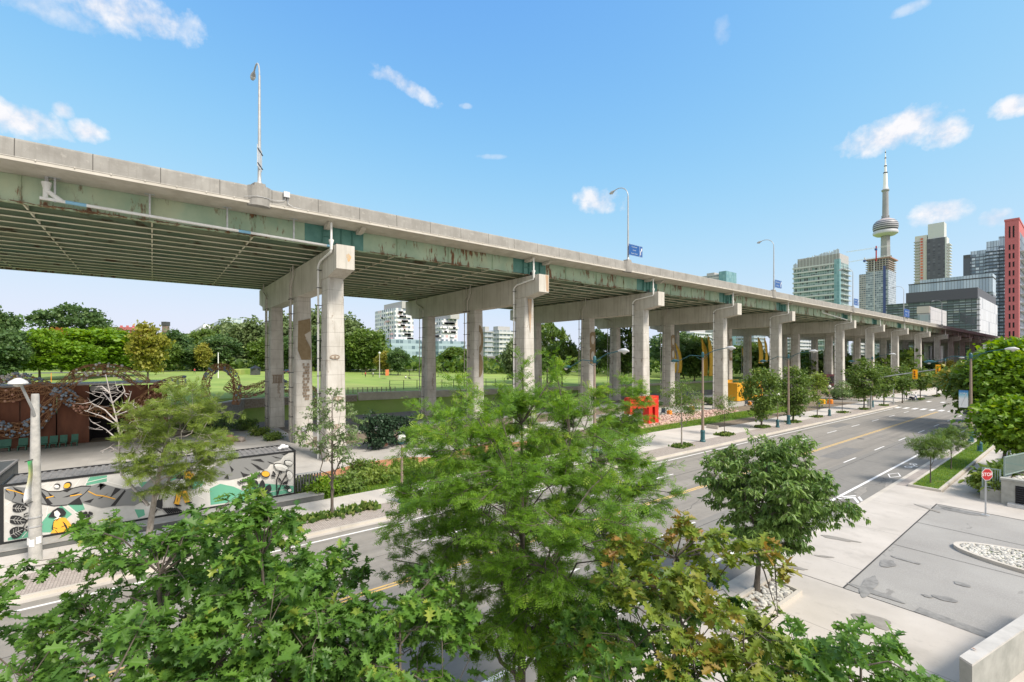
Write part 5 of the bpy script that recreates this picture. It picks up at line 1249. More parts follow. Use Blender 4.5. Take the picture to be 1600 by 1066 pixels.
for k in range(10): mb = MB(); y = yb0 + (yb1 - yb0) * (k + .3) / 10; mb.box(-47, -46.94, y, y + (yb1 - yb0) / 25, gz(80) + .1, zz - .1); mb.build('rib', M['cont_yellow'], o)
mb = MB(); mb.box(-49.6, -49.5, yb0 + .3, yb0 + 3, zz, zz + .7); mb.beam((-49.5, yb0 + .3, zz + .68), (-47.2, yb0 + .8, zz + .75), .9, .05); mb.build('open_hatch', M['cont_yellow'], o)
q = onX(1290, 590, -52); o = empty('parked_railcar', (-52, q.y, gz(q.y)), 0, 'small dark maroon wagon standing under the deck', 'wagon')
mb = MB(); zz = q.z - gz(q.y); mb.bbox(-1.3, 1.3, -3.2, 4, 1.0, zz + 1, .1); mb.build('body', M['maroon'], o); mb = MB(); mb.box(-1.2, 1.2, -3.0, 3.8, .5, 1.0); mb.build('undercarriage', M['black'], o)
for yy in (-2.2, 2.8):
    mb = MB(); mb.tube([(-1.0, yy, .5), (1.0, yy, .5)], .48, 14); mb.build('wheelset', M['tyre'], o)
mb = MB(); mb.box(1.3, 1.32, -2.5, 3.3, 1.7, zz + .4); mb.build('window_strip', M['void'], o)
def banner_pair(px, top, bot, wpx, X, lab, curve):
    a, b = onX(px, top, X), onX(px, bot, X); wd = abs(onX(px + wpx, top, X).y - onX(px, top, X).y)
    o = empty('hanging_banner', (X, a.y, b.z), 0, lab, 'banner', 'yellow sail banners hung beneath the deck'); mb = MB(); n = 12; h_ = a.z - b.z; vs = []
    for k in range(n + 1):
        t = k / n; w_ = wd * min(1, (1 - t) * 3.2 + .08) * (.75 + .25 * t if t < .8 else 1); c_ = curve * h_ * .14 * math.sin(math.pi * (1 - t) * .9)
        for s_ in (0, 1): vs.append((.15 * math.sin(5 * t + s_), c_ + s_ * w_ - (t * curve * .1 * h_), t * h_))
    mb.add(vs, [(2 * k, 2 * k + 1, 2 * k + 3, 2 * k + 2) for k in range(n)]); c = mb.build('cloth', M['flag'], o, True); md = c.modifiers.new('solid', 'SOLIDIFY'); md.thickness = .02
    mb = MB(); mb.tube([(0, -.05, -1.2), (0, -.05, h_ * .5), (0, -curve * .1 * h_ - .03, h_)], .03, 6); mb.build('mast', M['bracket'], o)
for args in ((1050, 536, 583, 6, -62, 'leftmost curved yellow banner between the third and fourth piers', 1), (1058, 536, 583, 6, -62, 'second curved yellow banner between the third and fourth piers', 1), (1097, 528, 588, 9, -58, 'broad yellow banner just left of the fourth pier', .3), (1107, 523, 588, 7, -57, 'yellow banner touching the left edge of the fourth pier', .3),
             (1160, 542, 572, 4, -68, 'small yellow banner right of the fourth pier', .3), (1167, 544, 572, 4, -68, 'second small yellow banner right of the fourth pier', .3), (1185, 527, 568, 8, -60, 'bright yellow banner left of the fifth pier', .2), (1195, 528, 566, 5, -60, 'narrow yellow banner touching the fifth pier', .2),
             (1238, 545, 570, 4, -62, 'narrow yellow banner right of the fifth pier', .2), (1246, 538, 582, 4, -56, 'tall thin yellow banner right of the fifth pier', .2)): banner_pair(*args)
q = gnd(1105, 672, .13); o = empty('stone_bench', (q.x, q.y, gz(q.y) + .13), 0, 'low rectangular concrete bench block at the edge of the sidewalk', 'bench')
b0, b1 = gnd(1088, 668).y - q.y, gnd(1117, 672).y - q.y
mb = MB(); mb.bbox(-1.0, .55, b0, b1, 0, .42, .03); mb.build('block', M['curb'], o)
for i, (px, py, m_, lab) in enumerate(((1046, 648, 'orange', 'orange stool on the pink gravel beside the red sculpture'), (1081, 641, 'orange', 'orange stool on the pink gravel left of a boulevard tree'), (1171, 633, 'orange', 'yellow orange stool below the yellow container'), (1297, 631, 'orange', 'orange box beside the pedestrian lamp'), (1285, 631, 'sigyellow', 'small yellow box left of the orange box'))):
    q = gnd(px, py); mb = MB(); s_ = .34 if i < 3 else .45; mb.bbox(-s_, s_, -s_, s_, 0, s_ * 2, .08); t = mb.build('block_seat', M[m_]); t.location = q; tag(t, lab, 'seat')
def chair(px, py, rz, lab):
    q = gnd(px, py); o = empty('lounge_chair', q, rz, lab, 'chair', 'dark chairs on the gravel')
    mb = MB(); mb.box(-.3, .3, -.3, .35, .36, .42); mb.build('seat', M['cardark'], o); mb = MB(); mb.beam((0, .33, .38), (0, .62, 1.0), .6, .05); mb.build('backrest', M['cardark'], o)
    for sx in (-.3, .3): mb = MB(); mb.tube([(sx, -.35, 0), (sx, -.28, .38), (sx, .35, .36), (sx, .5, 0)], .03, 6); mb.build('leg', M['black'], o)
for i, (px, py, rz) in enumerate(((1036, 648, .5), (1043, 646, 2.4), (1088, 640, 1.0), (1074, 640, 2.0), (1167, 634, .6), (650, 700, 1.2), (582, 703, .3))):
    chair(px, py, rz, ['dark chair left of the orange stool near the red sculpture', 'dark chair touching the orange stool near the red sculpture', 'dark chair right of the middle orange stool', 'dark chair left of the middle orange stool', 'dark chair beside the stool under the yellow container', 'dark chair half hidden by the feathery locust on the path', 'dark green chair on the path left of the teal lamp'][i])
# concrete shelf planter hung on the third pier
q = onX(913, 610, -50.6)
mb = MB(); mb.box(-50.7, -49.2, BY[2] - 1.1, BY[2] + 1.3, q.z - .12, q.z + .08); t = mb.build('ledge_shelf', M['ledge']); tag(t, 'pale shelf wrapped around the middle column of the third pier', 'shelf')
# ================================================================ PLANTER WALL, RAILINGS, WHITE WALL
yw = 42.1; zt = onX(1560, 763, -3.9).z
A_, B_ = gnd(1532, 782), gnd(1600, 800)
o = empty('planter_wall', (0, 0, 0), 0, 'pale rendered planter wall with a louvred vent at the right edge', 'planter wall')
h1 = onX(1545, 762, -4.2).z; h2 = onX(1568, 757, -3.4).z
mb = MB(); mb.box(-4.55, -3.62, 42.0, 42.3, -.6, h1); mb.box(-4.55, -4.3, 42.3, 70, -.9, h1); mb.build('low_wall', M['gray_render'], o)
mb = MB(); mb.box(-3.6, 6, 41.7, 42.0, -.6, h2 + .05); mb.box(-3.6, -3.35, 42.0, 50, -.6, h2 + .05); mb.box(-3.64, 6, 41.62, 42.1, h2 + .053, h2 + .17); mb.build('high_wall', M['gray_render'], o)
vy = onX(1583, 772, -2.9)
mb = MB(); mb.box(-3.0, 3, 41.66, 41.69, vy.z - 1.25, vy.z); v_ = mb.build('vent', M['void'], o)
for k in range(9): mb = MB(); z = vy.z - 1.2 + k * .135; mb.obox((0, 41.64, z), (2.98, 0, 0), (0, .04, -.02), (0, .006, .01)); mb.build('louvre', M['cardark'], v_)
mb = MB(); mb.box(-3.3, 4, 41.2, 41.69, gz(41) - .1, gz(41) + .3); mb.build('vent_curb', M['steel'], o)
mb = MB(); mb.box(-4.25, 6, 42.35, 69, -.7, h1 - .25); mb.build('soil_fill', M['soil'], o)
stones('planter_stones', [(-3.2, 42.3), (1, 42.3), (1, 44.5), (-3.2, 44.5)], 260, .06, .12, lambda y: h2 - .08, o, 9)
mb = MB(); mb.box(-3.3, 6, 42.12, 49.8, h1 - .26, h2 - .1); mb.build('upper_soil', M['soil'], o)
def railing(name, lab, P0, P1, z0, h_, n, glass=False, gap=None):
    o = empty(name, (0, 0, 0), 0, lab, 'railing'); P0, P1 = Vector(P0), Vector(P1)
    for z in ((z0 + .08, z0 + h_)):
        mb = MB(); mb.beam((P0.x, P0.y, z), (P1.x, P1.y, z), .06, .06); mb.build('rail', M['rail'], o)
    for t in (0, 1) if n < 3 else (0, 1):
        p = P0.lerp(P1, t); mb = MB(); mb.box(p.x - .04, p.x + .04, p.y - .04, p.y + .04, z0 - .05, z0 + h_ + .03); mb.build('post', M['rail'], o)
    if glass: mb = MB(); d = P1 - P0; mb.beam((P0.x, P0.y, z0 + h_ / 2 + .04), (P1.x, P1.y, z0 + h_ / 2 + .04), .02, h_ - .2); mb.build('glass_panel', M['glasspanel'], o)
    else:
        for k in range(1, n): p = P0.lerp(P1, k / n); mb = MB(); mb.box(p.x - .015, p.x + .015, p.y - .015, p.y + .015, z0 + .1, z0 + h_); mb.build('baluster', M['rail'], o)
railing('metal_railing', 'pale green grid railing on the low planter wall beside the stop sign', (-4.45, 42.12), (-3.68, 42.12), h1 + .02, 1.25, 7)
railing('metal_railing', 'glass panelled railing on the higher planter wall at the right edge', (-3.5, 42.2), (-2.5, 46.5), h2 + .2, 1.2, 2, True)
railing('metal_railing', 'open baluster railing at the extreme right edge above the vent', (-2.5, 46.5), (1, 46.5), h2 + .2, 1.2, 14)
w0, w1, w2 = gnd(1578, 974, 1.3), gnd(1499, 1024, 1.3), gnd(1519, 1037, 1.3)
d = (w0 - w1); wv_ = (w2 - w1); far = w0 + d * 1.2
o = empty('garden_wall', (0, 0, 0), 0, 'thick white rendered wall at the bottom right corner', 'wall')
mb = MB(); pts = [w1, w2, w2 + (far - w1), far]; mb.prism([(p.x, p.y) for p in pts], -1.2, 1.3 + gz(19) - .06); mb.build('wall_body', M['gray_render'], o)
mb = MB(); mb.prism([(p.x, p.y) for p in pts], 1.3 + gz(19) - .057, 1.3 + gz(19)); mb.build('coping', M['white_conc'], o)
lf = MB(); qd = gnd(1521, 1015, 1.3); lf.add([(qd.x - .05, qd.y, qd.z + .02), (qd.x + .02, qd.y - .05, qd.z + .05), (qd.x + .07, qd.y, qd.z + .015), (qd.x, qd.y + .04, qd.z + .03)], [(0, 1, 2, 3)]); t = lf.build('dead_leaf', M['redstone']); tag(t, 'single curled brown leaf lying on the white wall', 'leaf')
# ================================================================ TREES
def unitv(a): return a / np.maximum(np.linalg.norm(a, axis=1, keepdims=True), 1e-9)
OAK_HALF = [(0, 0), (.03, .08), (.16, .10), (.10, .20), (.13, .30), (.36, .34), (.26, .42), (.16, .48), (.20, .56), (.40, .66), (.26, .68), (.12, .72), (.15, .82), (.20, .92), (.09, .90), (0, 1.0)]
def tm_half(h, fold=.18):
    v = [(x, y, abs(x) * fold - .22 * y * y) for x, y in h] + [(-x, y, abs(x) * fold - .22 * y * y) for x, y in h[1:-1]]
    n = len(h); f1 = tuple(range(n)); f2 = (n - 1,) + tuple(range(2 * n - 3, n - 1, -1)) + (0,)
    return np.array(v, float), [f1, f2]
T_OAK = tm_half(OAK_HALF, .3)
T_ELL = tm_half([(0, 0), (.15, .25), (.2, .5), (.13, .78), (0, 1)], .3)
T_MAPLE = tm_half([(0, 0), (.30, .12), (.22, .3), (.5, .5), (.24, .62), (0, 1)], .25)
T_QUAD = (np.array([(0, 0, 0), (.42, .45, .06), (0, 1, -.05), (-.38, .55, .08)], float), [(0, 1, 2, 3)])
def t_frond(n=6):
    v = []; f = []
    for i in range(n):
        y = .12 + .86 * i / n
        for s_ in (-1, 1):
            b = len(v); L_ = .40 * (1 - .35 * abs(i / n - .45) * 2); v += [(0, y, 0), (s_ * L_ * .55, y - .03, -.02), (s_ * L_, y + .07, -.07), (s_ * L_ * .42, y + .11, -.01)]; f.append((b, b + 1, b + 2, b + 3) if s_ > 0 else (b + 3, b + 2, b + 1, b))
    b = len(v); v += [(0, .95, 0), (.05, 1.03, 0), (0, 1.15, -.03), (-.05, 1.03, 0)]; f.append((b, b + 1, b + 2, b + 3))
    return np.array(v, float), f
T_FROND = t_frond(4)
T_CLUMP = (np.array([(0, 0, 0), (.5, .3, .1), (.35, .8, 0), (0, .55, .12), (-.2, 1, .05), (-.55, .7, .1), (-.45, .2, -.05)], float), [(0, 1, 2, 3), (0, 3, 4, 5), (0, 5, 6)])
def leaf_mesh(name, P, N, U, sz, tmpl, tint):
    tv, tf = tmpl; n = len(P); k = len(tv)
    W = unitv(np.cross(U, N)); N2 = np.cross(W, U)
    V = P[:, None, :] + sz[:, None, None] * (tv[None, :, 0, None] * W[:, None, :] + tv[None, :, 1, None] * U[:, None, :] + tv[None, :, 2, None] * N2[:, None, :])
    V = V.reshape(-1, 3).astype(np.float32)
    lp = np.concatenate([np.array(f) for f in tf]); cnt = np.array([len(f) for f in tf])
    loops = (lp[None, :] + (np.arange(n) * k)[:, None]).reshape(-1).astype(np.int32)
    counts = np.tile(cnt, n); starts = np.concatenate([[0], np.cumsum(counts)[:-1]]).astype(np.int32)
    me = bpy.data.meshes.new(name); me.vertices.add(len(V)); me.vertices.foreach_set('co', V.ravel())
    me.loops.add(len(loops)); me.loops.foreach_set('vertex_index', loops)
    me.polygons.add(len(starts)); me.polygons.foreach_set('loop_start', starts)
    at = me.attributes.new('tint', 'FLOAT', 'POINT'); at.data.foreach_set('value', np.repeat(tint, k).astype(np.float32))
    me.update(calc_edges=True); return me
def crown_fn(rng):
    ph = rng.uniform(0, 6.28, 6); am = rng.uniform(.5, 1, 6)
    def f(d):
        a = np.arctan2(d[:, 1], d[:, 0]); e = d[:, 2]
        return 1 + .16 * (am[0] * np.sin(2 * a + ph[0]) + am[1] * np.sin(3 * a + ph[1] + 2 * e) + am[2] * np.sin(5 * a + ph[2] - 3 * e) + am[3] * np.sin(6 * e + ph[3] + a)) / 1.6
    return f
def make_tree(name, label, loc, seed, H_, base, rx, ry=None, tips=120, per=40, clump=.45, flat=.5, size=.12, tmpl=T_QUAD, leafm='mid_leaf', bark='bark', tr=.12,
              limbs=9, droop=.25, off=(0, 0), group=None, cat='tree', fork=.35, inner=.35, szvar=.36, twig=True, lean=(0, 0), crown_pts=None, sides=7, up=1.0, shape=1.0, patches=None, bare=None, sub=None, rosette=False):
    rng = np.random.default_rng(seed); ry = ry or rx
    o = empty(name, loc, 0, label, cat, group)
    cz = (H_ + base) / 2; rz = (H_ - base) / 2; C = np.array([off[0], off[1], cz])
    ef = crown_fn(rng)
    d = unitv(rng.normal(size=(tips, 3))); r_ = (inner + (1 - inner) * rng.random(tips) ** .55)
    if crown_pts is not None: TP = np.array(crown_pts)
    else:
        k = ef(d) * r_; TP = d * np.array([rx, ry, rz]) * k[:, None]
        if shape != 1.0: TP[:, :2] *= (1 - (shape - 1) * (TP[:, 2:3] / rz))
        TP += C
    # trunk
    top = Vector((off[0] * .8 + lean[0], off[1] * .8 + lean[1], base + (H_ - base) * .8)); mb = MB(); pts = []; nseg = 9
    for i in range(nseg + 1):
        t = i / nseg; w_ = .12 * tr * 8 * math.sin(t * 5 + seed) * t * (1 - t)
        pts.append(Vector((top.x * t ** 1.4 + w_, top.y * t ** 1.4 + w_ * .7 * math.cos(seed), -.15 + (top.z + .15) * t)))
    rad = [tr * (1.35 if i == 0 else 1.08 - .88 * (i / nseg) ** .8) for i in range(nseg + 1)]
    mb.tube(pts, rad, sides)
    nodes = []; 
    for i in range(nseg + 1):
        if pts[i].z > base * .6: nodes.append((pts[i], rad[i]))
    for L_ in range(limbs):
        t = fork + (.92 - fork) * (L_ + rng.random() * .6) / limbs; i = min(int(t * nseg), nseg - 1); s0 = pts[i].lerp(pts[i + 1], t * nseg - i)
        a = L_ * 2.4 + rng.uniform(-.4, .4); el = rng.uniform(-.1, .65) * up
        dd = np.array([[math.cos(a) * math.cos(el), math.sin(a) * math.cos(el), math.sin(el)]]); e = Vector(C + (dd * np.array([rx, ry, rz]) * ef(dd)[:, None] * .68)[0])
        lp = []; m_ = 7; rr0 = rad[i] * rng.uniform(.42, .6)
        for j in range(m_ + 1):
            u = j / m_; q = s0.lerp(e, u); q.z -= (1 - up * .2) * 0 + .18 * (e - s0).length * math.sin(math.pi * u) * (.6 if droop < .5 else -.2)
            q += Vector(rng.normal(size=3) * .035 * (e - s0).length * (1 if 0 < j < m_ else 0)); lp.append(q)
        lr = [max(rr0 * (1 - .85 * j / m_), .006) for j in range(m_ + 1)]; mb.tube(lp, lr, max(4, sides - 2), False)
        nodes += [(lp[j], lr[j]) for j in range(1, m_ + 1)]
    NP = np.array([list(n_[0]) for n_ in nodes])
    TP = TP[np.linalg.norm(TP[:, None] - NP[None], axis=2).min(1) < .62 * max(rx, ry)]
    segs = []
    for q in TP:
        dist = np.linalg.norm(NP - q, axis=1) + np.maximum(0, NP[:, 2] - q[2]) * .6; j = int(np.argmin(dist)); a = Vector(NP[j]); b = Vector(q); Ln = (b - a).length; lim = .5 * max(rx, ry)
        if Ln > lim: b = a + (b - a) * (lim / Ln); Ln = lim
        mid = a.lerp(b, .5) + Vector((rng.normal() * .08, rng.normal() * .08, .10 * Ln)); end = b + Vector((0, 0, -.04 * Ln)); segs.append((a, mid, end))
        if twig: mb.tube([a, mid, end], [min(nodes[j][1] * .7, .012 + .008 * Ln), .008 + .003 * Ln, .004], 4, False)
    if bare:
        for pth, r0 in bare: mb.tube(pth, [r0 * (1 - .8 * k / (len(pth) - 1)) for k in range(len(pth))], 5, False)
    shade_auto(mb.build('trunk', M[bark], o), 60)
    if per <= 0: return o
    A = np.array([list(s_[0]) for s_ in segs]); Md = np.array([list(s_[1]) for s_ in segs]); E = np.array([list(s_[2]) for s_ in segs])
    if sub:      # each twig ends in a spray of side shoots carrying the leaves
        ns, spread, jit = sub; m_ = len(segs); sid = np.repeat(np.arange(m_), ns); tt = .45 + .55 * rng.random(m_ * ns)[:, None]
        S0 = (1 - tt) ** 2 * A[sid] + 2 * tt * (1 - tt) * Md[sid] + tt ** 2 * E[sid]; tw_d = unitv(E[sid] - Md[sid])
        dr_ = unitv(tw_d * .9 + rng.normal(size=(m_ * ns, 3)) * np.array([1, 1, flat]) + np.array([0, 0, .12])); S1 = S0 + dr_ * (spread * (.5 + rng.random(m_ * ns)))[:, None]
        if twig:
            tb = MB()
            for a, b in zip(S0, S1): tb.tube([tuple(a), tuple(b)], [.005, .0025], 3, False)
            shade_auto(tb.build('twigs', M[bark], o.children[0]))['kind'] = 'stuff'
        n = m_ * ns * per; idx = np.repeat(sid, per); k2 = np.repeat(np.arange(m_ * ns), per); u = (rng.random(n) ** (.35 if rosette else .8))[:, None]
        P = S0[k2] * (1 - u) + S1[k2] * u + rng.normal(size=(n, 3)) * jit
        U = unitv(dr_[k2] * (.55 if rosette else .7) + rng.normal(size=(n, 3)) * (.75 if rosette else .6) * np.array([1, 1, .6]) + np.array([0, 0, -droop]))
        N_ = unitv(np.array([0, 0, 1.0]) + rng.normal(size=(n, 3)) * .42)
    else:
        n = len(segs) * per; idx = np.repeat(np.arange(len(segs)), per); u = rng.random(n) ** .6; u = .35 + .65 * u
        base_p = ((1 - u) ** 2)[:, None] * A[idx] + (2 * u * (1 - u))[:, None] * Md[idx] + (u ** 2)[:, None] * E[idx]
        g_ = rng.normal(size=(n, 3)) * clump * np.array([1, 1, flat]); P = base_p + g_
        outw = unitv(P - (C - np.array([0, 0, rz * .4])))
        U = unitv(outw * .7 + rng.normal(size=(n, 3)) * .75 + np.array([0, 0, -droop]))
        N_ = unitv(np.array([0, 0, .9]) + outw * .45 + rng.normal(size=(n, 3)) * .5)
    sz = size * (1 + szvar * rng.normal(size=n)).clip(.45, 1.7)
    ct = rng.random(len(segs)); tint = (.42 * ct[idx] + .58 * rng.random(n)); 
    hh = ((P[:, 2] - base) / (H_ - base)).clip(0, 1); tint = (tint * .8 + .2 * hh).clip(0, 1)  # sunlit crown top painted in: leaf tint gets lighter with height
    me = leaf_mesh('crown', P, N_, U, sz, tmpl, tint); me.materials.append(M[leafm]); c = link('crown', me, o)
    if patches:
        M2, frac, cond = patches; me.materials.append(M[M2]); fpl = len(tmpl[1]); sel = cond(P - C) & (rng.random(n) < frac)
        me.polygons.foreach_set('material_index', np.repeat(sel.astype(np.int32), fpl))
    return o
def px_of(x, y, z):
    dep = -x * SN + y * CS; return CX + F * (x * CS + y * SN) / dep, HY - F * (z - H) / dep, dep
def tree_at(px, base_py, top_py, crown_bot, half_w, X=None, h=.12, cpx=None, **kw):
    """street tree whose foot is seen at (px, base_py); heights and widths follow from its distance"""
    q = gnd(px, base_py, h) if X is None else None
    if X is not None: q = onX(px, HY, X); q.z = gz(q.y) + h
    D = -q.x * SN + q.y * CS; z = lambda y_: H - (y_ - HY) * D / F - q.z
    kw.setdefault('rx', .9 * half_w * D / F); off = (0, 0)
    if cpx is not None: s_ = (cpx - px) * D / F; off = (s_ * CS, s_ * SN)
    return make_tree(loc=q, H_=z(top_py), base=z(crown_bot), off=off, **kw)
# ---- near trees on the south side of the road
D_ = 10.6; c0 = onD(815, HY, D_)
make_tree('locust_tree', 'large feathery honey locust with a fine airy crown filling the centre foreground', (c0.x, c0.y, gz(c0.y) + .1), 11, 8.75, 1.9, 3.3, 3.3, tips=500, per=18, clump=.2, flat=.22, size=.118, tmpl=T_FROND, leafm='locust', tr=.12, limbs=22, fork=.12, inner=.34, droop=.2, shape=.96, up=1.5, sub=(9, .34, .03))
c1_ = onD(250, HY, 7.6)
make_tree('oak_tree', 'dark green oak with lobed leaves filling the bottom left foreground', (c1_.x, c1_.y, .1), 21, 6.35, 1.0, 3.7, 3.7, tips=290, per=9, clump=.26, flat=.35, size=.165, tmpl=T_OAK, leafm='oak', tr=.12, limbs=17, fork=.2, inner=.35, droop=.28, shape=1.0, sub=(6, .26, .025), rosette=True)
c1b = onD(440, HY, 7.2)
q0 = Vector((c1b.x, c1b.y, 0))
make_tree('oak_tree', 'upright green oak whose leader rises beside the mural right half', (c1b.x, c1b.y, .1), 25, 6.95, .8, 1.75, 2.1, tips=150, per=9, clump=.22, flat=.4, size=.155, tmpl=T_OAK, leafm='oak', tr=.09, limbs=12, fork=.25, inner=.25, droop=.28, shape=1.4, off=(-.3, -.3), sub=(6, .24, .025), rosette=True)
c4_ = onD(625, HY, 7.4)
make_tree('oak_tree', 'low dark green oak crown between the left oak and the feathery locust', (c4_.x, c4_.y, .1), 47, 5.75, .9, 1.35, 1.5, tips=95, per=9, clump=.2, flat=.35, size=.155, tmpl=T_OAK, leafm='oak', tr=.08, limbs=10, fork=.3, inner=.3, droop=.25, sub=(6, .25, .025), rosette=True)
c2_ = onD(1055, HY, 7.4)
make_tree('oak_tree', 'turning oak with bronze and yellow green leaves right of the feathery locust', (c2_.x, c2_.y, gz(c2_.y) + .1), 34, 6.8, 1.2, 1.85, 2.0, tips=150, per=9, clump=.22, flat=.35, size=.155, tmpl=T_OAK, leafm='oak_red', tr=.1, limbs=14, fork=.25, inner=.3, droop=.22, shape=1.25, sub=(6, .25, .025), rosette=True,
          patches=('oak', .8, lambda p: (p[:, 2] < .9 - .5 * p[:, 0])))
c3_ = onD(1345, HY, 7.0)
make_tree('oak_tree', 'low green oak crown peeking in along the bottom edge near the white wall', (c3_.x, c3_.y, gz(c3_.y) + .1), 42, 4.95, 1.3, 1.65, 1.65, tips=100, per=9, clump=.2, flat=.35, size=.165, tmpl=T_OAK, leafm='oak', tr=.08, limbs=9, fork=.3, inner=.35, droop=.25, sub=(6, .26, .025), rosette=True)
tree_at(1182, 925, 676, 862, 118, name='street_tree', label='glossy dark green street tree with drooping leaves standing in the stone filled pit', cpx=1205, seed=51, tips=270, per=13, clump=.26, flat=.22, size=.155, tmpl=T_ELL, leafm='drooping', tr=.11, limbs=17, fork=.25, inner=.35, droop=.75, h=.1, rx=92 * 17.7 / 715, sub=(8, .34, .03), rosette=True)
# ---- boulevard on the far side
tree_at(519, 806, 598, 735, 62, name='street_tree', label='airy pale leaved tree standing before the nearest pier', seed=61, tips=85, per=9, clump=.26, flat=.4, size=.13, tmpl=T_ELL, sub=(6, .32, .03), leafm='pale_leaf', tr=.09, limbs=11, fork=.15, inner=.2, droop=.4, shape=1.2)
q = gnd(231, 858, .12); D2 = -q.x * SN + q.y * CS
def rel(px, py): 
    p = onD(px, py, D2); return p - q
bare = []
rb = random.Random(4)
main = [rel(*p) for p in ((232, 790), (215, 770), (190, 742), (186, 712), (187, 680), (181, 650), (173, 620), (165, 585))]
bare.append((main, .07))
for (a, b, c) in (((187, 690), (165, 672), (140, 660)), ((184, 665), (160, 650), (133, 640)), ((180, 648), (200, 630), (205, 612)), ((176, 630), (160, 615), (142, 612)), ((176, 630), (195, 612), (190, 600)), ((186, 680), (205, 660), (232, 655)), ((186, 706), (172, 700), (158, 703)), ((183, 660), (165, 640), (140, 628)), ((187, 700), (198, 690), (208, 688)), ((172, 615), (160, 603), (150, 604)), ((181, 650), (205, 640), (222, 632))):
    P3 = [rel(*a), rel(*b) + Vector((rb.uniform(-.4, .4), 0, 0)), rel(*c) + Vector((rb.uniform(-.6, .6), 0, 0))]; bare.append((P3, .035))
    for k in range(5):
        t = rb.uniform(.3, 1); s0 = P3[0].lerp(P3[2], t); e0 = s0 + Vector((rb.uniform(-.5, .5), rb.uniform(-.6, .6), rb.uniform(-.1, .5))); bare.append(([s0, s0.lerp(e0, .5) + Vector((0, 0, -.05)), e0], .014))
zt = lambda y_: H - (y_ - HY) * D2 / F - q.z
tw_ = make_tree('locust_tree', 'half dead tree with bare grey branches and an olive crown before the mural', q, 71, zt(588), zt(785), 92 * D2 / F, 92 * D2 / F, tips=130, per=12, clump=.27, flat=.2, size=.2, tmpl=T_FROND, leafm='olive_leaf', bark='bark_pale', tr=.15, limbs=13, fork=.3, inner=.3, droop=.1, sub=(7, .45, .04), off=((285 - 231) * D2 / F * CS, (285 - 231) * D2 / F * SN))
mb = MB()
for pth, r0 in bare: mb.tube(pth, [r0 * (1 - .75 * k / (len(pth) - 1)) for k in range(len(pth))], 6, False)
db = shade_auto(mb.build('dead_branch', M['deadwood'], tw_), 60)
tree_at(978, 712, 585, 690, 48, name='street_tree', label='light green boulevard tree just left of the red sculpture', seed=81, tips=80, per=9, clump=.35, flat=.3, size=.28, sub=(6, .6, .06), tmpl=T_FROND, leafm='locust', tr=.09, limbs=10, fork=.25, droop=.4)
tb = tree_at(1065, 698, 592, 650, 37, name='street_tree', label='boulevard tree with white bare forked branches on the bright sidewalk', seed=83, tips=80, per=34, clump=.3, size=.17, tmpl=T_ELL, leafm='mid_leaf', bark='bark_pale', tr=.09, limbs=8, fork=.3, droop=.3)
tree_at(1132, 680, 612, 655, 20, name='street_tree', label='small slim dark green boulevard tree right of the concrete bench block', seed=85, tips=40, per=34, clump=.25, size=.17, tmpl=T_ELL, leafm='mid_leaf', tr=.05, limbs=6, fork=.3, droop=.5)
tree_at(1190, 668, 566, 655, 33, name='street_tree', label='dense boulevard tree covering the foot of the fifth pier', seed=87, tips=130, per=40, clump=.42, size=.25, tmpl=T_MAPLE, leafm='mid_leaf', tr=.12, limbs=10, fork=.3)
tree_at(1239, 660, 568, 648, 32, name='street_tree', label='dense boulevard tree right of the globe lamp between two crowns', seed=89, tips=120, per=40, clump=.42, size=.26, tmpl=T_MAPLE, leafm='mid_leaf', tr=.12, limbs=10, fork=.3)
tree_at(1277, 652, 578, 632, 16, name='street_tree', label='slender boulevard tree with a yellowing narrow crown left of the orange box', seed=91, tips=60, per=34, clump=.4, size=.25, tmpl=T_MAPLE, leafm='olive_leaf', tr=.07, limbs=7, fork=.35)
tree_at(1316, 645, 592, 622, 11, name='street_tree', label='tiny thin boulevard tree right of the globe lamp with the orange box', seed=93, tips=26, per=26, clump=.35, size=.22, tmpl=T_MAPLE, leafm='pale_leaf', tr=.06, limbs=5, fork=.4)
tree_at(1350, 640, 558, 622, 26, name='street_tree', label='rounded dark boulevard tree before the traffic signal mast', seed=95, tips=110, per=40, clump=.5, size=.3, tmpl=T_MAPLE, leafm='mid_leaf', tr=.12, limbs=9, fork=.35)
for i, (px, by_, ty, cb, hw_, lab) in enumerate(((1381, 634, 566, 620, 15, 'boulevard tree directly right of the signal mast'), (1410, 629, 570, 614, 17, 'boulevard tree behind the pedestrians at the crossing'), (1438, 624, 574, 608, 12, 'thin boulevard tree right of the left traffic signal'), (1464, 619, 577, 606, 15, 'boulevard tree below the right traffic signal'))):
    tree_at(px, by_, ty, cb, hw_, name='street_tree', label=lab, seed=101 + i, tips=70, per=34, clump=.6, size=.36, tmpl=T_MAPLE, leafm='mid_leaf', tr=.11, limbs=8, fork=.35, group=None)
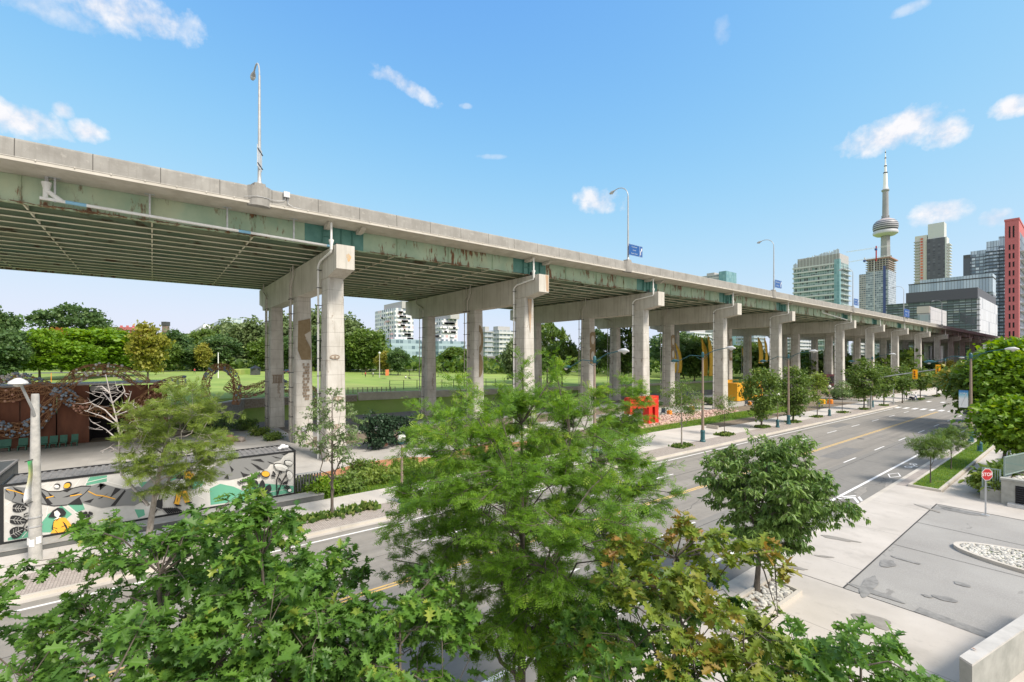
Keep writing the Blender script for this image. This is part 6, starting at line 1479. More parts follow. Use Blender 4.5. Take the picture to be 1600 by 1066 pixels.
# ---- right side cluster
tree_at(1454, 753, 677, 718, 26, name='young_tree', label='nearest young tree in the grass bed', seed=111, tips=52, per=22, clump=.22, size=.26, tmpl=T_FROND, leafm='mid_leaf', tr=.045, limbs=8, fork=.35, droop=.5, flat=.4, h=.3)
tree_at(1486, 732, 664, 700, 23, name='young_tree', label='second young tree in the grass bed', seed=113, tips=46, per=22, clump=.24, size=.28, tmpl=T_FROND, leafm='mid_leaf', tr=.045, limbs=8, fork=.35, droop=.5, flat=.4, h=.3)
for i, (px, X_, ty, cb, hw_, cp, lm, lab, n_) in enumerate(((1566, -4.6, 620, 703, 46, 1592, 'lime_leaf', 'wide yellow green tree over the planter at the right edge', 190), (1612, -4.8, 520, 640, 62, 1606, 'mid_leaf', 'tall dark green tree cut off by the right edge', 190),
        (1560, -7.0, 548, 650, 36, 1582, 'lime_leaf', 'bright green tree behind the right hand globe lamp', 150), (1542, -8.6, 562, 648, 34, 1534, 'mid_leaf', 'green tree behind the brown lamp pole on the right', 120), (1550, -8.6, 561, 640, 22, 1519, 'yellow_leaf', 'yellow tinged tree left of the brown lamp pole on the right', 90), (1582, -6.2, 532, 620, 40, 1580, 'lime_leaf', 'tree with orange tipped leaves beneath the red brick tower', 120), (1556, -8.9, 575, 622, 13, 1512, 'mid_leaf', 'far tree at the end of the right hand row', 70))):
    D = px_of(*onX(px, HY, X_))[2]
    tree_at(px, 0, ty, cb, hw_, X=X_, cpx=cp, name='street_tree', label=lab, seed=121 + i, tips=n_, per=44, clump=.016 * D, size=.0085 * D + .03, tmpl=T_MAPLE, leafm=lm, tr=.14, limbs=11, fork=.3, flat=.35, droop=.15, inner=.25)
# ---- park trees: a few prototypes, copied
PROT = {}
def proto(key, **kw):
    o = make_tree('park_tree', 'tmp', (0, 0, -500), group=None, **kw); PROT[key] = o
proto('maple', seed=201, H_=10, base=2.1, rx=4.8, tips=200, per=46, clump=.55, flat=.42, size=.42, tmpl=T_CLUMP, leafm='lime_leaf', tr=.24, limbs=12, fork=.22, inner=.3, droop=.1)
proto('dark', seed=203, H_=10, base=1.6, rx=4.6, tips=200, per=44, clump=.6, flat=.5, size=.45, tmpl=T_CLUMP, leafm='dark_leaf', tr=.24, limbs=12, fork=.2, inner=.3, droop=.1)
proto('olive', seed=205, H_=10, base=1.2, rx=4.2, tips=190, per=44, clump=.6, flat=.55, size=.45, tmpl=T_CLUMP, leafm='willow', tr=.22, limbs=12, fork=.2, inner=.3, droop=.7)
proto('mid', seed=207, H_=10, base=1.5, rx=4.5, tips=190, per=44, clump=.6, flat=.45, size=.45, tmpl=T_CLUMP, leafm='mid_leaf', tr=.22, limbs=12, fork=.2, inner=.3, droop=.1)
proto('yellow', seed=209, H_=10, base=1.6, rx=3.3, tips=150, per=44, clump=.5, flat=.5, size=.4, tmpl=T_CLUMP, leafm='yellow_leaf', tr=.2, limbs=10, fork=.2, inner=.3, droop=.1)
proto('open', seed=211, H_=10, base=3.6, rx=5.4, tips=90, per=60, clump=.55, flat=.4, size=.38, tmpl=T_CLUMP, leafm='dark_leaf', tr=.26, limbs=12, fork=.3, inner=.45, droop=.1)
def clone_leaf(src, key, m):
    o = copy_tree(PROT[src]); 
    for c in o.children:
        if c.name.startswith('crown'): c.data = c.data.copy(); c.data.materials[0] = M[m]
    PROT[key] = o
clone_leaf('maple', 'orange', 'orange_leaf'); clone_leaf('open', 'openmid', 'mid_leaf')
used = set()
def park_tree(key, px, by_, ty, hw_, lab, D=None, grp=None, zb=None, rot=None, name='park_tree'):
    """foot at pixel (px, by_) on the lawn, or at distance D behind the lawn edge"""
    if D is None: p = park(px, by_)
    else:
        p = onD(px, HY, D); p.z = hp(p.x, p.y) if zb is None else zb
    Dp = -p.x * SN + p.y * CS; hgt = H - (ty - HY) * Dp / F - p.z; wr = hw_ * Dp / F
    base_r = {'maple': 4.8, 'orange': 4.8, 'dark': 4.6, 'olive': 4.2, 'mid': 4.5, 'yellow': 3.3, 'open': 5.4, 'openmid': 5.4}[key]
    sx = wr / (base_r * 1.05); sz = hgt / 10.2; rz = rot if rot is not None else (px * .77) % 6.28
    if key not in used: o = PROT[key]; used.add(key)
    else: o = copy_tree(PROT[key])
    o.name = name; o.location = p; o.rotation_euler = (0, 0, rz); o.scale = (sx, sx, sz); o['label'] = lab; o['category'] = 'tree'
    if grp: o['group'] = grp
    elif 'group' in o: del o['group']
    return o
PT = [('dark', 1, 597, 514, 36, 'dark tree at the far left end of the lawn row'), ('maple', 62, 594, 510, 36, 'broad yellow green tree second in the lawn row'), ('orange', 96, 583, 509, 26, 'orange tinted tree between the lawn maples'),
      ('maple', 114, 593, 530, 40, 'low bright green maple left of the largest maple'), ('maple', 163, 589, 510, 62, 'largest bright green maple on the lawn'), ('yellow', 231, 597, 503, 26, 'yellowing narrow tree at the right end of the lawn row')]
for k, px, by_, ty, hw_, lab in PT: park_tree(k, px, by_, ty, hw_, lab)
bk_ = [('dark', -10, 480, 34, 227, 'tall dark tree at the left edge beyond the lawn row'), ('dark', 22, 515, 24, 245, 'dark tree behind the left lawn row'), ('open', 118, 474, 52, 262, 'open crowned tall tree rising behind the lawn maples'), ('openmid', 165, 505, 30, 262, 'loose tree right of the tall open crown'),
       ('dark', 268, 515, 30, 183, 'dark tree right of the yellowing lawn tree'), ('mid', 290, 519, 26, 210, 'mid green tree below the white terraced block'), ('mid', 322, 512, 30, 206, 'mid green tree behind the small rattan arch'), ('dark', 345, 522, 28, 175, 'dark bushy tree right of the rattan arch'),
       ('olive', 352, 500, 34, 224, 'olive green tree below the glass top floor building'), ('olive', 392, 497, 34, 196, 'olive tree just left of the nearest pier'), ('olive', 440, 490, 34, 196, 'olive tree between the first pier columns'), ('olive', 490, 482, 34, 189, 'tall olive tree behind the first pier'),
       ('olive', 540, 492, 40, 175, 'willow like tree right of the first pier'), ('mid', 572, 510, 32, 168, 'mid green tree at the right end of the tree belt'), ('dark', 305, 540, 26, 168, 'low dark tree along the path behind the lawn'), ('yellow', 318, 535, 12, 164, 'small yellow green tree inside the dark belt'),
       ('mid', 205, 527, 24, 175, 'round tree behind the yellowing tree'), ('dark', 465, 520, 30, 168, 'dark tree low between the first pier columns'), ('mid', 418, 525, 26, 171, 'mid green tree low behind the nearest pier'), ('mid', 255, 532, 24, 161, 'bushy tree along the path right of the yellowing tree')]
for k, px, ty, hw_, D, lab in bk_: park_tree(k, px, 0, ty, hw_, lab, D=D)
bk2 = [('dark', 622, 543, 17, 150, 'dark round tree below the white pixelated towers'), ('yellow', 600, 548, 14, 155, 'yellow green tree left of the dark round tree'), ('mid', 712, 540, 28, 190, 'pale tree left of the second pier middle column'), ('olive', 805, 528, 22, 120, 'olive tree between the second and third piers'),
       ('openmid', 855, 500, 32, 125, 'loose light green tree right of the second pier near column'), ('openmid', 878, 530, 28, 105, 'dark trunked tree behind the third pier columns'), ('open', 928, 512, 28, 118, 'dark tree between the third pier columns'), ('openmid', 968, 508, 36, 112, 'dark spreading tree left of the third pier near column'),
       ('open', 1048, 515, 40, 150, 'dense dark tree behind the yellow banners'), ('mid', 1085, 520, 26, 150, 'bright tree right of the dark tree behind the banners'), ('mid', 1068, 548, 26, 170, 'low dark tree beneath the yellow banners'), ('mid', 1172, 532, 26, 180, 'green tree seen between the fourth and fifth piers'), ('mid', 1262, 545, 30, 190, 'green tree seen right of the fifth pier'),
       ('mid', 1215, 548, 26, 170, 'bushy tree behind the fifth pier'), ('olive', 1300, 540, 20, 200, 'slim tree seen between the sixth pier columns'), ('mid', 1340, 552, 20, 220, 'tree seen past the sixth pier'), ('mid', 1380, 550, 20, 240, 'tree seen past the eighth pier'), ('dark', 1452, 562, 16, 190, 'dark tree at the far end below the deck'), ('yellow', 1480, 562, 14, 180, 'lime green tree at the far end beyond the intersection')]
for k, px, ty, hw_, D, lab in bk2: park_tree(k, px, 0, ty, hw_, lab, D=D)
# far wood line
rng = np.random.default_rng(5); n = 26000
xs_ = rng.uniform(0, 1, n); Dd = rng.uniform(170, 260, n); pxs = -120 + 1560 * xs_
th_ = 4 + 5 * (.5 + .5 * np.sin(pxs * .045)) * (.5 + .5 * np.sin(pxs * .013 + 1)) + rng.random(n) * 2
r_ = (pxs - CX) / F; P = np.stack([Dd * (-SN + r_ * CS), Dd * (CS + r_ * SN), 2.0 + th_ * rng.random(n) ** .6], 1)
me = leaf_mesh('far_wood', P, unitv(rng.normal(size=(n, 3)) * .6 + np.array([0, 0, .8])), unitv(rng.normal(size=(n, 3))), rng.uniform(1.2, 2.4, n), T_CLUMP, rng.random(n) * .9); me.materials.append(M['mid_leaf'])
tag(link('far_wood', me), 'distant continuous belt of woodland along the horizon', 'woodland', kind='stuff')
# ---- shrubs
def shrub(px, py, X, rx, hgt, leafm, lab, seed, size=.16, n=60, per=30, cat='shrub', name='shrub', h=0, tm=T_MAPLE, ry=None):
    q = onX(px, py, X) if X is not None else gnd(px, py); 
    if X is not None: q = Vector((X, q.y, gz(q.y)))
    q.z += h
    return make_tree(name, lab, q, seed, hgt, .05, rx, ry or rx, tips=n, per=per, clump=.22, flat=.6, size=size, tmpl=tm, leafm=leafm, tr=.04, limbs=5, fork=.1, inner=.2, cat=cat, droop=.1)
shrub(345, 676, None, 1.9, 2.2, 'dark_leaf', 'dark green bush at the foot of the stone wall', 301)
shrub(385, 672, None, 1.5, 1.3, 'mid_leaf', 'low green bush left of the nearest pier', 302)
shrub(300, 680, None, 2.2, 2.0, 'mid_leaf', 'wide green bush below the dark entrance', 303)
shrub(425, 688, None, .9, .7, 'mid_leaf', 'low green tuft bed between boulders and the first pier', 306, n=40)
shrub(405, 680, None, 1.1, .8, 'olive_leaf', 'dry grassy tuft bed left of the first pier', 307, n=40)
shrub(565, 742, -34.5, 1.6, 1.1, 'mid_leaf', 'green bush below the mulch bed behind the pale tree', 308)
shrub(592, 712, -43.5, 2.2, 3.9, 'conifer', 'dark pine bush behind the airy pale tree', 304, .2, 110, 40)
shrub(622, 700, -44, 2.0, 3.2, 'conifer', 'second dark pine bush right of the nearest pier', 305, .2, 80, 40)
for i, (px, X_, r, h_, lf, lab) in enumerate(((480, -32, 1.0, 1.0, 'mid_leaf', 'low bush at the right end of the mural plinth'), (505, -31, 1.1, 1.1, 'lime_leaf', 'bright green bush beside the slatted fence'), (545, -31.5, 1.3, .8, 'mid_leaf', 'low spreading bush on the verge beside the pale tree'), (590, -32, 1.4, .9, 'olive_leaf', 'reddish olive low shrub on the verge left of the teal lamp'), (640, -33, 1.5, .9, 'olive_leaf', 'olive low shrub on the verge behind the teal lamp'), (690, -33, 1.5, .8, 'mid_leaf', 'low shrub on the verge behind the feathery locust'),
      (950, -36, 1.6, 2.2, 'mid_leaf', 'dense bush left of the red sculpture'), (985, -37, 1.2, 1.6, 'dark_leaf', 'dark bush hugging the red sculpture'), (1215, -38, 2.4, 2.2, 'dark_leaf', 'broad bush behind the two dense boulevard trees'), (1245, -38, 2.6, 2.0, 'mid_leaf', 'rounded bush right of the dense boulevard trees'), (1310, -36.5, 3.0, 2.6, 'dark_leaf', 'large rounded hedge bush behind the pedestrian lamp'), (1335, -36.5, 3.0, 2.8, 'mid_leaf', 'second large rounded hedge bush'), (1360, -36, 3.0, 2.4, 'dark_leaf', 'third hedge bush beside the sidewalk'), (1378, -36, 2.6, 2.0, 'mid_leaf', 'last hedge bush before the crossing'),
      (1120, -46, 2.6, 1.6, 'dark_leaf', 'dark bush below the fourth pier'), (1060, -52, 3.0, 1.6, 'dark_leaf', 'dark hedge under the yellow banners'), (870, -58, 3.4, 1.8, 'dark_leaf', 'dark hedge beyond the third pier middle column'), (800, -60, 2.0, 1.6, 'dark_leaf', 'dark bush between the second and third piers'), (1010, -50, 3, 1.5, 'dark_leaf', 'dark hedge right of the third pier'))):
    shrub(px, 700, X_, r, h_, lf, lab, 310 + i, .16 if px < 700 else .24, 70, 34)
for i, (px, py, r, h_, lab) in enumerate(((1515, 740, .9, 1.1, 'arching ornamental grass at the near corner of the low planter'), (1535, 722, 1.0, 1.2, 'feathery ornamental grass behind the stop sign'), (1560, 715, 1.0, 1.2, 'green planting inside the low planter below the tree'), (1585, 720, .8, 1.1, 'green planting beside the glass railing'))):
    p = onX(px, HY, -3.9 if i else -4.3); y = 43.2 + i * 2.2
    make_tree('planter_shrub', lab, (-4.2 + .25 * i, y, h1 - .3), 340 + i, h_, .0, r, r * 1.2, tips=60, per=30, clump=.2, size=.34, tmpl=T_ELL, leafm='olive_leaf' if i == 0 else 'mid_leaf', tr=.02, limbs=5, fork=.1, inner=.2, cat='shrub', droop=.6)
# ground cover tufts in the tree squares and verge grass blades
def tufts(name, lab, region, n, sz, lm, seed, z=.02):
    rng = np.random.default_rng(seed); P = []
    x0, x1, y0, y1 = region; x = rng.uniform(x0, x1, n); y = rng.uniform(y0, y1, n)
    P = np.stack([x, y, -G * np.clip(y, -60, 260) + z], 1); U = unitv(rng.normal(size=(n, 3)) * .45 + np.array([0, 0, 1.0])); N_ = unitv(rng.normal(size=(n, 3)))
    me = leaf_mesh(name, P, N_, U, rng.uniform(.6, 1.3, n) * sz, (np.array([(-.06, 0, 0), (.06, 0, 0), (.02, 1, .15)], float), [(0, 1, 2)]), rng.random(n)); me.materials.append(M[lm])
    return tag(link(name, me), lab, 'grass', kind='stuff')
tufts('grass_blades', 'short green grass growing in the raised bed', (-7.95, -6.55, 42.25, 85), 26000, .12, 'lime_leaf', 1, .22)
tufts('grass_blades', 'rough green verge grass between sidewalk and piers', (-33.4, -29.75, 8, 34), 20000, .2, 'lime_leaf', 2, .02)
tufts('grass_blades', 'green verge grass beside the concrete bench block', (-37.5, -33.6, 40, 96), 26000, .2, 'lime_leaf', 3, .02)
for i, (px, py) in enumerate(((519, 806), (1065, 698), (1132, 680), (1190, 668), (1239, 660), (1277, 652), (1316, 645), (1350, 640), (1381, 634), (1438, 624), (1464, 619))):
    q = gnd(px, py, .12); L_ = 2.6 if i == 0 else 1.1; rng = np.random.default_rng(400 + i); n = 700 if i < 4 else 260
    P = np.stack([q.x + rng.normal(size=n) * .28, q.y + rng.uniform(-L_, L_, n), np.full(n, q.z)], 1)
    me = leaf_mesh('tree_square_plants', P, unitv(rng.normal(size=(n, 3))), unitv(rng.normal(size=(n, 3)) * .6 + np.array([0, 0, 1.0])), rng.uniform(.15, .4, n), T_QUAD, rng.random(n)); me.materials.append(M['mid_leaf'])
    o = tag(link('ground_cover', me), 'low ground cover in the tree square at the foot of a boulevard tree', 'ground cover', kind='stuff')
# ================================================================ BUILDINGS
def onYp(px, py, Y): d = ray(px, py); t = Y / d[1]; return Vector((t * d[0], Y, H + t * d[2]))
def gridmat(name, frame, g1, g2, pu, pv, fu=.1, fv=.25, g3=None, rough=.35, off=0):
    b = NB(name, rough); u = b.mth('ADD', b.x, b.y); u = b.mth('ADD', u, 5000 + off); v = b.mth('ADD', b.z, 100)
    fu_ = b.mth('FRACT', b.mth('DIVIDE', u, pu)); fv_ = b.mth('FRACT', b.mth('DIVIDE', v, pv))
    wn = b.N.new('ShaderNodeTexWhiteNoise'); wn.noise_dimensions = '2D'; cm = b.N.new('ShaderNodeCombineXYZ')
    b.L.new(b.mth('FLOOR', b.mth('DIVIDE', u, pu)), cm.inputs[0]); b.L.new(b.mth('FLOOR', b.mth('DIVIDE', v, pv)), cm.inputs[1]); b.L.new(cm.outputs[0], wn.inputs['Vector'])
    gl = b.ramp(wn.outputs['Value'], g1, g2, .2, .8)
    if g3: gl = b.mix(b.mth('GREATER_THAN', wn.outputs['Value'], .86), gl, g3)
    m = b.mth('MAXIMUM', b.mth('LESS_THAN', fu_, fu), b.mth('LESS_THAN', fv_, fv))
    return b.done(b.mix(m, gl, frame))
def corner(a, b_, c_, D):
    P = onD(b_, HY, D); xl = onYp(a, HY, P.y).x; d = ray(c_, HY); y2 = P.x / d[0] * d[1]
    return xl, P.x, P.y, max(y2, P.y + 1)
def zat(py, D): return H - (py - HY) * D / F
def box_part(o, name, x0, x1, y0, y1, z0, z1, m):
    mb = MB(); mb.box(x0, x1, y0, y1, z0, z1); return mb.build(name, m, o)
def slabs(o, x0, x1, y0, y1, z0, z1, step, th, out, m, name='balcony'):
    mb = MB(); mb.box(x0 - out, x1 + out, y0 - out, y1 + out, 0, th); first = mb.build(name, m, o); first.location.z = z0; z = z0 + step; k = 0
    while z < z1 and k < 60: c = first.copy(); COL.objects.link(c); c.parent = o; c.location.z = z; z += step; k += 1
GB = -8
M['slabw'] = mat('pale_white_slab', (.57, .60, .58), rough=.7); M['slabg'] = mat('grey_concrete_slab', (.42, .42, .41), rough=.8)
# pale green slab tower
x0, x1, y0, y1 = corner(1240, 1312, 1326, 480); o = empty('apartment_tower', (0, 0, 0), 0, 'pale green glass slab tower with long white balcony bands and fin crown', 'tower')
zt = zat(409, 480)
box_part(o, 'wall', x0, x1, y0, y1 , GB, zt, gridmat('green_glass_wall', (.40, .50, .47), (.10, .18, .17), (.26, .36, .34), 2.2, 3.6, .12, .15, (.05, .07, .07)))
slabs(o, x0, x1 - 5, y0, y1 - 6, 14, zt, 5.4, 1.5, .9, M['slabw'])
box_part(o, 'teal_corner', x1 - 4.6, x1 + .2, y0 - 1.2, y0 + 3, GB, zt + 3, gridmat('teal_glass_strip', (.25, .42, .42), (.14, .30, .32), (.22, .40, .42), 2.3, 3.6, .1, .1))
rr = random.Random(3); n = 42
for k in range(n):
    t = k / n; xx = x0 + (x1 - x0) * t; hh = (6 + 7 * t) + rr.uniform(-1, 1.5) - (2 if k < 4 else 0); box_part(o, 'crown_fin', xx, xx + (x1 - x0) / n * .62, y0 - .8, y0 - .2, zt - 2 - rr.random() * 4, zt + hh, M['slabg'] if k % 3 else M['slabw'])
mb = MB(); mb.exY([(y0, zt), (y1, zt), (y1, zt + 9), (y0, zt + 9)], x0 + 4, x1); mb.build('plant_room', M['slabg'], o)
slabs(o, x1 + .3, x1 + 1.8, y0 + 4, y1, 14, zt - 4, 5.4, .5, .8, M['slabw'], 'side_balcony')
# tower under construction
x0, x1, y0, y1 = corner(1342, 1388, 1400, 800); o = empty('unfinished_tower', (0, 0, 0), 0, 'concrete tower under construction with open upper floors below the needle tower', 'tower')
zt = zat(403, 800); zs = zat(424, 800); xm = onYp(1353, HY, y0).x
box_part(o, 'core', xm + 2, x1 - 2, y0 + 2, y1 - 2, GB, zt, mat('blue_grey_core', (.16, .17, .20), (.24, .25, .28), .2)); zg = zat(421, 800)  # core in a darker blue grey than the slabs
box_part(o, 'glazed_wall', xm, x1, y0, y1, GB, zg, gridmat('blue_grey_glass_wall', (.42, .46, .50), (.11, .15, .20), (.28, .33, .40), 3.1, 3.9, .16, .34, (.42, .48, .55)))
box_part(o, 'shoulder', x0, xm, y0 + 1, y1, GB, zs, gridmat('shoulder_wall', (.45, .43, .42), (.10, .12, .15), (.25, .28, .33), 2.9, 3.9, .2, .4))
slabs(o, xm, x1, y0, y1, zg, zt, 3.9, .8, .6, mat('raw_slab', (.46, .40, .36), rough=.9), 'floor_slab')
for k in range(9):
    xx = xm + (x1 - xm) * k / 8
    if 0 < k < 8: box_part(o, 'column', xx - .5, xx + .5, y0 - .2, y0 + .8, zg, zt, M['slabg'])
box_part(o, 'screen', onYp(1380, HY, y0).x, onYp(1384, HY, y0).x, y0 - 1, y0 + .2, GB, zat(415, 800), mat('blue_screen', (.06, .09, .25), rough=.7))
box_part(o, 'formwork', xm - 1, x1 + 3, y0 - 1.2, y1 + 1, zt + .3, zt + 2.2, mat('formwork_timber', (.38, .22, .18), rough=.9))
box_part(o, 'hoist_mast', xm + 26 * .45, xm + 26 * .45 + 1.2, y0 - 1.6, y0 - .4, GB, zt - 2, M['signback'])
# cranes
for (pa, ya_, pb, yb_, pm, lab) in ((1322, 394.5, 1391, 385, 1370, 'upper white and red tower crane jib crossing the needle tower'), (1326, 410, 1392, 400, 1352, 'lower white crane jib left of the unfinished tower')):
    A_, B_ = onYp(pa, ya_, y0 - 6), onYp(pb, yb_, y0 - 6); o = empty('tower_crane', (0, 0, 0), 0, lab, 'crane')
    mb = MB()
    for dz in (0, 2.2): mb.beam(A_ + Vector((0, 0, dz * (.4 if dz else 0))), B_ + Vector((0, 0, dz)), .35, .35)
    nn = 26
    for k in range(nn): a_ = A_.lerp(B_, k / nn); b2 = A_.lerp(B_, (k + 1) / nn); mb.beam(a_, b2 + Vector((0, 0, 1.6)), .22, .22)
    mb.build('jib', M['signwhite'], o)
    q = onYp(pm, (ya_ + yb_) / 2, y0 - 6); q = A_.lerp(B_, (pm - pa) / (pb - pa)); mb = MB(); mb.box(q.x - .8, q.x + .8, y0 - 6.8, y0 - 5.2, zt - 4, q.z + 4); mb.build('mast', M['cloth_red'] if pm > 1360 else M['signback'], o); mb = MB(); mb.bbox(q.x - 2, q.x + 1.2, y0 - 8, y0 - 4, q.z - 3.5, q.z - .4, .3); mb.build('cab', M['cloth_blue'], o)
# needle tower with pod
D_ = 1205; c = onD(1383.5, HY, D_); o = empty('observation_tower', (c.x, c.y, -10), 0, 'very tall concrete needle tower with round pod and white antenna mast', 'tower')
zz = lambda py: zat(py, D_) + 10; W = lambda wpx: wpx * D_ / F / 2
cm_ = mat('tower_concrete', (.27, .275, .285), (.34, .345, .35), .05, .8)
mb = MB(); mb.lathe([(W(24), 0), (W(16), zz(480)), (W(12.5), zz(405)), (W(11.4), zz(366))], (0, 0, 0), 6)
for k in range(3): a_ = k * 2.094 + .4; mb.obox((math.cos(a_) * W(9), math.sin(a_) * W(9), zz(400) / 2), (math.cos(a_) * W(6), math.sin(a_) * W(6), 0), (-math.sin(a_) * 2.5, math.cos(a_) * 2.5, 0), (0, 0, zz(400) / 2))
mb.build('shaft', cm_, o)
mb = MB(); mb.lathe([(W(11), zz(369)), (W(24), zz(368.5)), (W(31), zz(366)), (W(32), zz(364)), (W(30), zz(361.5)), (W(20), zz(360.5))], (0, 0, 0), 32); shade_auto(mb.build('radome_ring', mat('grey_white_radome', (.52, .53, .56), rough=.5), o))
pod = NB('pod_cladding', .5); bandz = pod.mth('FRACT', pod.mth('DIVIDE', pod.z, 5.2)); pm_ = pod.done(pod.mix(pod.mth('LESS_THAN', bandz, .52), (.42, .42, .44), (.055, .06, .075)))
mb = MB(); mb.lathe([(W(28), zz(362)), (W(31), zz(359)), (W(32), zz(356)), (W(31.5), zz(351)), (W(29), zz(348)), (W(23), zz(345)), (W(14), zz(342.5)), (W(10), zz(341))], (0, 0, 0), 32); shade_auto(mb.build('pod', pm_, o))
mb = MB(); mb.lathe([(W(24), zz(346.2)), (W(23), zz(344.8)), (W(14), zz(342.6))], (0, 0, 0), 32); mb.build('pod_roof', mat('pod_roof_pink', (.45, .36, .34), rough=.7), o)
mb = MB(); mb.lathe([(W(8.5), zz(343)), (W(7.6), zz(300)), (W(10), zz(298.5)), (W(10.4), zz(297)), (W(8), zz(296))], (0, 0, 0), 12); mb.build('upper_shaft', cm_, o)
rr = random.Random(5)
for k in range(7): a_ = k * .9; mb = MB(); hh_ = rr.uniform(4, 12); mb.box(W(8) * math.cos(a_) - 1.5, W(8) * math.cos(a_) + 1.5, W(8) * math.sin(a_) - 1.5, W(8) * math.sin(a_) + 1.5, zz(343), zz(343) + hh_); mb.build('rooftop_unit', cm_, o)
mb = MB(); mb.mi = 0; mb.lathe([(W(7.8), zz(297)), (W(6), zz(290)), (W(5), zz(272)), (W(3.4), zz(268)), (W(3), zz(259)), (W(2), zz(256)), (W(1.6), zz(244)), (W(1), zz(242)), (W(.7), zz(234))], (0, 0, 0), 12)
mb.mi = 1
for py, wd in ((270, 5.6), (259.5, 3.6), (247, 2.4), (238, 1.6)): mb.lathe([(W(wd), zz(py + .9)), (W(wd), zz(py - .6))], (0, 0, 0), 12)
mb.build('antenna', [M['signwhite'], M['cardark']], o)
# white and dark tower
x0, x1, y0, y1 = corner(1429, 1478, 1482, 700); o = empty('apartment_tower', (0, 0, 0), 0, 'tall white tower with one dark grey face and a red striped balcony side', 'tower')
z3 = zat(370, 700); xm = onYp(1448, HY, y0).x; xw = onYp(1449.5, HY, y0).x; xr = onYp(1475, HY, y0).x
box_part(o, 'white_wing', x0, xm, y0 + 2, y1, GB, zat(362, 700), mat('warm_white_panel', (.60, .59, .54), rough=.8)); box_part(o, 'dark_face', xm, x1 - 1, y0, y1, GB, z3, gridmat('charcoal_window_wall', (.085, .09, .105), (.05, .055, .07), (.12, .13, .15), 6, 3.2, .5, .35)); box_part(o, 'plant_room', xw, xr, y0 + 1, y1, z3 + .01, zat(346, 700), M['slabw'])
box_part(o, 'red_stripe', onYp(1437, HY, y0).x, onYp(1441.5, HY, y0).x, y0 + 1.2, y0 + 2.2, GB, zat(366, 700), gridmat('red_panels', (.55, .5, .45), (.50, .10, .06), (.62, .20, .08), 5, 4.4, .12, .3))
box_part(o, 'edge_trim', x1 - 1, x1 + .8, y0 - .3, y1, GB, z3, M['slabw'])
slabs(o, x0 - .5, onYp(1436, HY, y0).x, y0 + .5, y0 + 3, 60, zat(368, 700), 4.6, 1.4, .5, M['slabg']); slabs(o, x1 + .8, x1 + 4, y0, y1, 60, zat(380, 700), 4.6, .9, .3, M['slabw'], 'side_balcony')
# stepped blue grey tower
x0, x1, y0, y1 = corner(1505, 1578, 1590, 480); o = empty('apartment_tower', (0, 0, 0), 0, 'stepped blue grey glass tower beside the red brick tower', 'tower')
gm_ = gridmat('cool_glass_grid', (.10, .125, .155), (.13, .19, .25), (.42, .52, .60), 3.0, 3.6, .16, .36, (.60, .68, .75))
gt_ = gridmat('tall_top_glazing', (.09, .11, .14), (.30, .38, .46), (.50, .60, .70), 2.2, 9, .12, .06)
for i, (a_, b2, ty) in enumerate(((1505, 1516, 390), (1516, 1541, 385), (1541, 1560, 373), (1560, 1578, 367))):
    xa, xb = onYp(a_, HY, y0).x, onYp(b2, HY, y0).x; z = zat(ty, 480); yy = y0 + (i % 2) * 1.5; box_part(o, 'wing', xa, xb - .05, yy, y1, GB, z - (10 if i > 1 else 4), gm_ if i else mat('blank_grey_wall', (.10, .115, .135), rough=.8)); box_part(o, 'top_floor', xa, xb - .05, yy + .3, y1, z - (10 if i > 1 else 4) + .01, z, gt_ if i else M['charcoal'])
slabs(o, onYp(1541, HY, y0).x, x1, y0, y0 + 3, 20, zat(385, 480), 3.6, .35, .9, mat('dark_slab_edge', (.11, .13, .16), rough=.7)); box_part(o, 'plant_room', onYp(1568, HY, y0).x, x1 + 4, y0 + 10, y1, zat(366, 480), zat(352, 480), M['slabw'])
# mid glass block with long upper band
x0, x1, y0, y1 = corner(1420, 1551, 1556, 420); o = empty('glass_block', (0, 0, 0), 0, 'long dark framed glass block with a tall upper glazed storey', 'building')
z1_ = zat(427, 420); xs_ = onYp(1427, HY, y0).x
box_part(o, 'lower_storeys', x0, x1, y0 + 3, y1, GB, z1_ - 17, gridmat('banded_glass', (.10, .11, .12), (.20, .26, .30), (.48, .55, .58), 3.4, 4.2, .1, .42, (.6, .65, .65)))
box_part(o, 'upper_glazing', x0, x1, y0, y1, z1_ - 16.9, z1_ - 4, gridmat('tall_glazing', (.13, .15, .17), (.34, .43, .50), (.50, .60, .67), 2.1, 26, .12, .04)); box_part(o, 'parapet_band', x0 - .3, x1 + .3, y0 - .3, y1, z1_ - 3.9, z1_ - 3, M['charcoal']); box_part(o, 'roof_storey', xs_ + 5, x1, y0 + .2, y1, z1_ - 2.9, z1_, gridmat('roof_glazing', (.13, .15, .17), (.36, .46, .52), (.50, .60, .67), 2.1, 30, .12, .04))
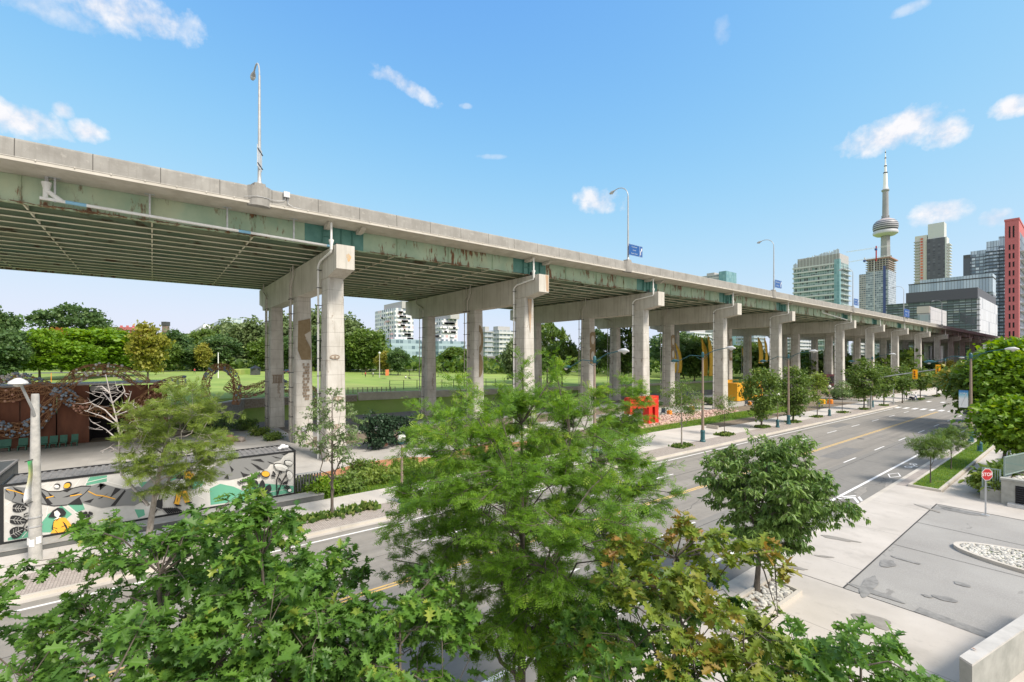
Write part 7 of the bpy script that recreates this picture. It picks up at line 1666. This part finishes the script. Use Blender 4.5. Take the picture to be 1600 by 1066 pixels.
# lower green glass block with dark roof band and white panelled end
x0, x1, y0, y1 = corner(1386, 1528, 1556, 340); o = empty('glass_block', (0, 0, 0), 0, 'lower green glass block with dark roof band and white panelled end wall', 'building')
zt = zat(466, 340); xk = onYp(1416, HY, y0).x
box_part(o, 'wall', x0, x1, y0, y1, GB, zt, gridmat('green_banded_glass', (.075, .10, .10), (.12, .19, .19), (.34, .44, .43), 3.3, 3.9, .12, .38, (.5, .58, .56)))
slabs(o, x0, x1, y0, y0 + 3, 4, zt, 3.9, .5, 1.0, mat('dark_green_slab', (.07, .09, .09), rough=.7))
mb = MB(); mb.exY([(y0 - 1, zt), (y1, zt), (y1, zt + 8), (y0 - 1, zt + 8)], xk, x1 + 0); mb.build('roof_band', mat('dark_roof_cladding', (.085, .09, .105), rough=.6), o)
xe = x1 + 1
box_part(o, 'end_wall', x1 - .5, x1 + 1, y0 - .5, y1, GB, zt + 1, gridmat('white_panel_wall', (.40, .41, .43), (.58, .59, .60), (.66, .67, .69), 3.3, 8.5, .1, .05, (.30, .31, .33)))
# small white building in front of it
x0, x1, y0, y1 = corner(1434, 1454, 1479, 290); o = empty('white_building', (0, 0, 0), 0, 'small white panelled building with glass corner just above the deck', 'building')
zt = zat(479, 290)
box_part(o, 'wall', x0, x1, y0, y1, GB, zt, gridmat('white_panels', (.42, .42, .43), (.60, .60, .60), (.66, .66, .66), 2.4, 6, .1, .05)); box_part(o, 'glazed_front', x0, x1 - .4, y0 - .6, y0 - .05, GB, zat(490, 290), gridmat('front_glass', (.45, .47, .47), (.20, .28, .29), (.38, .47, .47), 2.0, 4.5, .12, .2)); box_part(o, 'cream_box', x0 - .3, x1 - .4, y0 - .9, y0 + 3, zat(489, 290), zt + .3, mat('cream_panel', (.62, .58, .50), rough=.8))
# red brick tower
x0, x1, y0, y1 = corner(1570, 1592, 1640, 165); o = empty('brick_tower', (0, 0, 0), 0, 'red brick tower with paired dark windows cut off by the right edge', 'tower')
zt = zat(343, 165); box_part(o, 'wall', x0, x1, y0, y1, -4, zt, M['brick_red']); box_part(o, 'parapet', x0 - .15, x1 + .15, y0 - .15, y1, zt + .005, zt + .7, M['brick_red'])
z = zt - 6.2; k = 0
fw = x1 - x0
while z > 2:
    for t in (.28, .56): w_ = box_part(o, 'window', x0 + fw * t, x0 + fw * (t + .13), y0 - .02, y0 + .05, z, z + (4.2 if k == 0 else 1.9), M['void']); mb = MB(); mb.box(x0 + fw * t - .06, x0 + fw * (t + .13) + .06, y0 - .10, y0 - .03, z - .14, z - .02); mb.build('sill', M['brick_red'], w_)
    z -= 4.4 if k == 0 else 3.15; k += 1
box_part(o, 'side_glazing', x1 + .01, x1 + .1, y0 + 3, y1, -2, zt - 4, gridmat('side_windows', (.05, .05, .06), (.08, .10, .12), (.25, .29, .32), 2.6, 3.15, .12, .2))
slabs(o, x1 + .1, x1 + 1.6, y0 + 4, y1, 3, zt - 9, 3.15, .3, .0, M['slabw'])
# concrete and teal tops far behind the deck
x0, x1, y0, y1 = corner(1096, 1132, 1147, 560); o = empty('office_block', (0, 0, 0), 0, 'distant grey and teal roofed block rising just above the deck', 'building')
box_part(o, 'wall', x0, x1, y0, y1, GB, zat(427, 560), gridmat('grey_band_wall', (.45, .45, .46), (.15, .17, .2), (.28, .3, .33), 4, 3.8, .1, .5)); box_part(o, 'teal_wing', x1 - 6, x1 + 3, y0 - 2, y1, GB, zat(424, 560), gridmat('teal_glass', (.15, .3, .33), (.12, .28, .33), (.2, .38, .42), 2, 4, .1, .1)); box_part(o, 'plant_room', x0 + 6, x0 + 16, y0 + 2, y1 - 2, zat(426.5, 560), zat(423, 560), M['slabg'])
# white pixelated towers seen under the deck
def pixel_tower(a, b_, c_, D, top, podium, label, mech):
    x0, x1, y0, y1 = corner(a, b_, c_, D); o = empty('apartment_block', (0, 0, 0), 0, label, 'building'); zt, zp = zat(top, D), zat(podium, D)
    gm2 = gridmat('white_pixel_wall_' + str(a), (.66, .67, .70), (.10, .14, .18), (.30, .37, .42), 3.6, 3.1, .45, .42, (.62, .44, .44), off=a)
    box_part(o, 'wall', x0, x1, y0, y1, zp, zt, gm2)
    rr = random.Random(a)
    for k in range(46):   # projecting balcony boxes
        z = zp + 3.1 * rr.randint(0, int((zt - zp) / 3.1) - 1)
        if rr.random() < .5: xx = rr.uniform(x0, x1 - 4); box_part(o, 'balcony', xx, xx + rr.choice((3.4, 5)), y0 - 1.3, y0 - .02, z, z + 1.1, M['signwhite'] if rr.random() < .75 else mat('pink_balcony', (.62, .42, .44)) if 'pink_balcony' not in bpy.data.materials else bpy.data.materials['pink_balcony'])
        else: yy = rr.uniform(y0, y1 - 4); box_part(o, 'balcony', x1 + .02, x1 + 1.3, yy, yy + rr.choice((3.4, 5)), z, z + 1.1, M['signwhite'])
    box_part(o, 'podium', x0 - 6, x1 + 3, y0 - 4, y1 + 5, GB, zp - .05, gridmat('podium_glass_' + str(a), (.36, .47, .54), (.12, .18, .23), (.30, .40, .47), 3, 4, .12, .42))
    box_part(o, 'plant_room', onYp(mech[0], HY, y0 + 5).x, onYp(mech[1], HY, y0 + 5).x, y0 + 5, y1 - 1, zt + .01, zat(mech[2], D), M['slabg']); return o
pixel_tower(586, 617, 646, 320, 481, 530, 'left white tower with scattered pink and grey windows beneath the deck', (600, 628, 470))
pixel_tower(662, 690, 715, 330, 498, 533, 'right white tower with scattered windows between the second pier columns', (667, 704, 489))
gen = [(745, 758, 770, 300, 517, 'small blue grey block left of the terraced block', (.34, .38, .42)), (762, 780, 804, 320, 516, 'terraced grey balcony block between the second pier columns', (.50, .52, .53)), (836, 850, 862, 330, 505, 'pale block behind the loose light green tree', (.5, .54, .58)),
       (1055, 1085, 1112, 380, 519, 'white and blue block glimpsed above the yellow banners', (.55, .6, .66)), (1150, 1178, 1196, 400, 500, 'blue glass tower behind the fifth pier columns', (.36, .44, .52)), (1222, 1250, 1272, 420, 528, 'white window grid block right of the fifth pier', (.58, .6, .62)), (1290, 1305, 1320, 400, 534, 'low pale block between the sixth pier columns', (.52, .54, .56)),
       (1330, 1345, 1352, 380, 536, 'white slab block seen past the sixth pier', (.62, .63, .64)), (1370, 1384, 1396, 380, 540, 'grey block seen past the seventh pier', (.45, .47, .5))]
for a, b_, c_, D, top, lab, fr in gen:
    x0, x1, y0, y1 = corner(a, b_, c_, D); o = empty('apartment_block', (0, 0, 0), 0, lab, 'building'); zt = zat(top, D); box_part(o, 'wall', x0, x1, y0, y1, GB, zt, gridmat('block_wall_%d' % a, fr, (.12, .16, .2), (.28, .34, .4), 3.4, 3.2, .25, .4, off=a)); slabs(o, x0, x1, y0, y1, 2, zt, 3.2, .4, .7, M['slabg'] if fr[0] < .5 else M['slabw']); box_part(o, 'plant_room', x0 + (x1 - x0) * .3, x0 + (x1 - x0) * .7, y0 + 2, y1 - 1, zt + .01, zt + 3, M['slabg'])
# buildings over the park trees
c = onD(193, HY, 300); o = empty('brick_building', (c.x, c.y, 0), TH, 'red roofed brick building peeking over the lawn trees', 'building'); zt = zat(515, 300)
box_part(o, 'wall', -7, 7, 0, 12, 0, zt - .5, gridmat('brick_window_wall', (.42, .15, .11), (.5, .5, .5), (.6, .6, .6), 4, 3.4, .5, .45)); mb = MB(); mb.exX([(-7.5, zt - .5), (7.5, zt - .5), (6, zt + 1.6), (-6, zt + 1.6)], -.5, 12.5); mb.build('roof', M['brick_red'], o)
for t in (-4, 0, 4): box_part(o, 'chimney', t, t + 1, 2, 3, zt + 1.2, zt + 2.8, M['brick_red'])
q = onD(259, HY, 230); o = empty('brick_chimney', (q.x, q.y, 0), 0, 'lone tall brick chimney stack above the trees', 'chimney'); zt = zat(503, 230)
mb = MB(); mb.lathe([(2.0, 0), (1.5, zt - 2)], (0, 0, 0), 4); mb.build('stack', mat('old_brown_brick', (.22, .16, .12), (.30, .23, .18), 2), o); mb = MB(); mb.lathe([(1.8, zt - 2), (1.8, zt)], (0, 0, 0), 4); mb.build('cap', M['charcoal'], o)
x0, x1, y0, y1 = corner(284, 312, 334, 280); o = empty('white_building', (0, 0, 0), 0, 'low white terraced building over the tree belt', 'building'); zt = zat(511, 280)
box_part(o, 'wall', x0, x1, y0, y1, 0, zt, gridmat('terrace_wall', (.62, .63, .65), (.2, .24, .28), (.36, .4, .44), 3, 3.2, .3, .4)); box_part(o, 'upper_terrace', x0 + 6, x1 - 1, y0 + 2, y1, zt + .01, zt + 1.8, M['signwhite']); box_part(o, 'plant_room', x0 + 15, x0 + 18, y0 + 4, y1 - 2, zt + 1.82, zt + 4.2, M['slabw'])
x0, x1, y0, y1 = corner(332, 352, 378, 300); o = empty('glass_block', (0, 0, 0), 0, 'pale glass topped building rising above the olive trees', 'building'); zt = zat(497, 300)
box_part(o, 'wall', x0, x1, y0, y1, 0, zt - 6, gridmat('pale_wall', (.6, .62, .64), (.2, .25, .3), (.35, .4, .45), 3, 3.2, .3, .4)); box_part(o, 'glass_top', x0, x1 + 1, y0 - 1, y1, zt - 5.9, zt, gridmat('pale_glass', (.60, .66, .68), (.30, .38, .42), (.45, .54, .58), 2.8, 3, .12, .14))
q = park(742, 572); o = empty('pavilion', (0, 0, 0), 0, 'long low pale roofed pavilion on the lawn between the second pier columns', 'pavilion')
x0, x1, y0, y1 = corner(738, 790, 800, 190); zr = zat(557, 190); box_part(o, 'wall', x0, x1, y0, y1, 2, zat(562, 190), mat('pavilion_wall', (.30, .25, .22))); mb = MB(); mb.exX([(x0 - 2, zat(563, 190)), (x1 + 2, zat(563, 190)), (x1 - 1, zr), (x0 + 1, zr)], y0 - 1, y1 + 1); mb.build('roof', mat('pale_roof', (.56, .50, .46)), o)
# ================================================================ PARK FURNITURE
def fence(name, lab, pts, h_, step, m):
    o = empty(name, (0, 0, 0), 0, lab, 'fence'); P = []
    for a, b in zip(pts, pts[1:]):
        a, b = Vector(a), Vector(b); n = max(1, int((b - a).length / step))
        for k in range(n): P.append(a.lerp(b, k / n))
    P.append(Vector(pts[-1])); Z = [hp(p.x, p.y) for p in P]
    first = None
    for p, z in zip(P, Z):
        if first is None: mb = MB(); mb.box(-.05, .05, -.05, .05, 0, h_); first = mb.build('post', m, o); c = first
        else: c = first.copy(); COL.objects.link(c); c.parent = o
        c.location = (p.x, p.y, z)
    for dz in (.15, h_ * .55, h_ - .05):
        mb = MB(); mb.tube([(p.x, p.y, z + dz) for p, z in zip(P, Z)], .025, 4); mb.build('rail', m, o)
    return o
a, b, c_ = park(566, 586), park(640, 587), park(700, 590)
fence('chain_fence', 'black wire fence around the dog run on the lawn', [(a.x, a.y), (b.x, b.y), (c_.x, c_.y)], 1.9, 3.0, M['bracket'])
fence('picket_fence', 'low brown fence along the lawn edge right of the first pier', [(-76.5, 14), (-77, 24), (-77, 34)], 1.0, .8, M['brownpole'])
fence('chain_fence', 'black wire fence on the lawn between the second and third piers', [(-84, 36), (-86, 60), (-90, 84)], 1.8, 3.0, M['bracket'])
q = park(605, 592); mb = MB(); mb.box(-.04, .04, -1.6, 1.6, .9, 2.6); o = mb.build('notice_board', mat('orange_board', (.75, .22, .08))); o.location = q; o.rotation_euler = (0, 0, .9); tag(o, 'orange notice board fixed on the black wire fence', 'notice board')
q = park(593, 590); o = empty('park_lamp', q, 0, 'slim lamp post at the bend of the lawn path', 'street lamp'); zt = onYp(593, 553, q.y).z - q.z; mb = MB(); mb.lathe([(.16, 0), (.09, zt)], (0, 0, 0), 8); mb.build('pole', M['concpole'], o); mb = MB(); mb.ball((0, 0, zt + .25), .34, 10, 6); mb.build('globe', M['globe'], o)
q = park(341, 591); zt = onYp(341, 552, q.y).z - q.z; mb = MB(); mb.lathe([(.13, 0), (.1, zt)], (0, 0, 0), 8); mb.box(-.5, .1, -.1, .1, zt, zt + .15); o = mb.build('lamp_post', M['signwhite']); o.location = q; tag(o, 'plain white post standing inside the small rattan arch', 'post')
q = park(80, 597); mb = MB(); mb.lathe([(.06, 0), (.05, 2.0)], (0, 0, 0), 6); o = mb.build('marker_stake', M['orange']); o.location = q; tag(o, 'thin orange stake between trees on the left lawn', 'stake')
q = park(378, 585); mb = MB(); mb.bbox(-1.2, 1.2, -3.2, 3.2, 0, 1.7, .2); o = mb.build('clipped_hedge', M['lawn']); o.location = q; o.rotation_euler = (0, 0, .95); tag(o, 'bright clipped hedge block beyond the small rattan arch', 'hedge')
q = park(399, 586); o = empty('kiosk', q, .95, 'small dark hipped roof kiosk at the end of the lawn path', 'kiosk'); mb = MB(); mb.box(-1, 1, -1, 1, 0, 2); mb.build('wall', M['charcoal'], o); mb = MB(); mb.lathe([(1.8, 2.0), (.1, 2.9)], (0, 0, 0), 4); mb.build('roof', M['black'], o)
# ================================================================ VEHICLES
def car(name, label, loc, rz, paint, kind='car', sc=1):
    o = empty(name, loc, rz, label, 'car' if kind == 'car' else 'van'); o.scale = (sc,) * 3
    if kind == 'car': lowp = [(-2.2, .35), (2.2, .35), (2.25, .7), (2.1, .92), (1.2, 1.0), (-2.1, 1.0), (-2.25, .75)]; cab = [(1.1, 1.0), (.5, 1.42), (-1.4, 1.45), (-2.0, 1.0)]
    else: lowp = [(-2.4, .35), (2.4, .35), (2.45, .9), (2.2, 1.15), (-2.4, 1.15)]; cab = [(2.1, 1.15), (1.4, 1.95), (-2.3, 2.0), (-2.4, 1.15)]
    mb = MB(); mb.exY(lowp, -.88, .88); mb.build('body', M[paint], o)
    mb = MB(); vs = [(-.82, y, z) for y, z in cab] + [(.82, y, z) for y, z in cab]
    for i in (1, 2, 5, 6): vs[i] = (vs[i][0] * .82, vs[i][1], vs[i][2])
    mb.add(vs, [(3, 2, 1, 0), (4, 5, 6, 7), (0, 1, 5, 4), (1, 2, 6, 5), (2, 3, 7, 6), (3, 0, 4, 7)]); mb.build('window_band', M['carglass'], o)
    mb = MB(); zt = cab[1][1]; mb.box(-.66, .66, cab[2][0] + .05, cab[1][0] - .05, zt - .01, zt + .06); mb.build('roof', M[paint], o)
    for sx in (-1, 1):
        for yy in (-1.4, 1.4):
            mb = MB(); mb.tube([(sx * .72, yy, .33), (sx * .92, yy, .33)], .33, 16); w_ = mb.build('wheel', M['tyre'], o); mb = MB(); mb.tube([(sx * .9, yy, .33), (sx * .935, yy, .33)], .19, 12); mb.build('rim', M['rim'], w_)
        mb = MB(); mb.box(sx * .55 - .2, sx * .55 + .2, 2.2, 2.27, .68, .84); mb.build('headlight', M['lens'], o); mb = MB(); mb.box(sx * .6 - .16, sx * .6 + .16, -2.27, -2.2, .72, .88); mb.build('tail_light', M['signred'], o)
    return o
q = gnd(1507, 664); car('parked_car', 'dark car half hidden by trees at the right kerb past the bed', (-11.2, q.y + 6, gz(q.y)), 0, 'carwhite', 'van')
q = park(470, 584); car('parked_car', 'dark car with pale roof seen between the first pier columns', q, .9, 'cardark'); q = park(452, 584); car('parked_car', 'dark car nearest the middle column of the first pier', q, .9, 'cardark')
bpy.data.objects['parked_car']['label'] = 'white van half hidden by trees at the right kerb'
for px, D, lab, m_ in ((1374, 150, 'white van beyond the deck left of the rounded tree', 'carwhite'), (1352, 185, 'pale car beyond the sixth pier', 'carwhite')):
    q = onD(px, HY, D); q.z = gz(q.y); car('parked_car', lab, q, 1.5, m_, 'van')
# ================================================================ PEOPLE
def person(label, loc, rz, top, bottom, pose='walk', hair_m='hair', sc=1.0, arms=None):
    o = empty('person', loc, rz, label, 'person'); o.scale = (sc,) * 3
    st = .22 if pose == 'walk' else .02; bm = bmesh.new(); sl_ = bm.verts.layers.skin.verify()
    if pose == 'sit':
        J = dict(pel=(0, 0, .22, .15), waist=(0, -.03, .4, .13), chest=(0, -.04, .6, .15), neck=(0, -.02, .78, .055), head=(0, .0, .92, .09), top=(0, 0, 1.02, .07), lh=(-.1, .02, .2, .1), lk=(-.16, .42, .45, .06), la=(-.18, .5, .06, .04), lt=(-.19, .65, .04, .035), rh=(.1, .02, .2, .1), rk=(.2, .4, .42, .06), ra=(.22, .55, .06, .04), rt=(.23, .7, .04, .035),
                 ls=(-.19, -.03, .66, .06), le=(-.28, .08, .42, .042), lw=(-.18, .3, .42, .03), lf=(-.16, .38, .42, .028), rs=(.19, -.03, .66, .06), re=(.28, .08, .42, .042), rw=(.2, .3, .4, .03), rf=(.18, .38, .4, .028))
    else:
        J = dict(pel=(0, 0, .93, .145), waist=(0, 0, 1.08, .125), chest=(0, .01, 1.3, .15), neck=(0, .02, 1.5, .055), head=(0, .03, 1.62, .085), top=(0, .02, 1.72, .07), lh=(-.1, 0, .88, .1), lk=(-.11, st * .7, .48, .062), la=(-.11, st, .09, .042), lt=(-.11, st + .16, .04, .036), rh=(.1, 0, .88, .1), rk=(.11, -st * .3, .49, .062), ra=(.11, -st * 1.1, .11, .042), rt=(.11, -st * 1.1 + .15, .04, .036),
                 ls=(-.2, 0, 1.4, .06), le=(-.25, -.06, 1.12, .042), lw=(-.23, .08, .9, .03), lf=(-.22, .12, .81, .03), rs=(.2, 0, 1.4, .06), re=(.25, .02, 1.12, .042), rw=(.23, .18, .93, .03), rf=(.22, .24, .86, .03))
    V = {}
    for k, (x, y, z, r_) in J.items(): v = bm.verts.new((x, y, z)); v[sl_].radius = (r_, r_ * .85); V[k] = v
    V['pel'][sl_].use_root = True
    for a, b in (('pel', 'waist'), ('waist', 'chest'), ('chest', 'neck'), ('neck', 'head'), ('head', 'top'), ('pel', 'lh'), ('lh', 'lk'), ('lk', 'la'), ('la', 'lt'), ('pel', 'rh'), ('rh', 'rk'), ('rk', 'ra'), ('ra', 'rt'), ('chest', 'ls'), ('ls', 'le'), ('le', 'lw'), ('lw', 'lf'), ('chest', 'rs'), ('rs', 're'), ('re', 'rw'), ('rw', 'rf')): bm.edges.new((V[a], V[b]))
    me = bpy.data.meshes.new('body'); bm.to_mesh(me); bm.free(); t = bpy.data.objects.new('tmp', me); COL.objects.link(t); t.modifiers.new('s', 'SKIN'); sm = t.modifiers.new('u', 'SUBSURF'); sm.levels = 1; sm.render_levels = 1
    dg = bpy.context.evaluated_depsgraph_get(); m2 = bpy.data.meshes.new_from_object(t.evaluated_get(dg)); bpy.data.objects.remove(t)
    for mm in ('skin', top, bottom): m2.materials.append(M[mm])
    zc, zw = (.76, .3) if pose == 'sit' else (1.46, .98)
    for p in m2.polygons:
        c = p.center; p.use_smooth = True
        if c.z > zc: mi = 0
        elif pose == 'sit': mi = 2 if (c.y > .1 and abs(c.x) < .3 and c.z < .52) or c.z < zw else 1
        else: mi = 1 if c.z > zw else 2
        if pose != 'sit' and abs(c.x) > .19 and c.z < 1.12 and c.z > .7: mi = 0
        p.material_index = mi
    link('body', m2, o); mb = MB(); hz, hy = (.97, -.01) if pose == 'sit' else (1.68, .0); mb.ball((0, hy - .01, hz + .01), .105, 10, 6, 1.0); mb.build('hair', M[hair_m], o, True); return o
q = gnd(1416.5, 625, .13); person('person in dark clothes walking toward the crossing', q, -.6, 'cloth_dark', 'cloth_dark', sc=1.0)
q2 = gnd(1431, 625.5, .13); person('person in a pale blue shirt pushing a stroller near the crossing', q2, 1.2, 'cloth_white', 'cloth_blue')
q3 = gnd(1424.5, 626, .13); o = empty('stroller', q3, 1.2, 'dark stroller pushed beside the person in dark clothes', 'stroller')
mb = MB(); mb.obox((0, 0, .6), (.22, 0, 0), (0, .38, .1), (0, -.08, .22)); mb.build('seat', M['cloth_dark'], o); mb = MB(); mb.tube([(0, -.35, .7), (0, -.65, 1.02)], .03, 6); mb.build('handle', M['graypole'], o)
for sx in (-.25, .25):
    for sy in (-.35, .35): mb = MB(); mb.tube([(sx - .02, sy, .14), (sx + .02, sy, .14)], .14, 12); mb.build('wheel', M['tyre'], o)
    mb = MB(); mb.tube([(sx, -.35, .14), (sx, .1, .5), (sx, .35, .14)], .02, 6); mb.build('frame', M['graypole'], o)
q = gnd(1280, 641, .13); person('person in blue with a dark bag walking left of the globe lamp', q, 2.6, 'cloth_blue', 'cloth_dark')
q = gnd(1080, 640, .05); person('person in a pale teal top sitting among the orange stools', q, .5, 'cloth_white', 'cloth_dark', 'sit', sc=1.1)
for i, (px, py, po, tp, bt, lab) in enumerate(((639, 593, 'sit', 'cloth_dark', 'cloth_dark', 'person in dark clothes sitting on the lawn left of the second pier'), (634, 592, 'sit', 'cloth_white', 'cloth_dark', 'person in white sitting on the lawn beside the person in dark clothes'), (583, 590, 'walk', 'cloth_white', 'cloth_dark', 'person in white standing inside the fenced dog run'), (571, 590, 'walk', 'cloth_red', 'cloth_dark', 'person in a reddish top standing at the left of the dog run'), (304, 584, 'walk', 'cloth_red', 'cloth_dark', 'person in red on the path behind the lawn'), (470, 598, 'sit', 'cloth_dark', 'cloth_dark', 'person sitting on the lawn edge between the first pier columns'), (1548, 577, 'walk', 'cloth_blue', 'cloth_white', ''))):
    if not lab: continue
    q = park(px, py); person(lab, q, i * 1.3, tp, bt, po)
# string of festoon wire is omitted in the photo; birds and spare items are left out on purpose
for k_ in list(PROT):
    if k_ not in used:
        for ch in list(PROT[k_].children): bpy.data.objects.remove(ch)
        bpy.data.objects.remove(PROT[k_])
